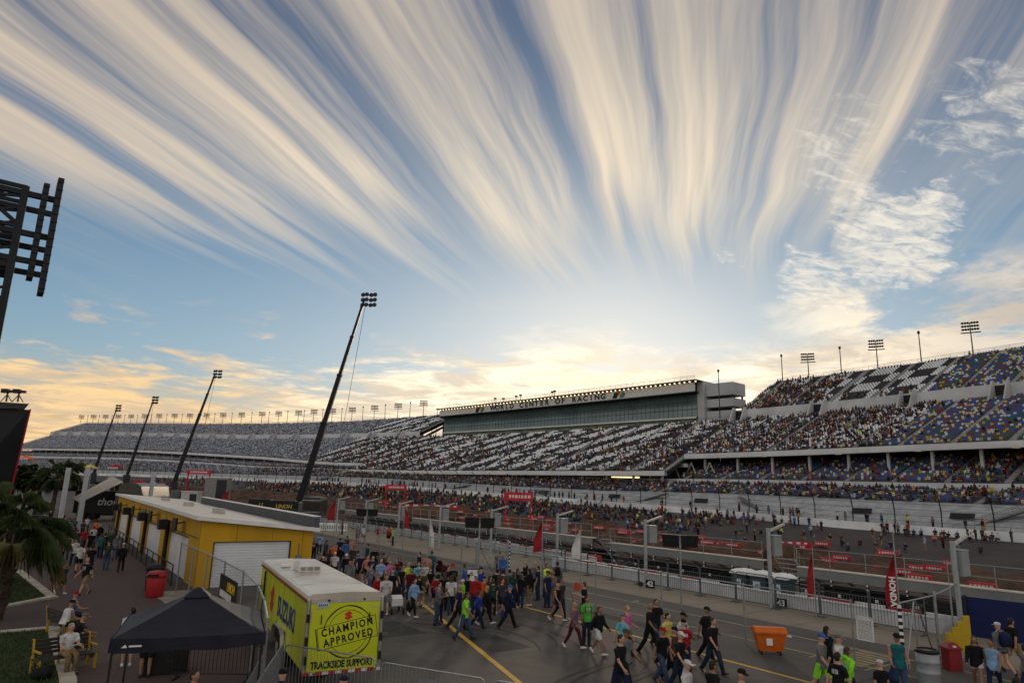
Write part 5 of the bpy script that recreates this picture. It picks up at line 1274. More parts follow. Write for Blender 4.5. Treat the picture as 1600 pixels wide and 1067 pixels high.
# the rest of the crowd: seated in the stands and farther along the track, one mass
def crowd_mesh():
    s, d, z = [np.concatenate([c[k] for c in CROWD]) for k in range(3)]; n1 = len(s)
    q = nrng.uniform(76, 330, 2700); dd = -nrng.uniform(.8, 19, 2700); keep = nrng.random(2700) < np.where(q < 92, .55, np.where(q < 240, .95, .25))
    q, dd = q[keep], dd[keep]; zz = zw(q) + dd * .13 + .03
    wq = nrng.uniform(40, 240, 90); wd = np.full(90, 2.2); wz = zw(wq) + .9
    S, Dn, Zn = np.concatenate([s, q, wq]), np.concatenate([d, dd, wd]), np.concatenate([z, zz, wz]); n = len(S)
    stand = np.concatenate([nrng.random(n1) < .06, nrng.random(len(q)) < .3, np.ones(90, bool)]); ground = np.concatenate([np.zeros(n1, bool), np.ones(len(q) + 90, bool)])
    P = cp(S, Dn, Zn); P1 = cp(S + .01, Dn, Zn); t = P1 - P; t[:, 2] = 0; t /= np.linalg.norm(t, axis=1, keepdims=True); nn = np.stack([t[:, 1], -t[:, 0], 0 * t[:, 0]], -1)
    sc_ = nrng.uniform(.92, 1.1, n); lift = np.where(stand, .80, np.where(ground, .10, .44)); jit = nrng.uniform(-.10, .10, n)
    V = []; Fa = []; Co = []
    ct = [c for c in TOPS if not c.startswith('neon')] * 2 + ['black'] * 8 + ['maroon'] * 6 + ['neon yellow']; tops = np.array([SH[c] for c in ct]); top = tops[nrng.choice(len(ct), n)]; bots = np.array([SH[c] for c in ('dark jeans', 'black', 'blue jeans', 'khaki')])[nrng.choice(4, n)]
    sk = np.array([(.40, .23, .16), (.30, .16, .10), (.02, .015, .012)])[nrng.choice(3, n, p=[.45, .25, .3])]
    def block(cx, cy, z0, z1, wx, wy, wx2, wy2, colr):
        # tapered 8-vertex body piece for all figures at once
        vs = []
        for zz_, a, b in ((z0, wx, wy), (z1, wx2, wy2)):
            for i, j in ((-1, -1), (1, -1), (1, 1), (-1, 1)):
                vs.append(P + t * ((cx + i * a + jit) * sc_)[:, None] + nn * ((cy + j * b) * np.ones(n))[:, None] + np.array([0, 0, 1.0]) * (lift + zz_ * sc_)[:, None])
        b0 = sum(v.shape[0] for v in V); vs = np.stack(vs, 1).reshape(-1, 3); V.append(vs); Co.append(np.repeat(colr, 8, 0))
        base = b0 + np.arange(n)[:, None] * 8
        for f in ((3, 2, 1, 0), (4, 5, 6, 7), (0, 1, 5, 4), (1, 2, 6, 5), (2, 3, 7, 6), (3, 0, 4, 7)): Fa.append(base + np.array([f]))
    one = np.ones(n)
    block(0 * one, 0 * one, 0.0, .34, .17, .12, .21, .12, top); block(0 * one, 0 * one, .34, .56, .22, .12, .10, .08, top)
    block(0 * one, -.03 * one, .56, .69, .075, .085, .095, .10, sk); block(0 * one, .0 * one, .69, .82, .095, .10, .055, .06, np.where((nrng.random(n) < .3)[:, None], top * .8, np.array([(.025, .018, .014)])))
    # legs: hanging down for standing people, thighs forward for the seated
    leg0 = np.where(stand, 0.0, -.22); block(0 * one, np.where(stand, .0, -.24), np.where(stand, -.80, -.14), np.where(stand, .02, .04), np.where(stand, .11, .15), np.where(stand, .08, .22), np.where(stand, .16, .16), np.where(stand, .10, .22), bots)
    return np.concatenate(V), np.concatenate(Fa), np.concatenate(Co)
v, f, c = crowd_mesh()
tag(link('crowd', np_mesh('crowd', v, f, vcol_mat('crowd_clothing', .85, .15), c)), kind='stuff')

# ------------------------------------------------------------------ yellow garage
ylw = mat('yellow_wall_paint', (0.58, 0.33, 0.006), .55, 0, .07, .5, rgb2=(.46, .25, .006), stretch=(1, 1, .25))
roofm = mat('white_membrane_roof', (.64, .57, .47), .33, 0, .10, .35, rgb2=(.52, .44, .34), spec=.8)
doorw = mat('white_roller_door', (.66, .67, .70), .5, 0, .04, .8)
g_ = empty('garage', (8.1, 41.9, 0), 0, 'long yellow garage building with white roller doors and a pale sloping roof', 'building')
W, Lg = 6.3, 46.0
zl = lambda y: 3.70 + .35 * y / Lg
zr = lambda y: 3.02 + .50 * y / Lg
DOORS = [(3.4, 10.4), (14.2, 21.3), (25.0, 32.2), (35.6, 42.2)]
wm = MB(); edges = [0] + [v for d in DOORS for v in d] + [Lg]
for k in range(0, len(edges), 2):
    a, b = edges[k], edges[k + 1]; wm.hexa([(0, a, 0), (.25, a, 0), (.25, b, 0), (0, b, 0), (0, a, zl(a)), (.25, a, zl(a)), (.25, b, zl(b)), (0, b, zl(b))])
for a, b in DOORS: wm.hexa([(0, a, 2.5), (.25, a, 2.5), (.25, b, 2.5), (0, b, 2.5), (0, a, zl(a)), (.25, a, zl(a)), (.25, b, zl(b)), (0, b, zl(b))])
zf = lambda x: zl(0) + (zr(0) - zl(0)) * x / W
for a, b, z0_ in ((.252, .72, 0), (.72, 5.0, 2.42), (5.0, W, 0)): wm.hexa([(a, .002, z0_), (b, .002, z0_), (b, .25, z0_), (a, .25, z0_), (a, .002, zf(a)), (b, .002, zf(b)), (b, .25, zf(b)), (a, .25, zf(a))])
wm.box(W - .25, W, .252, Lg, 0, 3.0); wm.box(.252, W - .252, Lg - .25, Lg, 0, 3.3)
wm.build('wall', ylw, g_)
rm = MB(); rm.hexa([(-.30, -.30, zl(0) + .01), (W + .25, -.30, zr(0) + .01), (W + .25, Lg, zr(Lg) + .01), (-.30, Lg, zl(Lg) + .01), (-.30, -.30, zl(0) + .13), (W + .25, -.30, zr(0) + .13), (W + .25, Lg, zr(Lg) + .13), (-.30, Lg, zl(Lg) + .13)])
rf = rm.build('roof', roofm, g_)
rm = MB(); rm.beam((-.33, -.33, zl(0) + .05), (-.33, Lg, zl(Lg) + .05), .06, .22); rm.beam((-.33, -.335, zl(0) + .05), (W + .28, -.335, zr(0) + .05), .06, .22); rm.build('roof_edge', white, rf)
rm = MB()
for k in range(1, 9): y = k * Lg / 9; rm.beam((-.28, y, zl(y) + .133), (W + .2, y, zr(y) + .133), .06, .012)
rm.build('roof_seam', roofm, rf)
pm = MB(); pm.hexa([(W - .1, -.28, zr(0) + .12), (W + .24, -.28, zr(0) + .12), (W + .24, 34, zr(34) + .12), (W - .1, 34, zr(34) + .12), (W - .1, -.28, zr(0) + .80), (W + .24, -.28, zr(0) + .80), (W + .24, 34, zr(34) + .78), (W - .1, 34, zr(34) + .78)])
pm.build('parapet', mat('grey_blue_parapet', (.065, .075, .095), .6, 0, .08, .4), g_)
pc = MB(); pc.hexa([(W - .14, -.32, zr(0) + .802), (W + .28, -.32, zr(0) + .802), (W + .28, 34.04, zr(34) + .782), (W - .14, 34.04, zr(34) + .782), (W - .14, -.32, zr(0) + .85), (W + .28, -.32, zr(0) + .85), (W + .28, 34.04, zr(34) + .83), (W - .14, 34.04, zr(34) + .83)]); pc.build('coping', white, g_)
def roller(parent, p, q, h, nrm):
    m_ = MB(); p, q = Vector(p), Vector(q); n = 16; nv = Vector(nrm)
    for k in range(n):
        z0, z1 = h * k / n, h * (k + 1) / n - .012; a = [p + nv * .0, q + nv * .0, q - nv * .05, p - nv * .05]
        m_.hexa([v + Vector((0, 0, z0)) for v in a] + [v + Vector((0, 0, z1)) - nv * (.012 if i < 2 else 0) for i, v in enumerate(a)])
    return m_.build('roller_door', doorw, parent)
for a, b in DOORS:
    roller(g_, (.12, b - .03, .02), (.12, a + .03, .02), 2.47, (-1, 0, 0))
    m_ = MB(); m_.tube([(-.12, b + .15, 0), (-.12, b + .15, 3.1)], .13, 8); m_.build('downpipe', black, g_)
    m_ = MB(); m_.beam((.03, a, 2.46), (.03, b, 2.46), .06, .08); m_.build('door_lintel', steel_dark, g_)
    t_ = MB(); t_.cbox(-.62, -.50, a + 1.2, a + 2.5, 2.75, 3.5); o = t_.build('television', black, g_); t2 = MB(); t2.beam((-.5, a + 1.85, 3.15), (0, a + 1.85, 3.25), .07); t2.build('bracket', steel_dark, o)
    t_ = MB(); t_.cbox(-.85, -.3, b - 1.0, b - .35, 2.55, 3.2); o = t_.build('loudspeaker', black, g_); t2 = MB(); t2.beam((-.3, b - .7, 2.9), (0, b - .7, 3.0), .06); t2.build('bracket', steel_dark, o)
t_ = MB(); t_.cbox(-.12, -.005, 22.6, 24.6, 2.75, 3.35); t_.build('wall_sign', mat('grey_sign', (.12, .13, .13), .5), g_)
roller(g_, (.76, .10, .02), (4.96, .10, .02), 2.39, (0, -1, 0))
m_ = MB(); m_.box(.70, .76, -.02, .2, 0, 2.45); m_.box(4.96, 5.02, -.02, .2, 0, 2.45); m_.box(.762, 4.958, -.02, .2, 2.41, 2.45); m_.build('door_frame', steel_dark, g_)

for y in (0.25, 12.3, 23.1, 33.9, 44.0): m_ = MB(); m_.box(-.012, -.001, y - .012, y + .012, .02, 3.55); m_.build('panel_joint', mat('dark_joint', (.20, .11, .004), .8), g_)  # thin strips in a darker yellow mark the panel joints
for x in (1.9, 3.9, 5.7): m_ = MB(); m_.box(x - .01, x + .01, -.010, -.001, 2.44 if x < 5 else .02, zf(x) - .02); m_.build('panel_joint', MATS['dark_joint'], g_)
m_ = MB(); m_.tube([(5.5, -.04, .3), (5.5, -.04, 2.3)], .03, 6); m_.cbox(5.35, 5.65, -.12, -.005, 1.2, 1.65, .01); m_.build('meter_box', cabm_ := mat('meter_grey', (.2, .2, .2), .6), g_)
m_ = MB(); m_.tube([(-.04, 0.6, 2.62), (-.04, 44, 2.62)], .022, 5); m_.build('conduit', steel_dark, g_)
for y in (8, 19, 31): m_ = MB(); m_.cbox(2.2, 2.9, y, y + .7, zl(y) - .3, zl(y) + .22, .03); m_.build('roof_vent', mat('vent_metal', (.42, .41, .38), .5), rf)
# black railing along the garage
rl_ = empty('railing_fence', (7.15, 43.5, 0), 0, 'low black mesh railing along the yellow garage doors', 'fence')
for y in np.arange(0, 40, 2.6): q = MB(); q.beam((0, y, 0), (0, y, 1.15), .06); q.build('post', black, rl_)
q = MB(); q.beam((0, 0, 1.12), (0, 39, 1.12), .05); q.beam((0, 0, .15), (0, 39, .15), .04); q.build('rail', black, rl_)
def mesh_sheet(a, b, h0, h1, step, wr=.004):               # diamond wire netting between two posts
    a, b = Vector(a), Vector(b); L_ = (b - a).length; t = (b - a) / L_; m_ = MB(); H_ = h1 - h0; nn = Vector((t.y, -t.x, 0)) * wr
    def wire(p, q):
        d = (q - p).normalized(); s = d.cross(nn).normalized() * wr; m_.add([p - s, p + s, q + s, q - s], [(0, 1, 2, 3)])
    k = -H_
    while k < L_:
        for sg in (1, -1):
            u0, u1 = k, k + H_; z0, z1 = (h0, h1) if sg > 0 else (h1, h0)
            if u0 < 0: z0 = z0 + (z1 - z0) * (-u0) / H_; u0 = 0
            if u1 > L_: z1 = z0 + (z1 - z0) * (L_ - u0) / (u1 - u0); u1 = L_
            if u1 - u0 > .02: wire(a + t * u0 + Vector((0, 0, z0)) + nn * sg * .5, a + t * u1 + Vector((0, 0, z1)) + nn * sg * .5)
        k += step
    return m_
mesh_sheet((0, 0, 0), (0, 39, 0), .17, 1.1, .16, .006).build('netting', black, rl_)
netm = mat('netting_wire', (.10, .105, .11), .5, .6, .1, 4)
def chain_fence(name, pts, h, label, step=.14, group=None, wr=.004, every=2.6, mid=False):
    e = empty(name, (0, 0, 0), 0, label, 'fence', group); rail = MB()
    for k in range(len(pts) - 1):
        a, b = Vector((*pts[k][:2], 0)), Vector((*pts[k + 1][:2], 0)); n = max(1, round((b - a).length / every))
        for j in range(n):
            p, q = a.lerp(b, j / n), a.lerp(b, (j + 1) / n)
            o = MB(); o.tube([p, p + Vector((0, 0, h + .06))], .036, 6); o.build('post', galv, e)
        if step: mesh_sheet(a, b, .06, h, step, wr).build('netting', netm, e)
        rail.tube([a + Vector((0, 0, h)), b + Vector((0, 0, h))], .028, 6)
        if mid: rail.tube([a + Vector((0, 0, h * .5)), b + Vector((0, 0, h * .5))], .022, 6)
    o = MB(); p = Vector((*pts[-1][:2], 0)); o.tube([p, p + Vector((0, 0, h + .08))], .045, 6); o.build('post', galv, e)
    rail.build('rail', galv, e); return e
fp = [G(*p, 2.5) for p in ((284, 848), (325, 865), (352, 878), (381, 893), (404, 915), (413, 938), (418, 970))]
cf = chain_fence('chain_link_fence', fp, 2.5, 'curved chain link fence between the dark canopy tent and the yellow trailer', .11, None, .004, 4.0)
# the black banner hung on it
fa_, fb_ = Vector((*fp[2][:2], 0)), Vector((*fp[3][:2], 0)); td = (fb_ - fa_).normalized(); nb = Vector((td.y, -td.x, 0))
if nb.x > 0: nb = -nb
bn = MB(); o_ = fa_ + nb * .06 - td * .35; bl_ = 3.3; bn.sheet(o_ + Vector((0, 0, .25)), o_ + td * bl_ + Vector((0, 0, .25)), o_ + td * bl_ + Vector((0, 0, 2.05)), o_ + Vector((0, 0, 2.05)), .015)
ban = bn.build('banner', mat('black_banner', (.012, .013, .014), .6), None); tag(ban, 'black banner with yellow heading hung on the chain link fence beside the garage', 'banner')
frb = frame(o_ + nb * .02 + Vector((0, 0, .25)), td, (0, 0, 1)); txy = mat('banner_yellow', (.70, .48, .02), .6)
text('lettering', 'UNOH', .46, txy, ban, frb(2.3, 1.45, 0), td, (0, 0, 1), bold=.015, depth=.003)
for z_, xs in ((.98, ((.35, 2.6),)), (.5, ((.8, 2.1),))):
    m_ = MB()
    for a, b in xs:
        x = a
        while x < b: wd = rng.uniform(.10, .2); m_.add([frb(x, z_, .006), frb(x + wd, z_, .006), frb(x + wd, z_ + .26, .006), frb(x, z_ + .26, .006)], [(0, 1, 2, 3)]); x += wd + .045
    m_.build('white_line', white, ban)

# ------------------------------------------------------------------ the lime trailer
lime = mat('lime_yellow_vinyl', (.60, .66, .010), .32, 0, .05, .8, spec=.5, rgb2=(.50, .55, .012), stretch=(1, 1, .3))
alum = mat('aluminium_trim', (.55, .53, .50), .35, .7, .08, 2)
TRW, TRL, TB, TT = 2.22, 9.6, .62, 2.66
tr = empty('trailer', (6.86, 19.95, 0), -R(7.6), 'lime yellow box trailer with round stamp artwork parked beside the tent', 'trailer')
b_ = MB(); b_.box(.04, TRW - .04, .03, TRL, TB, TT - .12); b_.build('body', lime, tr)
r_ = MB(); r_.loft([[(.0, y, TT - .12), (.03, y, TT - .03), (.14, y, TT + .02), (TRW / 2, y, TT + .055), (TRW - .14, y, TT + .02), (TRW - .03, y, TT - .03), (TRW, y, TT - .12)] for y in (0, TRL + .04)])
rf = r_.build('roof', mat('trailer_roof_sheet', (.70, .64, .54), .28, .45, .10, .5, rgb2=(.52, .45, .36)), tr)
r_ = MB(); r_.beam((-.012, 0, TT - .17), (-.012, TRL, TT - .17), .03, .06); r_.beam((TRW + .012, 0, TT - .17), (TRW + .012, TRL, TT - .17), .03, .06); r_.build('red_trim', mat('dark_red_trim', (.20, .03, .025), .5), tr)
r_ = MB()
for k in range(1, 5): r_.beam((.15, k * TRL / 5, TT + .035), (TRW - .15, k * TRL / 5, TT + .035), .03, .01)
r_.build('roof_seam', alum, rf)
f_ = MB()
for x in (0, TRW): f_.cbox(x - (.0 if x == 0 else .10), x + (.10 if x == 0 else .0), -.03, .08, TB - .06, TT - .10)
f_.box(.104, TRW - .104, -.03, .026, TT - .22, TT - .122); f_.build('rear_frame', alum, tr)
d_ = MB(); d_.cbox(.11, TRW - .11, -.022, .02, TB + .02, TT - .23, .01); dr = d_.build('ramp_door', lime, tr)
m_ = MB()
for x in (.60, 1.62): m_.cbox(x - .03, x + .03, -.045, -.023, TT - .19, TT - .13, .005)
m_.build('clearance_lamp', black, tr)
for x in (.05, TRW - .05):
    for z in (.95, 1.45, 2.05): m_ = MB(); m_.cbox(x - .045, x + .045, -.07, -.031, z - .11, z + .11, .01); m_.build('hinge', black, tr)
for x in (.42, TRW - .42): m_ = MB(); m_.tube([(x, -.03, 1.88), (x, -.07, 1.90), (x, -.07, 2.10), (x, -.03, 2.12)], .014, 5); m_.build('grab_handle', black, dr)
refl = [mat('reflector_red', (.45, .02, .02), .4), mat('reflector_white', (.7, .7, .7), .4)]
m_ = MB(); n_ = 12
for k in range(n_): m_.cur = k % 2; m_.box(.0 + k * TRW / n_, (k + 1) * TRW / n_ - .004, -.03, .1, TB - .07, TB + .008)
m_.build('bumper', refl, tr)
m_ = MB(); m_.box(.2, TRW - .2, .3, TRL - .3, TB - .16, TB - .002); m_.build('chassis', steel_dark, tr)
for x, sg in ((.16, -1), (TRW - .16, 1)):
    for y in (3.7, 4.7):
        m_ = MB(); m_.lathe([(.12, -.11), (.30, -.11), (.355, -.08), (.355, .08), (.30, .11), (.12, .11)], 18, (x, y, .356), 'x'); wh = m_.build('wheel', rubber, tr, True)
        m_ = MB(); m_.lathe([(.05, -.115), (.20, -.118), (.21, -.10)] if sg < 0 else [(.21, .10), (.20, .118), (.05, .115)], 14, (x, y, .356), 'x'); m_.build('rim', alum, wh)
for x in (-.03, TRW + .03):
    m_ = MB(); pth = [(3.15, .55), (3.3, 1.0), (3.7, 1.12), (4.7, 1.12), (5.1, 1.0), (5.25, .55)]
    for a, b in zip(pth, pth[1:]): m_.beam((x, a[0], a[1]), (x, b[0], b[1]), .14, .035)
    m_.build('mudguard', alum, tr)
m_ = MB(); m_.box(.025, .039, 3.2, 5.2, TB - .0, 1.1); m_.build('wheel_arch', black, tr)
m_ = MB(); m_.box(-.012, .0405, 8.55, 9.3, TB + .1, TT - .3); sd_ = m_.build('side_door', lime, tr); m_ = MB(); m_.box(-.016, .04, 8.42, 8.53, TB + .1, TT - .28); m_.build('door_edge', black, tr); m_ = MB(); m_.tube([(-.02, 8.7, 1.6), (-.06, 8.7, 1.62), (-.06, 8.7, 1.8), (-.02, 8.7, 1.82)], .015, 5); m_.build('handle', black, sd_)
ac = MB(); ac.loft([[(x0 + .0, y0, z), (x1, y0, z), (x1, y1, z), (x0, y1, z)] for x0, x1, y0, y1, z in ((.62, 1.40, 5.05, 6.15, TT + .05), (.62, 1.40, 5.05, 6.15, TT + .22), (.68, 1.34, 5.14, 6.05, TT + .36), (.76, 1.26, 5.25, 5.95, TT + .39))])
acp = ac.build('air_conditioner', mat('off_white_plastic', (.62, .62, .60), .5, 0, .05, 2), rf)
gm = MB()
for c in range(3):
    for k in range(5): gm.beam((.68 + c * .24, 5.035, TT + .10 + k * .026), (.87 + c * .24, 5.035, TT + .10 + k * .026), .014)
gm.build('grille', mat('vent_grey', (.25, .25, .25), .6), rf)
vm = MB(); vm.cbox(.30, .62, 6.6, 6.95, TT + .05, TT + .13); vm.build('roof_vent', white, rf)
# artwork: rear stamp
ink = mat('black_ink', (.014, .014, .012), .5, 0, .2, 6); redi = mat('red_ink', (.50, .035, .02), .45); navyi = mat('navy_ink', (.02, .045, .20), .45)
def slogo(mb, fr, cx, cy, s, z, rot=0):
    a = [(-.5, .15), (.03, .52), (.48, .22), (.27, .07), (.0, .22), (.5, -.15), (-.03, -.52), (-.48, -.22), (-.27, -.07), (.0, -.22)]
    c, sn = math.cos(rot), math.sin(rot)
    polyplate(mb, fr, [(cx + s * (x * c - y * sn), cy + s * (x * sn + y * c)) for x, y in a][::-1], 0, z)
fr = frame((TRW / 2 + .0, -.023, 0), (1, 0, 0), (0, 0, 1)); cx_, cz_ = .10, TB + 1.02
def arc(mb, r, w0, w1, a0, a1, n=34):
    for k in range(n):
        t0, t1 = a0 + (a1 - a0) * k / n, a0 + (a1 - a0) * (k + 1) / n; f = abs(math.sin(3.1 * t0 + 1)); wd = w0 + (w1 - w0) * f
        polyplate(mb, fr, [(cx_ + (r - wd) * math.cos(t0), cz_ + (r - wd) * math.sin(t0)), (cx_ + r * math.cos(t0), cz_ + r * math.sin(t0)), (cx_ + r * math.cos(t1), cz_ + r * math.sin(t1)), (cx_ + (r - wd) * math.cos(t1), cz_ + (r - wd) * math.sin(t1))], 0, .003)
m_ = MB(); arc(m_, .715, .022, .04, R(22), R(170)); arc(m_, .715, .025, .045, R(222), R(352)); arc(m_, .585, .010, .014, R(36), R(158)); arc(m_, .585, .010, .014, R(205), R(348))
m_.build('stamp_ring', ink, dr)
ta = R(10.5); ux, uy = (math.cos(ta), 0, math.sin(ta)), (-math.sin(ta), 0, math.cos(ta))
fb = frame(fr(cx_, cz_ - .02, 0), ux, uy); m_ = MB()
for x0, x1, y0, y1 in ((-.86, .84, .285, .30), (-.86, .84, -.30, -.285), (-.86, -.845, -.285, .285), (.825, .84, -.285, .285), (-.90, -.875, -.30, .30)): polyplate(m_, fb, [(x0, y0), (x1, y0), (x1, y1), (x0, y1)], .0, .0035)
m_.build('stamp_frame', ink, dr)
text('lettering', 'CHAMPION', .285, ink, dr, fb(0, .135, .001), ux, uy, bold=.009, spacing=1.36, depth=.002, sx=.80)
text('lettering', 'APPROVED', .285, ink, dr, fb(0, -.15, .001), ux, uy, bold=.009, spacing=1.36, depth=.002, sx=.80)
text('lettering', 'TRACKSIDE SUPPORT', .255, ink, dr, fr(.0, TB + .17, .001), (1, 0, 0), (0, 0, 1), bold=.012, depth=.002, sx=.72)
m_ = MB(); slogo(m_, fr, cx_ - .02, cz_ + .43, .25, .004); m_.build('red_emblem', redi, dr)
m_ = MB()
for x0, x1, y0, y1 in ((-.98, -.955, 1.95, 2.25), (-.94, -.64, 2.27, 2.295), (.955, .98, 1.95, 2.25), (.64, .94, 2.27, 2.295)): polyplate(m_, fr, [(x0, y0), (x1, y0), (x1, y1), (x0, y1)], 0, .003)
m_.build('corner_marking', alum, dr)
m_ = MB(); m_.cbox(.28, .62, -.045, -.024, TT - .33, TT - .22, .005); pl_ = m_.build('number_plate', mat('pale_blue_plate', (.40, .52, .60), .5), tr)
m_ = MB()
for k in range(5): m_.box(.32 + k * .055, .355 + k * .055, -.049, -.046, TT - .30, TT - .25)
m_.build('plate_mark', navyi, pl_)
# artwork: the left flank
fs_ = frame((.038, 8.0, 0), (0, -1, 0), (0, 0, 1))           # x runs towards the rear
text('lettering', 'SUZUKI', .86, navyi, tr, fs_(4.55, TB + .98, .0), (0, -1, 0), (0, 0, 1), bold=.035, depth=.004, sx=1.15)
m_ = MB(); slogo(m_, fs_, 1.55, TB + 1.02, .92, .006); m_.build('red_emblem', redi, tr)
m_ = MB()
for k in range(1, 8): m_.box(.034, .0395, .9 + k * 1.05, .912 + k * 1.05, TB + .02, TT - .22)
m_.build('panel_seam', mat('dark_seam_line', (.22, .24, .02), .6), tr)  # darker lime strips mark the panel seams
m_ = MB()
for k in range(0, 62):
    for z in (TB + .05, TT - .25): m_.cbox(.030, .041, .25 + k * .15, .268 + k * .15, z - .009, z + .009, .003)
m_.build('rivet_row', alum, tr)
for x in (.075, TRW - .075): m_ = MB(); m_.tube([(x, -.05, TB + .1), (x, -.05, TT - .35)], .014, 6); m_.cbox(x - .03, x + .03, -.08, -.035, TB + .45, TB + .6, .01); m_.build('latch_bar', galv, tr)
for x in (.18, .34, TRW - .34, TRW - .18): m_ = MB(); m_.cbox(x - .05, x + .05, -.046, -.031, TB - .055, TB - .008, .008); m_.build('tail_lamp', mat('tail_lamp_red', (.35, .01, .01), .3), tr)
tg_ = MB(); tg_.beam((TRW / 2, TRL, .5), (TRW / 2, TRL + 1.4, .45), .12); tg_.build('tow_bar', steel_dark, tr)

# ------------------------------------------------------------------ canopy tent
nvy = mat('dark_navy_canvas', (.010, .011, .022), .55, 0, .15, 1.0, spec=.25, bump=.08)
FL, FR_ = Vector(G(173, 1000, 2.28)), Vector(G(414, 989, 2.28)); ex = (FR_ - FL); ex.z = 0; sz_ = ex.length; ex.normalize(); ey = Vector((-ex.y, ex.x, 0))
tn = empty('canopy_tent', (FL.x, FL.y, 0), math.atan2(ex.y, ex.x), 'dark navy pop up canopy tent with peaked roof beside the chain link fence', 'tent')
cm = MB(); n = 12; pk = 3.06; ze = 2.30
vs = []; fs = []
for i in range(n + 1):
    for j in range(n + 1):
        u, v = i / n, j / n; e_ = 1 - max(abs(2 * u - 1), abs(2 * v - 1)); dg_ = min(abs(2 * u - 1), abs(2 * v - 1)) / max(abs(2 * u - 1), abs(2 * v - 1), 1e-6)
        z = ze + (pk - ze) * (e_ ** 1.12) - .07 * (1 - dg_ ** 2) * math.sin(math.pi * min(e_ * 1.2, 1)) * .8 + .008 * math.sin(9 * u + 5 * v) - (.03 * (1 - dg_ ** 2) if e_ < .01 else 0)
        vs.append((u * sz_, v * sz_, z))
fs = [(i * (n + 1) + j, (i + 1) * (n + 1) + j, (i + 1) * (n + 1) + j + 1, i * (n + 1) + j + 1) for i in range(n) for j in range(n)]
cm.add(vs, fs); cm.add([(x, y, z - .012) for x, y, z in vs], [f[::-1] for f in fs]); can = cm.build('canopy', nvy, tn)
vm = MB(); per = [(t, 0) for t in np.linspace(0, 1, 14)] + [(1, t) for t in np.linspace(0, 1, 14)[1:]] + [(t, 1) for t in np.linspace(1, 0, 14)[1:]] + [(0, t) for t in np.linspace(1, 0, 14)[1:]]
vv = []; ff = []
for k, (u, v) in enumerate(per):
    ox, oy = (u - .5) * .025, (v - .5) * .025; s = min(max(abs(2 * u - 1), 0), 1) if v in (0, 1) else abs(2 * v - 1)
    dgn = s; ztop = ze - .03 * (1 - dgn ** 2); vv += [(u * sz_ + ox, v * sz_ + oy, ztop + .012), (u * sz_ + ox * 2 + .01 * math.sin(k * 1.7), v * sz_ + oy * 2 + .01 * math.cos(k * 2.1), ztop - .27 - .02 * math.sin(k * .9))]
for k in range(len(per) - 1): ff.append((2 * k, 2 * k + 1, 2 * k + 3, 2 * k + 2))
vm.add(vv, ff); vm.add([(x * .997 + .004, y * .997 + .004, z) for x, y, z in vv], [f[::-1] for f in ff]); vm.build('valance', nvy, can)
vc = MB(); vc.loft([[(sz_ / 2 + a * r, sz_ / 2 + b * r, z) for a, b in ((-1, -1), (1, -1), (1, 1), (-1, 1))] for r, z in ((.30, pk - .13), (.10, pk + .04), (.02, pk + .08))]); vc.build('vent_cap', nvy, can)
lg = MB(); lg.add([(.22, -.045, ze - .18), (.34, -.045, ze - .18), (.30, -.045, ze - .11)], [(0, 1, 2)]); lg.add([(.37, -.045, ze - .17), (.62, -.045, ze - .17), (.62, -.045, ze - .135), (.37, -.045, ze - .135)], [(0, 1, 2, 3)]); lg.build('white_emblem', white, can)
for x, y in ((.05, .05), (sz_ - .05, .05), (sz_ - .05, sz_ - .05), (.05, sz_ - .05)):
    m_ = MB(); m_.beam((x, y, 0), (x, y, ze - .02), .045); lgp = m_.build('leg', black, tn); m_ = MB(); m_.box(x - .08, x + .08, y - .08, y + .08, 0.005, .02); m_.build('foot', black, lgp)
m_ = MB()
for a, b in (((.05, .05), (sz_ - .05, .05)), ((.05, sz_ - .05), (sz_ - .05, sz_ - .05)), ((.05, .05), (.05, sz_ - .05)), ((sz_ - .05, .05), (sz_ - .05, sz_ - .05))):
    n_ = 4
    for k in range(n_):
        p, q = Vector((*a, 0)).lerp(Vector((*b, 0)), k / n_), Vector((*a, 0)).lerp(Vector((*b, 0)), (k + 1) / n_); m_.beam(p + Vector((0, 0, 1.98)), q + Vector((0, 0, 2.22)), .025); m_.beam(p + Vector((0, 0, 2.22)), q + Vector((0, 0, 1.98)), .025)
m_.build('scissor_frame', steel_dark, tn)
q = G(250, 1050); tb = empty('table', (q[0], q[1], 0), math.atan2(ex.y, ex.x), 'folding table under a black cloth in the shade of the tent', 'table')
m_ = MB(); m_.cbox(-.45, .75, -.35, .35, .02, .76, .02); m_.build('tablecloth', black, tb); m_ = MB(); m_.box(-.47, .77, -.37, .37, .762, .79); m_.build('tabletop', steel_dark, tb)
m_ = MB(); m_.cbox(-.2, .2, -.2, .2, .792, 1.05, .03); bx = m_.build('box', mat('red_crate', (.30, .02, .02), .5)); bx.location = (q[0] + .3, q[1] + .1, 0); tag(bx, 'small red box on the black table under the tent', 'box')

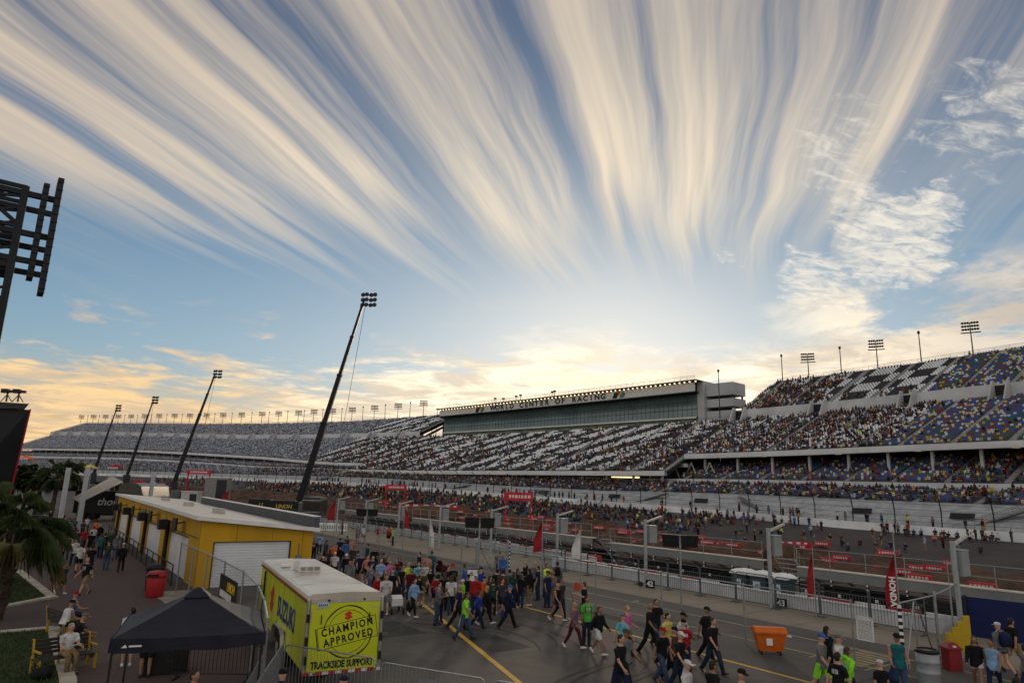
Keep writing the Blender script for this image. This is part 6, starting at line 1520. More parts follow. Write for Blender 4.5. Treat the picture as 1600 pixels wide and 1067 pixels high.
# ------------------------------------------------------------------ crowd barriers
def barrier(loc, rz, ln, h, label, group=None, m=galv, name='crowd_barrier', gap=.115, rad=1.0):
    e = empty(name, loc, rz, label, 'barrier', group); r = .12
    f = MB(); f.tube([(0, 0, .12), (0, 0, h - r), (r * .3, 0, h - r * .3), (r, 0, h), (ln - r, 0, h), (ln - r * .3, 0, h - r * .3), (ln, 0, h - r), (ln, 0, .12)], .021 * rad, 6); f.tube([(0, 0, .16), (ln, 0, .16)], .017 * rad, 5); f.tube([(0.0, 0, h - .35 if rad > 1 else h - .2), (ln, 0, h - .35 if rad > 1 else h - .2)], .012 * rad, 5) if h > 1.38 else None
    f.build('frame', m, e); b = MB()
    for x in np.arange(gap, ln - .03, gap): b.tube([(x, 0, .16), (x, 0, h - (.35 if rad > 1 else .2 if h > 1.38 else 0))], .0085 * rad, 4)
    b.build('bars', m, e)
    for x in (.12, ln - .12): f = MB(); f.beam((x, -.28, .02), (x, .28, .02), .05, .03); f.beam((x, 0, .03), (x, 0, .16), .03); f.build('foot', m, e)
    return e
def bar_between(a, b, h, label, group=None, m=galv):
    a, b = Vector((*a[:2], 0)), Vector((*b[:2], 0)); d = b - a; return barrier(a, math.atan2(d.y, d.x), d.length, h, label, group, m)
bar_between(G(446, 1006, 1.35), G(588, 1028, 1.35), 1.35, 'galvanised crowd barrier right behind the lime trailer')
bar_between(G(597, 1034, 1.35), G(758, 1060, 1.35), 1.35, 'galvanised crowd barrier on the asphalt right of the trailer')
bar_between(G(772, 1062, 1.35), G(930, 1090, 1.35), 1.35, 'galvanised crowd barrier cut off by the bottom edge')
bar_between(G(443, 1004, 1.35), G(396, 1075, 1.35), 1.35, 'galvanised barrier running towards us from the trailer corner')
bar_between(G(411, 1022, 1.2), G(372, 1090, 1.2), 1.2, 'shorter pale barrier between the tent and the trailer')
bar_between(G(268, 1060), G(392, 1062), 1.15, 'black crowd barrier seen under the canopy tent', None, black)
bar_between(G(800, 930), G(826, 934), 1.1, 'short steel barrier among the people near the pit fence')
b0 = None; bxs = lambda y: 33.2 if y < JOG - 1 else 36.9
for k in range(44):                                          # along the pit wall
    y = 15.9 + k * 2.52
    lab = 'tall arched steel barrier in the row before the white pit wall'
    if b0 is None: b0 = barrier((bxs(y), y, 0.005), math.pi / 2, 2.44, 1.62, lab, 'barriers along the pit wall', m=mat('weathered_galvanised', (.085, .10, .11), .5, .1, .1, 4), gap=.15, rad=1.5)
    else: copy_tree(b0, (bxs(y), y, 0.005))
# pit wall in white blocks
pw = empty('pit_wall', (0, 0, 0), 0, 'low white concrete wall along the pit lane behind the barriers', 'wall'); pwm = mat('pit_wall_white', (.58, .60, .62), .65, 0, .10, .5)
m_ = MB(); poly = [(34.3, 15.9), (34.65, 15.9), (34.65, JOG - .3), (38.65, JOG - .3), (38.65, 132), (38.3, 132), (38.3, JOG + .05), (34.3, JOG + .05)]
for q4 in ((0, 1, 2, 7), (7, 2, 3, 6), (6, 3, 4, 5)): m_.prism([poly[i] for i in q4], LOWZ - .2, .60)
m_.build('wall', pwm, pw)
m_ = MB(); m_.beam((34.475, 15.9, .63), (34.475, JOG - .02, .63), .42, .055); m_.beam((34.7, JOG - .125, .632), (38.2, JOG - .125, .632), .42, .055); m_.beam((38.475, JOG, .63), (38.475, 132, .63), .42, .055); m_.build('coping', mat('wall_coping', (.5, .51, .52), .6), pw)
# red and white plastic blocks beyond it
rb = [mat('barrier_red', (.45, .03, .03), .5), mat('barrier_white', (.65, .65, .65), .5)]; pr = None
for k in range(40):
    y = 14 + k * 1.7; m_ = None; pq = np.array([35.9, y, .5]) - _C; pq = CX + F * (pq @ _rt) / (pq @ _fw)
    if 1132 < pq < 1262: continue
    if pr is None:
        m_ = MB(); m_.loft([[(x0, 0, z), (x1, 0, z), (x1, 1.5, z), (x0, 1.5, z)] for x0, x1, z in ((-.25, .25, 0), (-.25, .25, .12), (-.10, .10, .45), (-.08, .08, 1.62))]); me_ = m_.mesh('traffic_barrier', rb[0])
        m_ = MB(); 
        pr = True
    o = link('traffic_barrier', me_); o.location = (pwx(y) + 1.6, y, LOWZ); o.material_slots[0].link = 'OBJECT'; o.material_slots[0].material = rb[k % 2]
    tag(o, ('red', 'white')[k % 2] + ' plastic traffic barrier in the row behind the pit wall', 'barrier', ('red', 'white')[k % 2] + ' plastic barriers behind the pit wall')

# ------------------------------------------------------------------ pit fence, gate, flags, poles
chain_fence('pit_fence', [(24.45, 14.2), (24.45, 118)], 2.23, 'long steel post and rail fence along the edge of the pit lane', 0, None, .0022, 4.55)
ga = chain_fence('gate_fence', [G(1413, 1060)[:2], G(1470, 1036)[:2], (31.2, 13.9), (33.9, 14.8)], 2.35, 'tall chain link gate fence with braces beside the yellow boards', .12, None, .0035, 9)
m_ = MB(); a, b = Vector((*G(1413, 1060)[:2], 0)), Vector((*G(1470, 1036)[:2], 0))
for t0, z0_, t1, z1_ in ((.05, .1, .4, 2.3), (.4, .1, .4, 2.3), (.45, 2.3, .9, .1)): m_.tube([a.lerp(b, t0) + Vector((0, 0, z0_)), a.lerp(b, t1) + Vector((0, 0, z1_))], .025, 5)
m_.tube([b, b + Vector((0, 0, 2.5))], .055, 8); m_.build('brace', galv, ga)
yb = mat('yellow_board', (.46, .31, .01), .55, 0, .08, 1)
for k, (px, yt, ybm) in enumerate(((1485, 986, 1022), (1496, 979, 1020), (1505, 973, 1018), (1514, 962, 1015))):
    q = G(px, ybm); o = MB(); wd = .15; o.cbox(-wd, wd, -.04, .04, 0, .78 + .17 * k, .015); o = o.build('post', yb)
    o.name = 'yellow_board'; o.location = (q[0], q[1], .003); o.rotation_euler = (0, 0, -R(30)); tag(o, ('shortest', 'second shortest', 'second tallest', 'tallest')[k] + ' upright yellow board beside the gate fence and blue wall', 'board')
bw_ = empty('blue_wall', (0, 0, 0), 0, 'dark blue screen wall at the end of the white pit wall', 'wall'); m_ = MB(); m_.hexa([(35.1, 15.4, -1.1), (35.2, 15.4, -1.1), (36.9, 2, -1.1), (36.8, 2, -1.1), (35.1, 15.4, 1.65), (35.2, 15.4, 1.65), (36.9, 2, 1.65), (36.8, 2, 1.65)]); m_.build('screen', mat('dark_blue_screen', (.006, .012, .08), .6, 0, .1, .6), bw_)
for t in (.02, .3, .6): m_ = MB(); x, y = 35.1 + 1.7 * t - .06, 15.3 - 13.4 * t; m_.beam((x, y, -1), (x, y, 1.72), .09); m_.build('post', steel_dark, bw_)
redf = mat('red_flag_cloth', (.30, .010, .014), .7, 0, .15, 2); whf = mat('white_flag_cloth', (.60, .58, .58), .7, 0, .12, 2)
def feather_flag(px, py_base, py_top, flag, label, txt=None, lean=.0, back=1, xw=None):
    q = VX(px, py_base, xw) if xw else G(px, py_base); dep = (q - _C) @ _fw; h = (py_base - py_top) / F * dep * 1.02
    e = empty('feather_flag', (q[0], q[1], max(q[2], .004) if not xw else q[2]), -R(34.2) - math.atan((px - CX) / F), label, 'flag')
    m_ = MB(); m_.tube([(0, 0, 0), (0, 0, h)], [.035, .022], 6); m_.build('pole', galv, e)
    z0_, z1_, wd = flag[0] * h, flag[1] * h, flag[2]; m_ = MB(); vs = []; n = 9
    for i in range(n):
        t = i / (n - 1); z = z1_ + (z0_ - z1_) * t; x = back * wd * (math.sin(min(t * 1.25, 1) * math.pi / 2)) ; yy = .10 * math.sin(t * 6)
        vs += [(back * .03, 0, z), (back * .03 + x * .5, yy, z - .04 * t), (back * .03 + x * .78, -yy * 1.4, z - .10 * t)]
    fs = [(3 * i + j, 3 * i + j + 1, 3 * i + 4 + j, 3 * i + 3 + j) for i in range(n - 1) for j in range(2)]
    m_.add(vs, fs); m_.add([(x, y + .012, z) for x, y, z in vs], [f[::-1] for f in fs]); fl = m_.build('flag', flag[3], e, True)
    if txt: text('lettering', txt, wd * .55, white if flag[3] is redf else mat('flag_red_print', (.42, .02, .02)), fl, (back * wd * .33, -.16, (z0_ + z1_) / 2 - .25 * (z1_ - z0_)), (0, 0, -1), (1, 0, 0), depth=.002, bold=.01, sx=1.0)
    return e
feather_flag(846, 922, 812, (.52, .93, .65, redf), 'red feather flag on a pole beside the standing crowd', None, back=-1)
feather_flag(907, 942, 826, (.55, .95, .62, whf), 'white feather flag with red print near the orange folding chair', None, back=-1)
feather_flag(1276, 968, 862, (.32, .94, .40, redf), 'narrow red feather flag on a pole beyond the orange dumpster', None, back=-1)
sp = feather_flag(1415, 1062, 842, (.50, .84, .46, redf), 'red feather flag on the black and white striped gate post', 'HONDA', back=-1)
m_ = MB()
for k in range(22): m_.cur = k % 2; m_.box(-.06, .06, -.06, .06, .02 + k * .105, .12 + k * .105)
m_.build('striped_sleeve', [black, white], sp)
for px, pb, pt, w_, lb in ((520, 852, 783, .9, 'small red pennant flag on a thin pole near the garage end'), (628, 868, 792, .55, 'narrow red banner flag on a pole at mid pit fence'), (355, 800, 766, 1.5, 'red feather flag beyond the garage parapet, nearest to it'), (248, 779, 752, 1.6, 'red feather flag beyond the white garage roof'), (318, 790, 762, 1.3, 'red feather flag between the two crane trucks')):
    feather_flag(px, pb, pt, (.55, .97, w_, redf), lb, None, back=-1 if px < 540 else 1)
fl = feather_flag(668, 880, 800, (.30, .85, .5, whf), 'black and white checkered banner flag on a pole by the pit fence')
# trackside poles with control cabinets
cabm = mat('grey_cabinet', (.24, .26, .27), .55, .1, .06, 1.5); polem = mat('pale_galvanised', (.34, .37, .39), .5, .3, .08, 2); tp = None
for k in range(9):
    y = 14.5 + 9.2 * k; lab = 'square grey trackside pole with a cabinet and short arm before the pit wall'
    if tp is None:
        tp = empty('trackside_pole', (33.25, y, .004), 0, lab, 'pole', 'trackside poles with cabinets'); m_ = MB(); m_.cbox(-.085, .085, -.085, .085, 0, 4.1, .02); m_.build('pole', polem, tp)
        m_ = MB(); m_.beam((.1, 0, 3.95), (1.6, .1, 4.3), .14, .10); m_.build('arm', mat('pale_arm', (.42, .42, .40), .5), tp)
        m_ = MB(); m_.cbox(.20, .85, -.25, .25, 2.65, 3.7, .03); cb_ = m_.build('cabinet', cabm, tp); m_ = MB(); m_.box(.10, .20, -.05, .05, 2.9, 3.5); m_.build('mounting', galv, cb_); m_ = MB(); m_.box(.19, .86, -.26, .26, 3.702, 3.74); m_.build('cabinet_lid', polem, cb_)
    else: copy_tree(tp, (33.25, y, .004))
# television pairs on poles
for px, pyb, pyt, lb in ((1065, 952, 840, 'pair of black monitors on a pole at the middle of the pit fence'), (746, 915, 812, 'pair of black monitors on a pole near the scaffold frame'), (569, 866, 797, 'farthest pair of black monitors on a pole by the pit lane')):
    q = G(px, pyb); h = (pyb - pyt) / F * ((q - _C) @ _fw); e = empty('monitor_stand', (q[0], q[1], .004), -R(34.2) - math.atan((px - CX) / F), lb, 'monitors'); m_ = MB(); m_.tube([(0, 0, 0), (0, 0, h)], .05, 8); m_.build('pole', galv, e)
    for sg in (-1, 1):
        m_ = MB(); m_.hexa([Vector((sg * .06, 0, h - .62)), Vector((sg * .88, .30, h - .62)), Vector((sg * .84, .40, h - .62)), Vector((sg * .06, .10, h - .62)), Vector((sg * .06, -.12, h)), Vector((sg * .95, .20, h)), Vector((sg * .9, .32, h)), Vector((sg * .06, .0, h))][::1]); m_.build('monitor', black, e)
    m_ = MB(); m_.beam((-.7, .15, h - .3), (.7, .15, h - .3), .05); m_.build('bracket', steel_dark, e)
for px, py, s in ((1016, 919, '42'), (1221, 950, '43')):
    q = G(px, py); e = empty('number_board', (q[0], q[1], .004), -R(70), {'42': 'black board reading 42 beside a dark reel at the pit wall foot', '43': 'black board reading 43 near the red feather flag and orange dumpster'}[s], 'sign'); m_ = MB(); m_.cbox(-.3, .3, -.03, .03, .02, .50, .01); m_.build('board', black, e)
    text('lettering', s, .42, white, e, (0, -.034, .26), (1, 0, 0), (0, 0, 1), bold=.012, depth=.003)
    if s == '42': m_ = MB(); m_.lathe([(.0, -.04), (.16, -.04), (.16, .04), (.0, .04)], 12, (-.65, 0, .2), 'y'); m_.build('reel', steel_dark, e)
q = VX(1353, 1000, 24.52); m_ = MB(); fr2 = lambda a, b: (24.52, q[1] - a, q[2] + b); W2, H2 = .56, .68
for a, b, c, d in ((0, 0, W2, 0), (W2, 0, W2, H2), (W2, H2, 0, H2), (0, H2, 0, 0)): m_.beam(fr2(a - W2 / 2, b), fr2(c - W2 / 2, d), .035)
for k in range(-6, 8):
    for sg in (1, -1):
        pts_ = [(k * .1 + t * .78 if sg > 0 else k * .1 + .78 - t * .78, t * .78) for t in np.linspace(0, 1, 30)]; pts_ = [p for p in pts_ if 0 <= p[0] <= W2]
        if len(pts_) > 1: m_.beam(fr2(pts_[0][0] - W2 / 2, pts_[0][1]), fr2(pts_[-1][0] - W2 / 2, pts_[-1][1]), .02)
tag(m_.build('lattice_panel', white), 'white lattice panel fixed on the low pit lane fence', 'panel')

# ------------------------------------------------------------------ bins, chair, strollers and other small things
org = mat('orange_plastic', (.58, .12, .012), .45, 0, .08, 2); redp = mat('dark_red_plastic', (.22, .012, .018), .45, 0, .1, 2)
q = G(1203, 1021); e = empty('dumpster', (q[0], q[1], .004), -R(42), 'orange wheeled dumpster with closed lid beside the pit lane fence', 'dumpster')
m_ = MB(); m_.loft([[(-a, -b, z), (a, -b, z), (a, b, z), (-a, b, z)] for a, b, z in ((.52, .36, .18), (.68, .48, .95))]); m_.build('body', org, e)
m_ = MB(); m_.loft([[(x, -.52 + .0, .95), (x, .52, .95), (x, .52, 1.0), (x, .30, 1.16), (x, -.2, 1.20), (x, -.52, 1.02)] for x in (-.73, -.25, .25, .73)]); m_.build('lid', org, e)
for x in (-.42, .42):
    for y in (-.28, .28): m_ = MB(); m_.lathe([(.03, -.03), (.10, -.03), (.10, .03), (.03, .03)], 12, (x, y, .10), 'x'); m_.beam((x, y, .1), (x, y, .2), .05); m_.build('wheel', rubber, e)
m_ = MB(); m_.box(-.22, .05, -.462, -.45, .45, .75); m_.build('sticker', white, e); m_ = MB(); m_.tube([(.7, -.2, .85), (.95, -.2, .82), (.95, .2, .82), (.7, .2, .85)], .03, 6); m_.build('handle', white, e); e.scale = (.80, .80, .80)
def bin_(px, py, label, body, h=1.1, r=.38):
    q = G(px, py); e = empty('litter_bin', (q[0], q[1], .006), -R(30), label, 'litter bin')
    m_ = MB(); m_.lathe([(r * .86, 0), (r * .9, .05), (r, h * .74), (r * .98, h * .76)], 18); m_.build('body', body, e, True)
    m_ = MB(); m_.lathe([(r * 1.06, h * .762), (r * 1.06, h * .84), (r * .80, h * .97), (r * .3, h)], 18); ld = m_.build('lid', body, e, True); m_ = MB(); m_.box(-r * .55, r * .55, -r * 1.075, -r * .7, h * .80, h * .90); m_.build('opening', black, ld)
    return e
bin_(241, 932, 'round red litter bin with lid on the brick paving beside the fence', mat('bright_red_plastic', (.34, .015, .022), .4, 0, .08, 2), 1.25, .46)
bin_(238, 922, 'black litter bin behind the red one by the garage railing', black, 1.35, .42)
q = G(1489, 1046); e = empty('litter_bin', (q[0], q[1], .004), -R(35), 'square dark red litter bin beside the gate fence post', 'litter bin'); m_ = MB(); m_.cbox(-.30, .30, -.30, .30, 0, .80, .04); m_.build('body', redp, e); m_ = MB(); m_.loft([[(-a, -a, z), (a, -a, z), (a, a, z), (-a, a, z)] for a, z in ((.33, .802), (.33, .86), (.14, 1.06))]); ld = m_.build('lid', redp, e); m_ = MB(); m_.box(-.07, .07, -.30, -.2, .90, .96); m_.build('emblem', white, ld); e.scale = (.8, .8, .86)
q = G(1453, 1068); e = empty('barrel', (q[0], q[1], .004), 0, 'pale grey barrel with black liner before the gate fence', 'barrel'); m_ = MB(); m_.lathe([(.33, 0), (.34, .04), (.34, .34), (.355, .36), (.34, .38), (.34, .66), (.355, .68), (.34, .70), (.34, 1.0)], 20); m_.build('drum', mat('pale_drum', (.30, .32, .34), .5, .2, .1, 2), e, True); m_ = MB(); m_.lathe([(.36, .95), (.365, 1.03), (.30, 1.06), (.29, .98)], 20); m_.build('liner', black, e, True)
q = G(901, 940); e = empty('folding_chair', (q[0], q[1], .003), -R(60), 'orange canvas folding chair near the white feather flag', 'chair')
m_ = MB()
for x in (-.26, .26):
    m_.tube([(x, -.25, 0), (x, .22, .45), (x, .28, .95)], .014, 5); m_.tube([(x, .28, 0), (x, -.25, .45), (x, -.25, .66)], .014, 5); m_.tube([(x, -.27, .66), (x, .26, .66)], .018, 5)
m_.build('frame', galv, e); m_ = MB(); m_.sheet((-.25, -.22, .45), (.25, -.22, .45), (.25, .22, .40), (-.25, .22, .40), .01); m_.build('seat', org, e); m_ = MB(); m_.sheet((-.25, .23, .52), (.25, .23, .52), (.25, .29, .95), (-.25, .29, .95), .01); m_.build('backrest', mat('orange_red_canvas', (.45, .07, .025), .8), e)
def stroller(px, py, hood, blanket, label, az):
    q = G(px, py); e = empty('stroller', (q[0], q[1], .004), -R(az), label, 'stroller'); f = MB()
    for x in (-.26, .26): f.tube([(x, .42, .14), (x, -.05, .55), (x, -.48, 1.02)], .016, 5); f.tube([(x, -.38, .14), (x, -.02, .55)], .016, 5)
    f.tube([(-.26, -.48, 1.02), (.26, -.48, 1.02)], .02, 5); f.build('frame', steel_dark, e)
    s = MB(); s.loft([[(-.22, y0, z), (.22, y0, z), (.22, y1, z), (-.22, y1, z)] for y0, y1, z in ((-.2, .25, .34), (-.28, .32, .58), (-.34, .26, .66))]); s.build('seat', black, e)
    h = MB(); h.loft([[(-.25, -.3 + .28 * math.sin(a), .62 + .5 * math.cos(a)), (.25, -.3 + .28 * math.sin(a), .62 + .5 * math.cos(a)), (.24, -.3 + .25 * math.sin(a), .62 + .46 * math.cos(a)), (-.24, -.3 + .25 * math.sin(a), .62 + .46 * math.cos(a))] for a in np.linspace(-.7, 1.45, 8)]); h.build('hood', hood, e)
    if blanket: s = MB(); s.loft([[(-.27, y, z0), (.27, y, z0), (.25, y, z1), (-.25, y, z1)] for y, z0, z1 in ((-.15, .5, .78), (.1, .45, .80), (.36, .35, .66))]); s.build('blanket', blanket, e)
    for x in (-.28, .28):
        for y in (-.38, .42): wv = MB(); wv.lathe([(.04, -.02), (.13, -.025), (.13, .025), (.04, .02)], 14, (x, y, .13), 'x'); wv.build('wheel', rubber, e)
stroller(617, 957, cloth('black'), white, 'black stroller with a white blanket beside the lime trailer', 190)
stroller(688, 902, cloth('maroon'), cloth('maroon'), 'stroller with maroon covered hood near the scaffold frame', 80)
q = G(735, 914); m_ = MB(); m_.cbox(-.4, .4, -.3, .3, .12, .95, .04); e = empty('cart', (q[0], q[1], .004), -R(20), 'white wheeled cart beside the people by the pit fence', 'cart'); m_.build('box', white, e); m_ = MB(); m_.cbox(-.42, .42, -.32, .32, .952, 1.0, .01); m_.build('lid', black, e)
for x in (-.3, .3): m_ = MB(); m_.lathe([(.02, -.36), (.1, -.36), (.1, .36), (.02, .36)], 10, (x, 0, .1), 'y'); m_.build('wheel', rubber, e)
# scaffold frame at the pit fence
q0, q1 = Vector((*G(742, 912)[:2], 0)), Vector((*G(772, 905)[:2], 0)); e = empty('scaffold_frame', (0, 0, 0), 0, 'steel scaffold trestle frame standing at the pit fence gap', 'scaffold'); sdv = Vector((.6, .9, 0)); m_ = MB()
for p in (q0, q1, q0 + sdv, q1 + sdv): m_ = MB(); m_.tube([p, p + Vector((0, 0, 2.5))], .03, 6); m_.build('upright', galv, e)
m_ = MB()
for z in (.9, 1.7, 2.45):
    for a, b in ((q0, q1), (q0 + sdv, q1 + sdv), (q0, q0 + sdv), (q1, q1 + sdv)): m_.tube([a + Vector((0, 0, z)), b + Vector((0, 0, z))], .022, 5)
m_.tube([q0 + Vector((0, 0, .1)), q1 + Vector((0, 0, 2.4))], .022, 5); m_.tube([q1 + sdv + Vector((0, 0, .1)), q0 + sdv + Vector((0, 0, 2.4))], .022, 5); m_.build('brace', galv, e)
q = Vector((*G(792, 905)[:2], 0)); sp2 = empty('striped_post', q, 0, 'thick grey fence post with black and white striped tape', 'post'); m_ = MB(); m_.tube([(0, 0, 0), (0, 0, 2.5)], .08, 8); m_.build('pole', galv, sp2); m_ = MB()
for k in range(20): m_.cur = k % 2; m_.box(.09, .17, -.04, .04, .02 + k * .12, .14 + k * .12)
m_.build('striped_sleeve', [black, white], sp2)
# portable toilets
tlm = mat('dark_teal_plastic', (.03, .055, .065), .5, 0, .1, 1.5); tp_ = None
for k, px in enumerate((1162, 1191, 1222)):
    q = VX(px, 905, 38.0); lab = ('leftmost', 'middle', 'rightmost')[k] + ' of three dark portable toilets with white roofs'
    e = empty('portable_toilet', (q[0] - .0, q[1], LOWZ), -R(88), lab, 'portable toilet', 'portable toilets')
    m_ = MB(); m_.cbox(-.56, .56, -.56, .56, .02, 2.0, .05); m_.build('cabin', tlm, e)
    m_ = MB(); m_.loft([[(-a, -b, z), (a, -b, z), (a, b, z), (-a, b, z)] for a, b, z in ((.62, .62, 2.002), (.62, .62, 2.07), (.50, .50, 2.22), (.22, .4, 2.30))]); rf_ = m_.build('roof', mat('white_plastic_roof', (.74, .76, .76), .4, 0, .03, 2), e)
    m_ = MB(); m_.tube([(.2, .3, 2.2), (.2, .3, 2.5)], .05, 6); m_.build('vent_pipe', steel_dark, rf_)
    m_ = MB(); m_.cbox(-.36, .36, -.60, -.562, .1, 1.85, .02); d_ = m_.build('door', mat('teal_door', (.045, .08, .09), .5), e)
    m_ = MB(); m_.box(-.24, .24, -.612, -.602, 1.25, 1.72); sg_ = m_.build('door_sign', mat('sign_white_blue', (.62, .68, .72), .5), d_); m_ = MB(); m_.add([(-.18, -.615, 1.38), (.10, -.615, 1.36), (.18, -.615, 1.56), (-.05, -.615, 1.52)], [(0, 1, 2, 3)]); m_.build('sign_mark', mat('sign_blue', (.10, .25, .45), .5), sg_)

# ------------------------------------------------------------------ bleachers beyond the pit wall, seen from behind
cream = mat('cream_edge_board', (.62, .56, .46), .6, 0, .08, 1); fasc = mat('grey_fascia', (.20, .22, .22), .6, 0, .08, .8); dplank = mat('dark_bleacher_board', (.016, .016, .018), .6, 0, .2, 1)
def bleacher(y0, y1, ztop, label):
    x0 = 42.0; e = empty('bleacher', (x0, y0, LOWZ), 0, label, 'bleacher', 'temporary bleachers along the dirt course'); L_ = y1 - y0; H_ = ztop - LOWZ
    m_ = MB(); m_.box(-.06, .55, 0, L_, H_ - .06, H_); m_.build('walkway_edge', cream, e)
    m_ = MB(); m_.box(-.02, .02, .01, L_ - .01, H_ - .62, H_ - .064); m_.build('fascia', fasc, e)
    rows = 6; m_ = MB()
    for r in range(rows): m_.box(.6 + r * .72, .92 + r * .72, 0, L_, H_ - .10 - r * .36, H_ - .05 - r * .36); 
    m_.build('benches', dplank, e); m_ = MB(); m_.box(2.9, 2.93, .02, L_ - .02, .02, H_ - 1.25); m_.build('shade_sheet', black, e)
    m_ = MB()
    for r in range(rows): m_.box(-.02 + r * .30, .02 + r * .30, .02, L_ - .02, H_ - 1.05 - r * .28, H_ - .93 - r * .28)
    m_.build('back_boards', dplank, e)
    nf = max(2, int(round(L_ / 2.4)))
    for k in range(nf + 1):
        y = .06 + (L_ - .12) * k / nf; f = MB(); f.beam((.1, y, 0), (.1, y, H_ - .06), .07); f.beam((2.4, y, 0), (2.4, y, H_ - 1.2), .06); f.beam((.1, y, .15), (4.6, y, .15), .06); f.beam((.1, y, H_ - .15), (4.7, y, .45), .09); f.beam((.1, y, .3), (2.4, y, H_ - 1.3), .05); f.beam((4.5, y, 0), (4.5, y, .6), .06)
        f.build('truss', steel_dark, e)
        for z in (H_ - .72, H_ - .95): w_ = MB(); w_.box(-.05, -.021, y - .045, y + .045, z, z + .10); w_.build('coupling', white, e)
        f = MB(); f.tube([(-.04, y, H_), (-.04, y, H_ + 1.15)], .028, 5); f.build('rail_post', galv, e)
        w_ = MB(); w_.box(-.06, -.03, y - .6, y - .42, H_ - 1.55, H_ - 1.38); w_.build('white_tag', white, e)
    f = MB()
    for z in (.55, 1.15): f.tube([(-.04, 0, H_ + z), (-.04, L_, H_ + z)], .024, 5)
    f.build('rail', galv, e); mesh_sheet((-.04, 0, 0), (-.04, L_, 0), H_ + .05, H_ + 1.13, .22, .0035).build('netting', netm, e)
for y0, y1, z, lb in ((29.2 - 22, 27.9, 1.40, 'nearest raised bleacher at right, seen from behind with dark underside'), (30.4, 45.8, 1.56, 'raised bleacher behind the portable toilets, seen from behind'), (48.1, 63.8, 1.80, 'raised bleacher behind the red and white feather flags'), (65.6, 84, 1.85, 'fourth raised bleacher from the right, behind the pit wall'), (86, 108, 1.95, 'farthest raised bleacher near the crane truck')): bleacher(y0, y1, z, lb)
for y in (28.2, 46.1, 64.0):                                # stairs in the gaps
    e = empty('bleacher_stairs', (42.3, y, LOWZ), 0, 'steel stairs in the gap between two raised bleachers', 'stairs', 'stairs between bleachers'); m_ = MB()
    for k in range(8): m_.box(.1 + k * .3, .4 + k * .3, .1, 1.6, 2.7 - k * .33, 2.74 - k * .33)
    m_.build('treads', galv, e); m_ = MB()
    for yy in (.08, 1.62): m_.beam((.1, yy, 2.7), (2.6, yy, .1), .05, .16); m_.tube([(.1, yy, 3.7), (2.6, yy, 1.1)], .025, 5); [m_.tube([(.1 + t * .5, yy, 2.7 - t * .52), (.1 + t * .5, yy, 3.7 - t * .52)], .02, 4) for t in range(6)]
    m_.build('handrail', galv, e)

# ------------------------------------------------------------------ the dirt course: red blocks, banners, arches
hred = mat('foam_red', (.50, .02, .03), .55, 0, .12, 2); hwht = mat('foam_print', (.62, .60, .60), .6)
fbm = MB(); fbm.cbox(-.95, .95, -.2, .2, 0, .46, .05); fb_me = fbm.mesh('block', hred); pm_ = MB()
for a, b in ((-.75, -.62), (-.5, -.3), (-.22, -.05), (.02, .2), (.28, .42), (.5, .74)): pm_.box(a, b, -.208, -.201, .13, .33)
fb_pm = pm_.mesh('print', hwht)
nbk = 0
for xo, y0, y1, st_ in ((60.5, 24, 150, 2.5), (65.0, 30, 150, 3.6), (70.5, 30, 150, 2.6), (76.0, 34, 140, 4.6), (48.2, 66, 118, 3.7)):
    for y in np.arange(y0, y1, st_):
        if rng.random() < .12: continue
        x = xo + (y - 14) * .04 + rng.uniform(-.8, .8) + 1.2 * math.sin(y * .2); o = link('foam_block', None); o.location = (x, y, float(terr(x, y)) + (.05 if xo > 50 else .25)); o.rotation_euler = (0, 0, R(90) + rng.uniform(-.3, .3)+math.pi); o['label'] = 'red foam block with white print lying along the dirt course'; o['category'] = 'track block'; o['group'] = 'red foam blocks along the dirt course'
        link('block', fb_me, o); p_ = link('print', fb_pm, o); nbk += 1
def arch(pxl, pxr, pyt, pyb, dep, label):
    a, b = D(pxl, pyb, dep), D(pxr, pyb, dep); zt = D((pxl + pxr) / 2, pyt, dep)[2]; zb = min(float(terr(a[0], a[1])), a[2]); d = Vector((b[0] - a[0], b[1] - a[1], 0)); L_ = d.length; H_ = zt - zb
    e = empty('arch', (a[0], a[1], zb), math.atan2(d.y, d.x), label, 'arch')
    for x in (0, L_): m_ = MB(); m_.beam((x, -.25, 0), (x, -.25, H_ - 1.0), .17); m_.beam((x, .25, 0), (x, .25, H_ - 1.0), .17); [m_.beam((x, -.25, z), (x, .25, z + .5), .1) for z in np.arange(.3, H_ - 1.5, .7)]; m_.build('leg', hred, e)
    m_ = MB(); m_.cbox(-.3, L_ + .3, -.35, .35, H_ - 1.1, H_, .08); t_ = m_.build('banner_beam', hred, e); m_ = MB(); x = L_ * .12
    while x < L_ * .88: w_ = rng.uniform(.2, .45); m_.box(x, x + w_, -.36, -.352, H_ - .75, H_ - .35); x += w_ + .12
    m_.build('print', hwht, t_)
    for x in (0, L_): m_ = MB(); m_.beam((x, -.2, 1.6), (x + .6, -2.6, -.1), .35, .25); m_.build('foot_banner', hred, e)
arch(790, 829, 769, 800, 92, 'red finish arch over the dirt course below the middle grandstand')
arch(603, 632, 757, 781, 150, 'farther red arch over the dirt course left of centre')
arch(292, 326, 734, 757, 190, 'farthest red arch near the crane trucks at left')
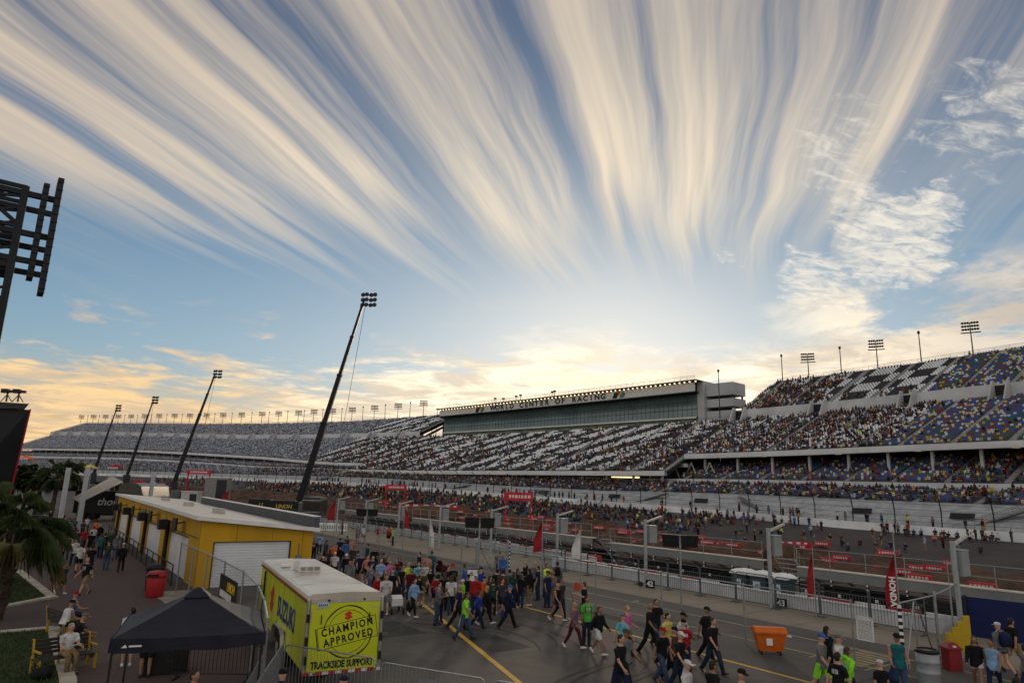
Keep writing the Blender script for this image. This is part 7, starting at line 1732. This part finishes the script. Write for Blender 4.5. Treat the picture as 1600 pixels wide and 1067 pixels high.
for k, (cx0, py, dep, rad, label) in enumerate(((1236, 852, 66, 1.55, 'curved red printed banner around the near dirt berm'), (672, 792, 105, 3.4, 'curved red printed banner around the far dirt berm'))):
    q = D(cx0, py, dep); m_ = MB(); n = 16; z = max(float(terr(q[0], q[1])), q[2] - .3); e = tag(empty('curved_banner', (q[0], q[1], z), -R(34.2)), label, 'banner')
    ring_ = [(rad * 1.3 * math.cos(a), -rad * .8 * math.sin(a)) for a in np.linspace(math.pi * 1.02, math.pi * 1.98, n)]
    for a, b in zip(ring_, ring_[1:]): m_.sheet((*a, .0), (*b, .0), (*b, .6), (*a, .6), .06)
    o = m_.build('banner', hred, e); m_ = MB()
    for i in range(2, n - 3, 2): a, b = Vector((*ring_[i], .3)), Vector((*ring_[i + 1], .3)); a2, b2 = a * 1.0, b; m_.sheet(a2 - Vector((0, .03, 0)), b2 - Vector((0, .03, 0)), b2 + Vector((0, -.03, .28)), a2 + Vector((0, -.03, .28)), .08)
    m_.build('print', hwht, o)
    bm_ = MB(); bm_.lathe([(rad * 1.5, -1.2), (rad * 1.25, .0), (rad * .9, .7), (rad * .3, .9)], 18); o = bm_.build('dirt_mound', dirt, None, True); o.location = (q[0] + .5, q[1] + 1.2, z - .45); tag(o, kind='structure')

# ------------------------------------------------------------------ mobile light cranes
def crane(bx, by, tx, ty, dep, scale, label):
    a, b = D(bx, by, dep), D(tx, ty, dep); z0 = float(terr(a[0], a[1])) if a[0] > pwx(a[1]) else 0.0
    e = empty('light_crane', (a[0], a[1], z0), 0, label, 'light crane'); o = Vector((0, 0, a[2] - z0)); t = Vector(b - a) + o; dv = (t - o).normalized(); s = scale
    right = Vector((_rt[0], _rt[1], 0)).normalized()
    lens = (0, .42, .66, .85, 1.0); wds = (1.0, .78, .60, .45)
    for k in range(4):
        m_ = MB(); p, q = o.lerp(t, lens[k] - (.01 if k else 0)), o.lerp(t, lens[k + 1]); m_.beam(p, q, wds[k] * s, wds[k] * 1.1 * s, up=right)
        bo = m_.build('boom_section', steel_dark, e); m_ = MB(); m_.beam(q - dv * .35, q, wds[k] * 1.18 * s, wds[k] * 1.28 * s, up=right); m_.build('collar', black, bo)
    h = MB(); h.tube([t, t + dv * 1.6], .22 * s, 6)
    up_ = Vector((0, 0, 1)); fwd = Vector((-_fw[0], -_fw[1], 0)).normalized()
    for r in range(3): c = t + dv * .5 + up_ * (r * 1.05 - .3); h.beam(c - right * .5 * s, c + right * 2.6 * s, .16)
    h.build('lamp_frame', steel_dark, e)
    for r in range(3):
        for k in range(4):
            l = MB(); c = t + dv * .5 + up_ * (r * 1.05 - .3) + right * (k * .82 - .1) * s + fwd * (.35 * (k % 2) - .2); l.loft([[c + fwd * .45 * q + (right * math.cos(w_) + up_ * math.sin(w_)) * rr_ for w_ in np.linspace(0, 2 * math.pi, 9)[:-1]] for q, rr_ in ((-.7, .12), (-.3, .34), (.45, .46), (.5, .40))]); l.build('floodlight', steel_dark, e)
    m_ = MB(); m_.tube([t + right * .6, t.lerp(o, .5) + right * 3.4 * s - up_ * .8, o + right * 5.0 * s - up_ * 2.4], .045, 4); m_.build('cable', black, e)
    m_ = MB(); m_.cbox(-1.2, 1.2, -1.2, 1.2, .8, max(1.2, o.z + .6), .1); m_.build('turntable', steel_dark, e)
    m_ = MB(); m_.cbox(-1.3, 1.3, -4.5, 5.5, .55, 1.0, .05); m_.build('chassis', black, e)
    c = MB(); c.loft([[(-1.25, y, z0_), (1.25, y, z0_), (1.25, y, z1_ - .2), (1.0, y, z1_), (-1.0, y, z1_), (-1.25, y, z1_ - .2)] for y, z0_, z1_ in ((-7.2, .6, 2.9), (-6.9, .6, 3.4), (-4.8, .6, 3.5))]); c.build('cab', mat('truck_cab_grey', (.10, .11, .12), .4), e)
    w_ = MB(); w_.sheet((-1.1, -7.23, 1.9), (1.1, -7.23, 1.9), (1.1, -7.1, 2.8), (-1.1, -7.1, 2.8), .02); w_.build('windscreen', mat('dark_glass', (.02, .025, .03), .1, 0, .1, 1, spec=.8), e)
    for x in (-1.15, 1.15):
        for y in (-6.0, 2.2, 3.8): w_ = MB(); w_.lathe([(.2, -.18), (.52, -.18), (.52, .18), (.2, .18)], 14, (x, y, .53), 'x'); w_.build('wheel', rubber, e)
    return e
crane(464, 792, 566, 478, 136, 1.0, 'nearest and tallest leaning light crane behind the garage parapet')
crane(271, 756, 334, 590, 236, 1.0, 'second nearest leaning light crane, above the middle of the garage roof')
crane(198, 744, 238, 630, 262, .8, 'third leaning light crane from the camera')
crane(146, 741, 181, 642, 290, .78, 'farthest and leftmost leaning light crane')
dglass = MATS['dark_glass']

# ------------------------------------------------------------------ steel scoreboard gantry at far left
gs = mat('gantry_steel', (.016, .019, .022), .55, .3, .12, .8); gm_ = empty('scoreboard_gantry', (0, 0, 0), 0, 'dark steel truss gantry holding two upright screen panels at the left edge', 'gantry')
c0 = Vector(D(42, 300, 45)); c0.z = 0; right = Vector((_rt[0], _rt[1], 0)).normalized(); dep_ = Vector((*ray(-20, 600)[:2], 0)).normalized(); right = Vector((dep_.y, -dep_.x, 0)); zz = lambda px, py: float(D(px, py, 45)[2])
ztop = zz(42, 293)
for a, b in ((0, 0), (0, 3.2), (-3.6, 0), (-3.6, 3.2)):
    m_ = MB(); p = c0 + right * a + dep_ * b - right * .1; m_.beam(p, p + Vector((0, 0, ztop)), .42); m_.build('column', gs, gm_)
m_ = MB(); n = 9
for k in range(n):
    z0, z1 = ztop * k / n, ztop * (k + 1) / n
    for A_, B_ in (((0, 0), (-3.6, 0)), ((0, 3.2), (-3.6, 3.2)), ((0, 0), (0, 3.2)), ((-3.6, 0), (-3.6, 3.2))):
        p, q = c0 + right * A_[0] + dep_ * A_[1], c0 + right * B_[0] + dep_ * B_[1]
        m_.beam(p + Vector((0, 0, z0)), q + Vector((0, 0, z1)), .22); m_.beam(p + Vector((0, 0, z1)), q + Vector((0, 0, z1)), .24); m_.beam(q + Vector((0, 0, z0)), p + Vector((0, 0, (z0 + z1) / 2)), .16)
m_.build('lattice', gs, gm_)
for y in (303, 368, 412):
    z = zz(45, y); m_ = MB()
    for b in (0, 3.2):
        m_.beam(c0 - right * 8 + dep_ * b + Vector((0, 0, z)), c0 + right * 1.75 + dep_ * b + Vector((0, 0, z)), .34); m_.beam(c0 - right * 8 + dep_ * b + Vector((0, 0, z - 1.5)), c0 + Vector((0, 0, z - .2)) + dep_ * b, .18)
        for t in range(5): m_.beam(c0 - right * (8 - 1.6 * t) + dep_ * b + Vector((0, 0, z - 1.4 + .25 * t)), c0 - right * (7.2 - 1.6 * t) + dep_ * b + Vector((0, 0, z)), .10)
    m_.build('arm', gs, gm_)
for px0, px1, ya, yb_, nm in ((60, 57, 283, 440, 'inner'), (80, 77, 273, 465, 'outer')):
    c1 = Vector(D(px0, (ya + yb_) / 2, 44.6)); z0, z1 = zz(px0 - 10, yb_), zz(px0 + 5, ya); m_ = MB(); h_ = .17; p = Vector((c1.x, c1.y, 0)); L_ = 1.3
    m_.hexa([p - right * h_ + Vector((0, 0, z0)), p + right * h_ + Vector((0, 0, z0)), p + right * h_ + dep_ * L_ + Vector((0, 0, z0)), p - right * h_ + dep_ * L_ + Vector((0, 0, z0)), p - right * h_ + Vector((0, 0, z1)), p + right * h_ + Vector((0, 0, z1)), p + right * h_ + dep_ * L_ + Vector((0, 0, z1)), p - right * h_ + dep_ * L_ + Vector((0, 0, z1))])
    o = m_.build('screen_panel', black, gm_); m_ = MB()
    for k in range(14): z = z0 + (z1 - z0) * (k + .5) / 14; m_.beam(p - right * .19 - dep_ * .03 + Vector((0, 0, z)), p + right * .19 - dep_ * .03 + Vector((0, 0, z)), .06)
    m_.build('panel_rib', gs, o)
# ------------------------------------------------------------------ dark media building
db = empty('building', (0, 0, 0), 0, 'black building with outward leaning side and cameras on its roof at left edge', 'building')
P0, P1, P2, P3 = [Vector(D(*p, 85)) for p in ((47, 640), (28, 720), (-90, 720), (-90, 640))]; dd = dep_ * 14
m_ = MB(); z0 = 0.0; k_ = (P1 - P0) / (P1.z - P0.z); B0 = P0 + k_ * (z0 - P0.z); B2 = Vector((P2.x, P2.y, z0))
m_.hexa([B2, B0, B0 + dd, B2 + dd, Vector((P3.x, P3.y, P0.z)), P0, P0 + dd, Vector((P3.x, P3.y, P0.z)) + dd]); m_.build('wall', mat('black_cladding', (.012, .013, .017), .45, 0, .2, .2), db)
m_ = MB(); s_ = Vector((0, 0, 1.6)); m_.hexa([Vector((P3.x, P3.y, P0.z + .02)), P0 - right * 1.3 + Vector((0, 0, .02)), P0 - right * 1.3 + dd + Vector((0, 0, .02)), Vector((P3.x, P3.y, P0.z + .02)) + dd, Vector((P3.x, P3.y, P0.z)) + s_ * .7, P0 + s_ * .45 - right * .2, P0 + s_ * .45 - right * .2 + dd, Vector((P3.x, P3.y, P0.z)) + s_ * .7 + dd]); m_.build('roof', steel_dark, db)
m_ = MB(); m_.beam(P0 + Vector((0, 0, .05)) - dep_ * .06 + right * .02, B0 - dep_ * .06 + right * .02, .16); m_.build('red_edge', mat('red_edge_trim', (.40, .02, .03), .5), db)
for px in (8, 26):
    q = Vector(D(px, 636, 85)); e = empty('camera_rig', (q.x, q.y, P0.z + .9), -R(34), ('left', 'right')[px > 10] + ' one of two dark camera rigs on the black building roof', 'camera rig'); m_ = MB(); m_.beam((0, 0, 0), (0, 0, 1.1), .15); m_.beam((-.7, 0, 0), (0, 0, .9), .08); m_.beam((.7, 0, 0), (0, 0, .9), .08); m_.build('stand', black, e); m_ = MB(); m_.cbox(-.75, .1, -.3, .3, 1.1, 1.6, .06); m_.build('camera', black, e); m_ = MB(); m_.cbox(.12, .8, -.2, .2, 1.15, 1.45, .05); m_.build('lens', black, e)
# ------------------------------------------------------------------ palms
leafm = [mat('palm_leaf_' + n_, c, .55, 0, .2, 3, spec=.4) for n_, c in (('green', (.045, .070, .018)), ('dry', (.12, .10, .035)), ('dark', (.022, .040, .014)))]
barkm = mat('palm_bark', (.075, .052, .036), .9, 0, .25, 4, rgb2=(.030, .022, .016))
def palm(base, crown, cr, label, nfr=26, boots=True, group=None, seed=1):
    r = random.Random(seed); e = empty('palm_tree', base, 0, label, 'palm tree', group); b = Vector((0, 0, 0)); c = Vector(crown) - Vector(base)
    m_ = MB(); pts_ = [b.lerp(c, t) + Vector((.12 * math.sin(3 * t), 0, 0)) * c.length * .1 for t in np.linspace(0, 1, 9)]; m_.tube(pts_, [.30 - .10 * t + .03 * (i % 2) for i, t in enumerate(np.linspace(0, 1, 9))], 10)
    if boots:
        for k in range(130):
            t = r.uniform(.08, 1); p = b.lerp(c, t) + Vector((.12 * math.sin(3 * t), 0, 0)) * c.length * .1; a = r.uniform(0, 6.28); rad = .26 - .08 * t; d = Vector((math.cos(a), math.sin(a), 0)); ln = r.uniform(.18, .42) * (.6 + .6 * t)
            m_.beam(p + d * rad * .8, p + d * (rad + ln * .55) + Vector((0, 0, ln * .8)), .09, .035)
    m_.build('trunk', barkm, e)
    cm_ = MB()
    for k in range(nfr):
        a = r.uniform(0, 6.28); el = math.asin(r.uniform(-.75, .98)); L_ = cr * r.uniform(.75, 1.1); d = Vector((math.cos(a) * math.cos(el), math.sin(a) * math.cos(el), math.sin(el)))
        sag = Vector((0, 0, -1)); m1 = c + d * L_ * .5 + sag * .06 * L_; hub = c + d * L_ * .66 + sag * .16 * L_
        cm_.cur = 0 if el > -.25 else (1 if r.random() < .55 else 2)
        if r.random() < .25: cm_.cur = 2
        cm_.tube([c, m1, hub], [.03, .022, .016], 4, False)
        dirf = (hub - m1).normalized(); side = dirf.cross(Vector((0, 0, 1))).normalized(); nrm = side.cross(dirf)
        nl = 17
        for j in range(nl):
            t = (j / (nl - 1) - .5) * 2; ang = t * 1.75; ld = dirf * math.cos(ang) + side * math.sin(ang); ln = L_ * .58 * (1 - .35 * abs(t)) * r.uniform(.85, 1.1); wv = ld.cross(nrm).normalized() * (.030 * cr * .55)
            p0 = hub; p1 = hub + ld * ln * .5 + nrm * (.05 * ln - .12 * abs(t) * ln * .3) + wv * 0; p2 = hub + ld * ln * .8 - Vector((0, 0, .20 * ln)); p3 = hub + ld * ln * .98 - Vector((0, 0, .50 * ln))
            cm_.add([p0, p1 - wv, p2 - wv * .6, p3, p2 + wv * .6, p1 + wv], [(0, 1, 2, 3), (0, 3, 4, 5)])
    cm_.build('crown', leafm, e)
    return e
q = G(2, 968); palm((q[0] - .25, q[1], .04), tuple(VY(26, 822, q[1] + .3)), 2.05, 'near cabbage palm with rough trunk standing on the lawn at left edge', 36, True, None, 3)
q = G(-26, 925); palm((q[0] - .3, q[1], .04), tuple(VY(-40, 800, q[1])), 2.2, 'cabbage palm partly cut off by the left edge behind the near palm', 30, True, None, 8)
for k, (px, py, dep, cr) in enumerate(((24, 742, 92, 2.2), (47, 738, 96, 2.1), (66, 746, 90, 2.0), (92, 738, 88, 2.3), (108, 733, 94, 2.0))):
    c = D(px, py, dep); palm((c[0] - .2, c[1], .004), tuple(c), cr, ('leftmost', 'second from left', 'middle', 'second from right', 'rightmost')[k] + ' of five distant palms behind the brick paving crowd', 26, False, None, 20 + k)
# ------------------------------------------------------------------ benches and the people on them
bym = mat('bench_yellow', (.42, .27, .02), .6); bsl = mat('bench_dark_slat', (.03, .028, .028), .6)
def bench(x, y, az, label):
    e = empty('bench', (x, y, .006), -R(az), label, 'bench'); s = MB()
    for k in range(4): s.cbox(-.85, .85, -.22 + k * .12, -.13 + k * .12, .42, .455, .008)
    s.build('seat', bsl, e); s = MB()
    for k in range(4): s.cbox(-.85, .85, -.34 - k * .02, -.31 - k * .02, .52 + k * .11, .61 + k * .11, .008)
    s.build('backrest', bsl, e)
    for xx in (-.78, .78): m_ = MB(); m_.beam((xx, -.28, 0), (xx, -.28, .42), .07); m_.beam((xx, .2, 0), (xx, .2, .42), .07); m_.beam((xx, -.30, .42), (xx, -.40, .98), .06); m_.beam((xx, -.3, .42), (xx, .24, .42), .06); m_.beam((xx, -.32, .66), (xx, .22, .66), .05); m_.build('frame', bym, e)
pos = []
for (p, top, sl, bot, cut, head, az, pose, where) in SEATED:
    q = G(*p, 1.30); J = skeleton(pose); seat_z = .455; lab = 'person in %s %s with %s, %s' % (top, GARM[sl], ('%s cap' % head[1]) if head[0] == 'cap' else head[1] + ' hair', where)
    drop = J['up'] - seat_z - .125                            # hip joint above the slats
    o = person((q[0], q[1], -drop), -R(az), top, sl, bot, cut, head, pose, 1.0, lab); o.scale = (1.04, 1.04, 1.0); pos.append((q, az, o))
qa, qb = pos[0][0], pos[1][0]; azb = R(75); bench((qa[0] + qb[0]) / 2, (qa[1] + qb[1]) / 2, 68, 'farther dark slatted bench with yellow frame beside the lawn corner')
qn = pos[2][0]; bench(qn[0] - .02, qn[1] - .3, 97, 'middle dark slatted bench with yellow frame under the grey capped person')
qn = pos[3][0]; bench(qn[0], qn[1], 160, 'nearest dark slatted bench with yellow frame under the reading person')
o = pos[3][2]; m_ = MB(); J = skeleton('sit_a'); m_.sheet((-.16, .36, .78), (.16, .36, .76), (.16, .58, .84), (-.16, .58, .86), .012); pp_ = m_.build('newspaper', white); pp_.location = o.location + Vector((0, 0, .0)); pp_.rotation_euler = o.rotation_euler; tag(pp_, 'open white paper held by the reading person on the bench', 'paper')
m_ = MB()                                                     # dark print on the white shirt
for k in range(4):
    x = -.12
    while x < .10: w_ = rng.uniform(.03, .08); m_.add([(x, .146 - .012 * k, J['up'] + .40 - k * .055), (x + w_, .146 - .012 * k, J['up'] + .40 - k * .055), (x + w_, .143 - .012 * k, J['up'] + .435 - k * .055), (x, .143 - .012 * k, J['up'] + .435 - k * .055)], [(0, 1, 2, 3)]); x += w_ + .015
m_.build('shirt_print', cloth('navy'), o)
q = G(62, 1064); e = empty('backpack', (q[0], q[1], .05), .5, 'dark backpack lying on the lawn beside the nearest bench', 'bag'); m_ = MB(); ball(m_, Vector((0, 0, .16)), .30, .22, .17, 14, 9); m_.build('body', cloth('black'), e, True); m_ = MB(); ball(m_, Vector((.06, -.15, .14)), .18, .11, .11, 10, 7); m_.build('pocket', cloth('black'), e, True); m_ = MB(); m_.tube([(-.2, .08, .24), (-.24, .08, .36), (-.08, .08, .38), (-.04, .08, .30)], .018, 5); m_.build('strap', cloth('black'), e)
# ------------------------------------------------------------------ things beyond the garage, at left
pilm = mat('pale_pillar', (.40, .42, .45), .6, 0, .06, 1)
for k, (px, dep, zt) in enumerate(((106, 70, 6.7), (136, 72, 6.8), (172, 110, 6.2), (240, 88, 6.4))):
    c = D(px, 740, dep); m_ = MB(); m_.cbox(-.2, .2, -.2, .2, 0, zt, .03); o = m_.build('pillar', pilm); o.location = (c[0], c[1], .002); o.rotation_euler = (0, 0, .2); tag(o, ('leftmost tall pale square pillar behind the chain link fence', 'second tall pale square pillar from the left, by the awning', 'thin pale pillar behind the white awning', 'pale square pillar behind the yellow garage roof')[k], 'pillar')
c = [D(x, 800, 104) for x in (84, 190)]; chain_fence('chain_link_fence', [(c[0][0], c[0][1]), (c[1][0], c[1][1])], 2.6, 'far chain link fence between the palms and the yellow garage', .3, None, .006, 3)
chain_fence('chain_link_fence', [(15.6, 79), (15.6, 128)], 3.0, 'long chain link fence behind the yellow garage roof', .3, None, .006, 3.2)
blk = mat('black_trailer_side', (.013, .013, .015), .4, 0, .15, .4)
def at(px, py, dep): v = D(px, py, dep); return Vector((v[0], v[1], 0))
def semi(c, az, ln, h, label, txt=None, tcol=None):
    e = empty('semi_trailer', c, az, label, 'semi trailer'); m_ = MB(); m_.cbox(0, ln, -1.25, 1.25, .9, h, .08); m_.build('body', blk, e); m_ = MB(); m_.box(.02, ln - .02, -1.2, 1.2, h + .002, h + .05); m_.build('roof', steel_dark, e)
    m_ = MB(); m_.box(.3, ln - .3, -.5, .5, .6, .898); m_.build('chassis', steel_dark, e)
    for x in (1.3, 2.5, ln - 1.5):
        for y in (-1.05, 1.05): m_ = MB(); m_.lathe([(.2, -.15), (.5, -.15), (.5, .15), (.2, .15)], 12, (x, y, .51), 'y'); m_.build('wheel', rubber, e)
    if txt: text('lettering', txt, h * .36, tcol, e, (ln * .56, -1.26, h * .62), (1, 0, 0), (0, 0, 1), depth=.01, bold=.02, shear=.25)
    return e
rz_ = -R(34.2); wtxt = mat('white_lettering', (.6, .6, .6), .5); ytxt = mat('yellow_lettering', (.6, .42, .03), .5)
semi(at(124, 760, 98), rz_ + R(14), 7.5, 4.0, 'black race trailer with white lettering under the pale awning', 'thor', wtxt)
a, b, c, d = [Vector(D(x, y, dp)) for x, y, dp in ((112, 778, 92), (124, 784, 90), (192, 752, 92), (176, 744, 98))]; aw = empty('awning', (0, 0, 0), 0, 'pale sloping awning in front of the black race trailer', 'awning'); m_ = MB(); m_.sheet(a, b, c, d, .12); m_.build('canopy', mat('pale_awning', (.50, .46, .40), .7, 0, .15, .3), aw)
for p in (b, c): m_ = MB(); m_.tube([(p.x, p.y, 0), (p.x, p.y, p.z - .1)], .06, 6); m_.build('leg', galv, aw)
co = empty('motorhome', at(203, 765, 86), rz_ + .1, 'dark rounded motor coach behind the yellow garage', 'motor coach'); m_ = MB(); m_.loft([[(x0 * 1.0, y, z) for x0, z in ((-1.5, .5), (1.5, .5), (1.6, 3.6), (1.3, 4.9), (.6, 5.3), (-.6, 5.3), (-1.3, 4.9), (-1.6, 3.6))] for y in (0, .3, 9)]); m_.build('body', mat('coach_dark', (.03, .025, .022), .3, .1, .15, .5, spec=.6), co); m_ = MB(); m_.sheet((-1.35, -.02, 2.4), (1.35, -.02, 2.4), (1.2, -.02, 4.5), (-1.2, -.02, 4.5), .03); m_.build('windscreen', dglass, co); m_ = MB(); m_.box(-1.62, 1.62, -.05, .02, .5, 1.0); m_.build('bumper', steel_dark, co)
for x in (-1.4, 1.4): m_ = MB(); m_.lathe([(.2, -.2), (.5, -.2), (.5, .2), (.2, .2)], 12, (x, 1.6, .5), 'x'); m_.build('wheel', rubber, co)
semi(at(391, 785, 128), rz_ + R(3), 4.0, 2.8, 'left of two dark containers with yellow marks behind the garage parapet', 'U', ytxt)
semi(at(424, 785, 126), rz_ + R(3), 4.6, 2.7, 'right of two dark containers with yellow marks behind the garage parapet', 'UNOH', ytxt)
bus = empty('motorhome', at(486, 800, 112), rz_ + .15, 'dark tour bus with pale trim at the foot of the nearest light crane', 'bus'); m_ = MB(); m_.loft([[(x0, y, z) for x0, z in ((-1.5, .5), (1.5, .5), (1.5, 3.2), (1.2, 3.7), (-1.2, 3.7), (-1.5, 3.2))] for y in (0, .25, 10)]); m_.build('body', mat('bus_dark_green', (.04, .05, .05), .35, .1, .1, .5), bus); m_ = MB(); m_.box(-1.3, 1.3, -.04, 0, 1.6, 2.9); m_.build('rear_window', dglass, bus); m_ = MB(); m_.beam((-1.5, -.03, 3.2), (1.5, -.03, 3.2), .08); m_.beam((-1.5, -.03, 1.3), (1.5, -.03, 1.3), .08); m_.build('pale_trim', alum, bus)
for px, py, dep, w_, h_, lab in ((339, 745, 150, 5.0, 6.6, 'pale grey equipment cabinet stack between two light cranes'), (297, 762, 140, 3.4, 3.6, 'white van roofed box near the second light crane')):
    c = at(px, py, dep); m_ = MB(); m_.cbox(-w_ / 2, w_ / 2, 0, 2.4, 0, h_, .1); o = empty('equipment_box', c, rz_, lab, 'equipment box'); m_.build('box', mat('equipment_grey_%d' % px, (.22, .22, .21) if px > 300 else (.5, .5, .48), .6), o); m_ = MB(); m_.box(.1, w_ / 2 - .15, -.03, 0, .5, h_ - .4); m_.build('door', steel_dark, o); m_ = MB(); m_.box(-w_ / 2 - .1, w_ / 2 + .1, -.1, 2.5, h_ + .003, h_ + .12); m_.build('lid', white, o)
for px, py, dep, colr, lab in ((141, 727, 190, ('yellow', 'red'), 'yellow and red peaked tent top far beyond the fence'), (181, 727, 200, ('red', 'white'), 'red and white peaked tent far beyond the fence'), (42, 713, 200, ('orange', 'white'), 'orange and white tent beside the black building'), (218, 752, 130, ('red', 'red'), 'red pop up tent left of the second light crane'), (252, 757, 140, ('red', 'red'), 'red pop up tent in front of the second light crane')):
    v = D(px, py, dep); e = empty('canopy_tent', (v[0], v[1], 0), rz_, lab, 'tent'); z = v[2]; m_ = MB(); m_.loft([[(-a, -a, zz_), (a, -a, zz_), (a, a, zz_), (-a, a, zz_)] for a, zz_ in ((1.5, z - .9), (1.5, z - .6), (.7, z - .1), (.05, z + .4))]); m_.build('canopy', cloth(colr[0]), e); m_ = MB(); m_.box(-1.55, 1.55, -1.55, -1.51, z - .9, z - .55); m_.build('valance', cloth(colr[1]), e)
    for x in (-1.4, 1.4): m_ = MB(); m_.beam((x, -1.4, 0), (x, -1.4, z - .9), .08); m_.build('leg', galv, e)
wb = empty('barrier_stack', at(497, 815, 88), rz_, 'white plastic barricades stacked at the end of the garage', 'barrier')
for k in range(3): m_ = MB(); m_.cbox(-.3 + k * 1.4, .95 + k * 1.4, 0, .4, 0, .95, .05); o = m_.build('panel', white, wb); m_ = MB(); [m_.box(-.2 + k * 1.4 + j * .3, -.02 + k * 1.4 + j * .3, -.012, -.002, .2, .7) for j in range(4)]; m_.build('recess', cabm, o)
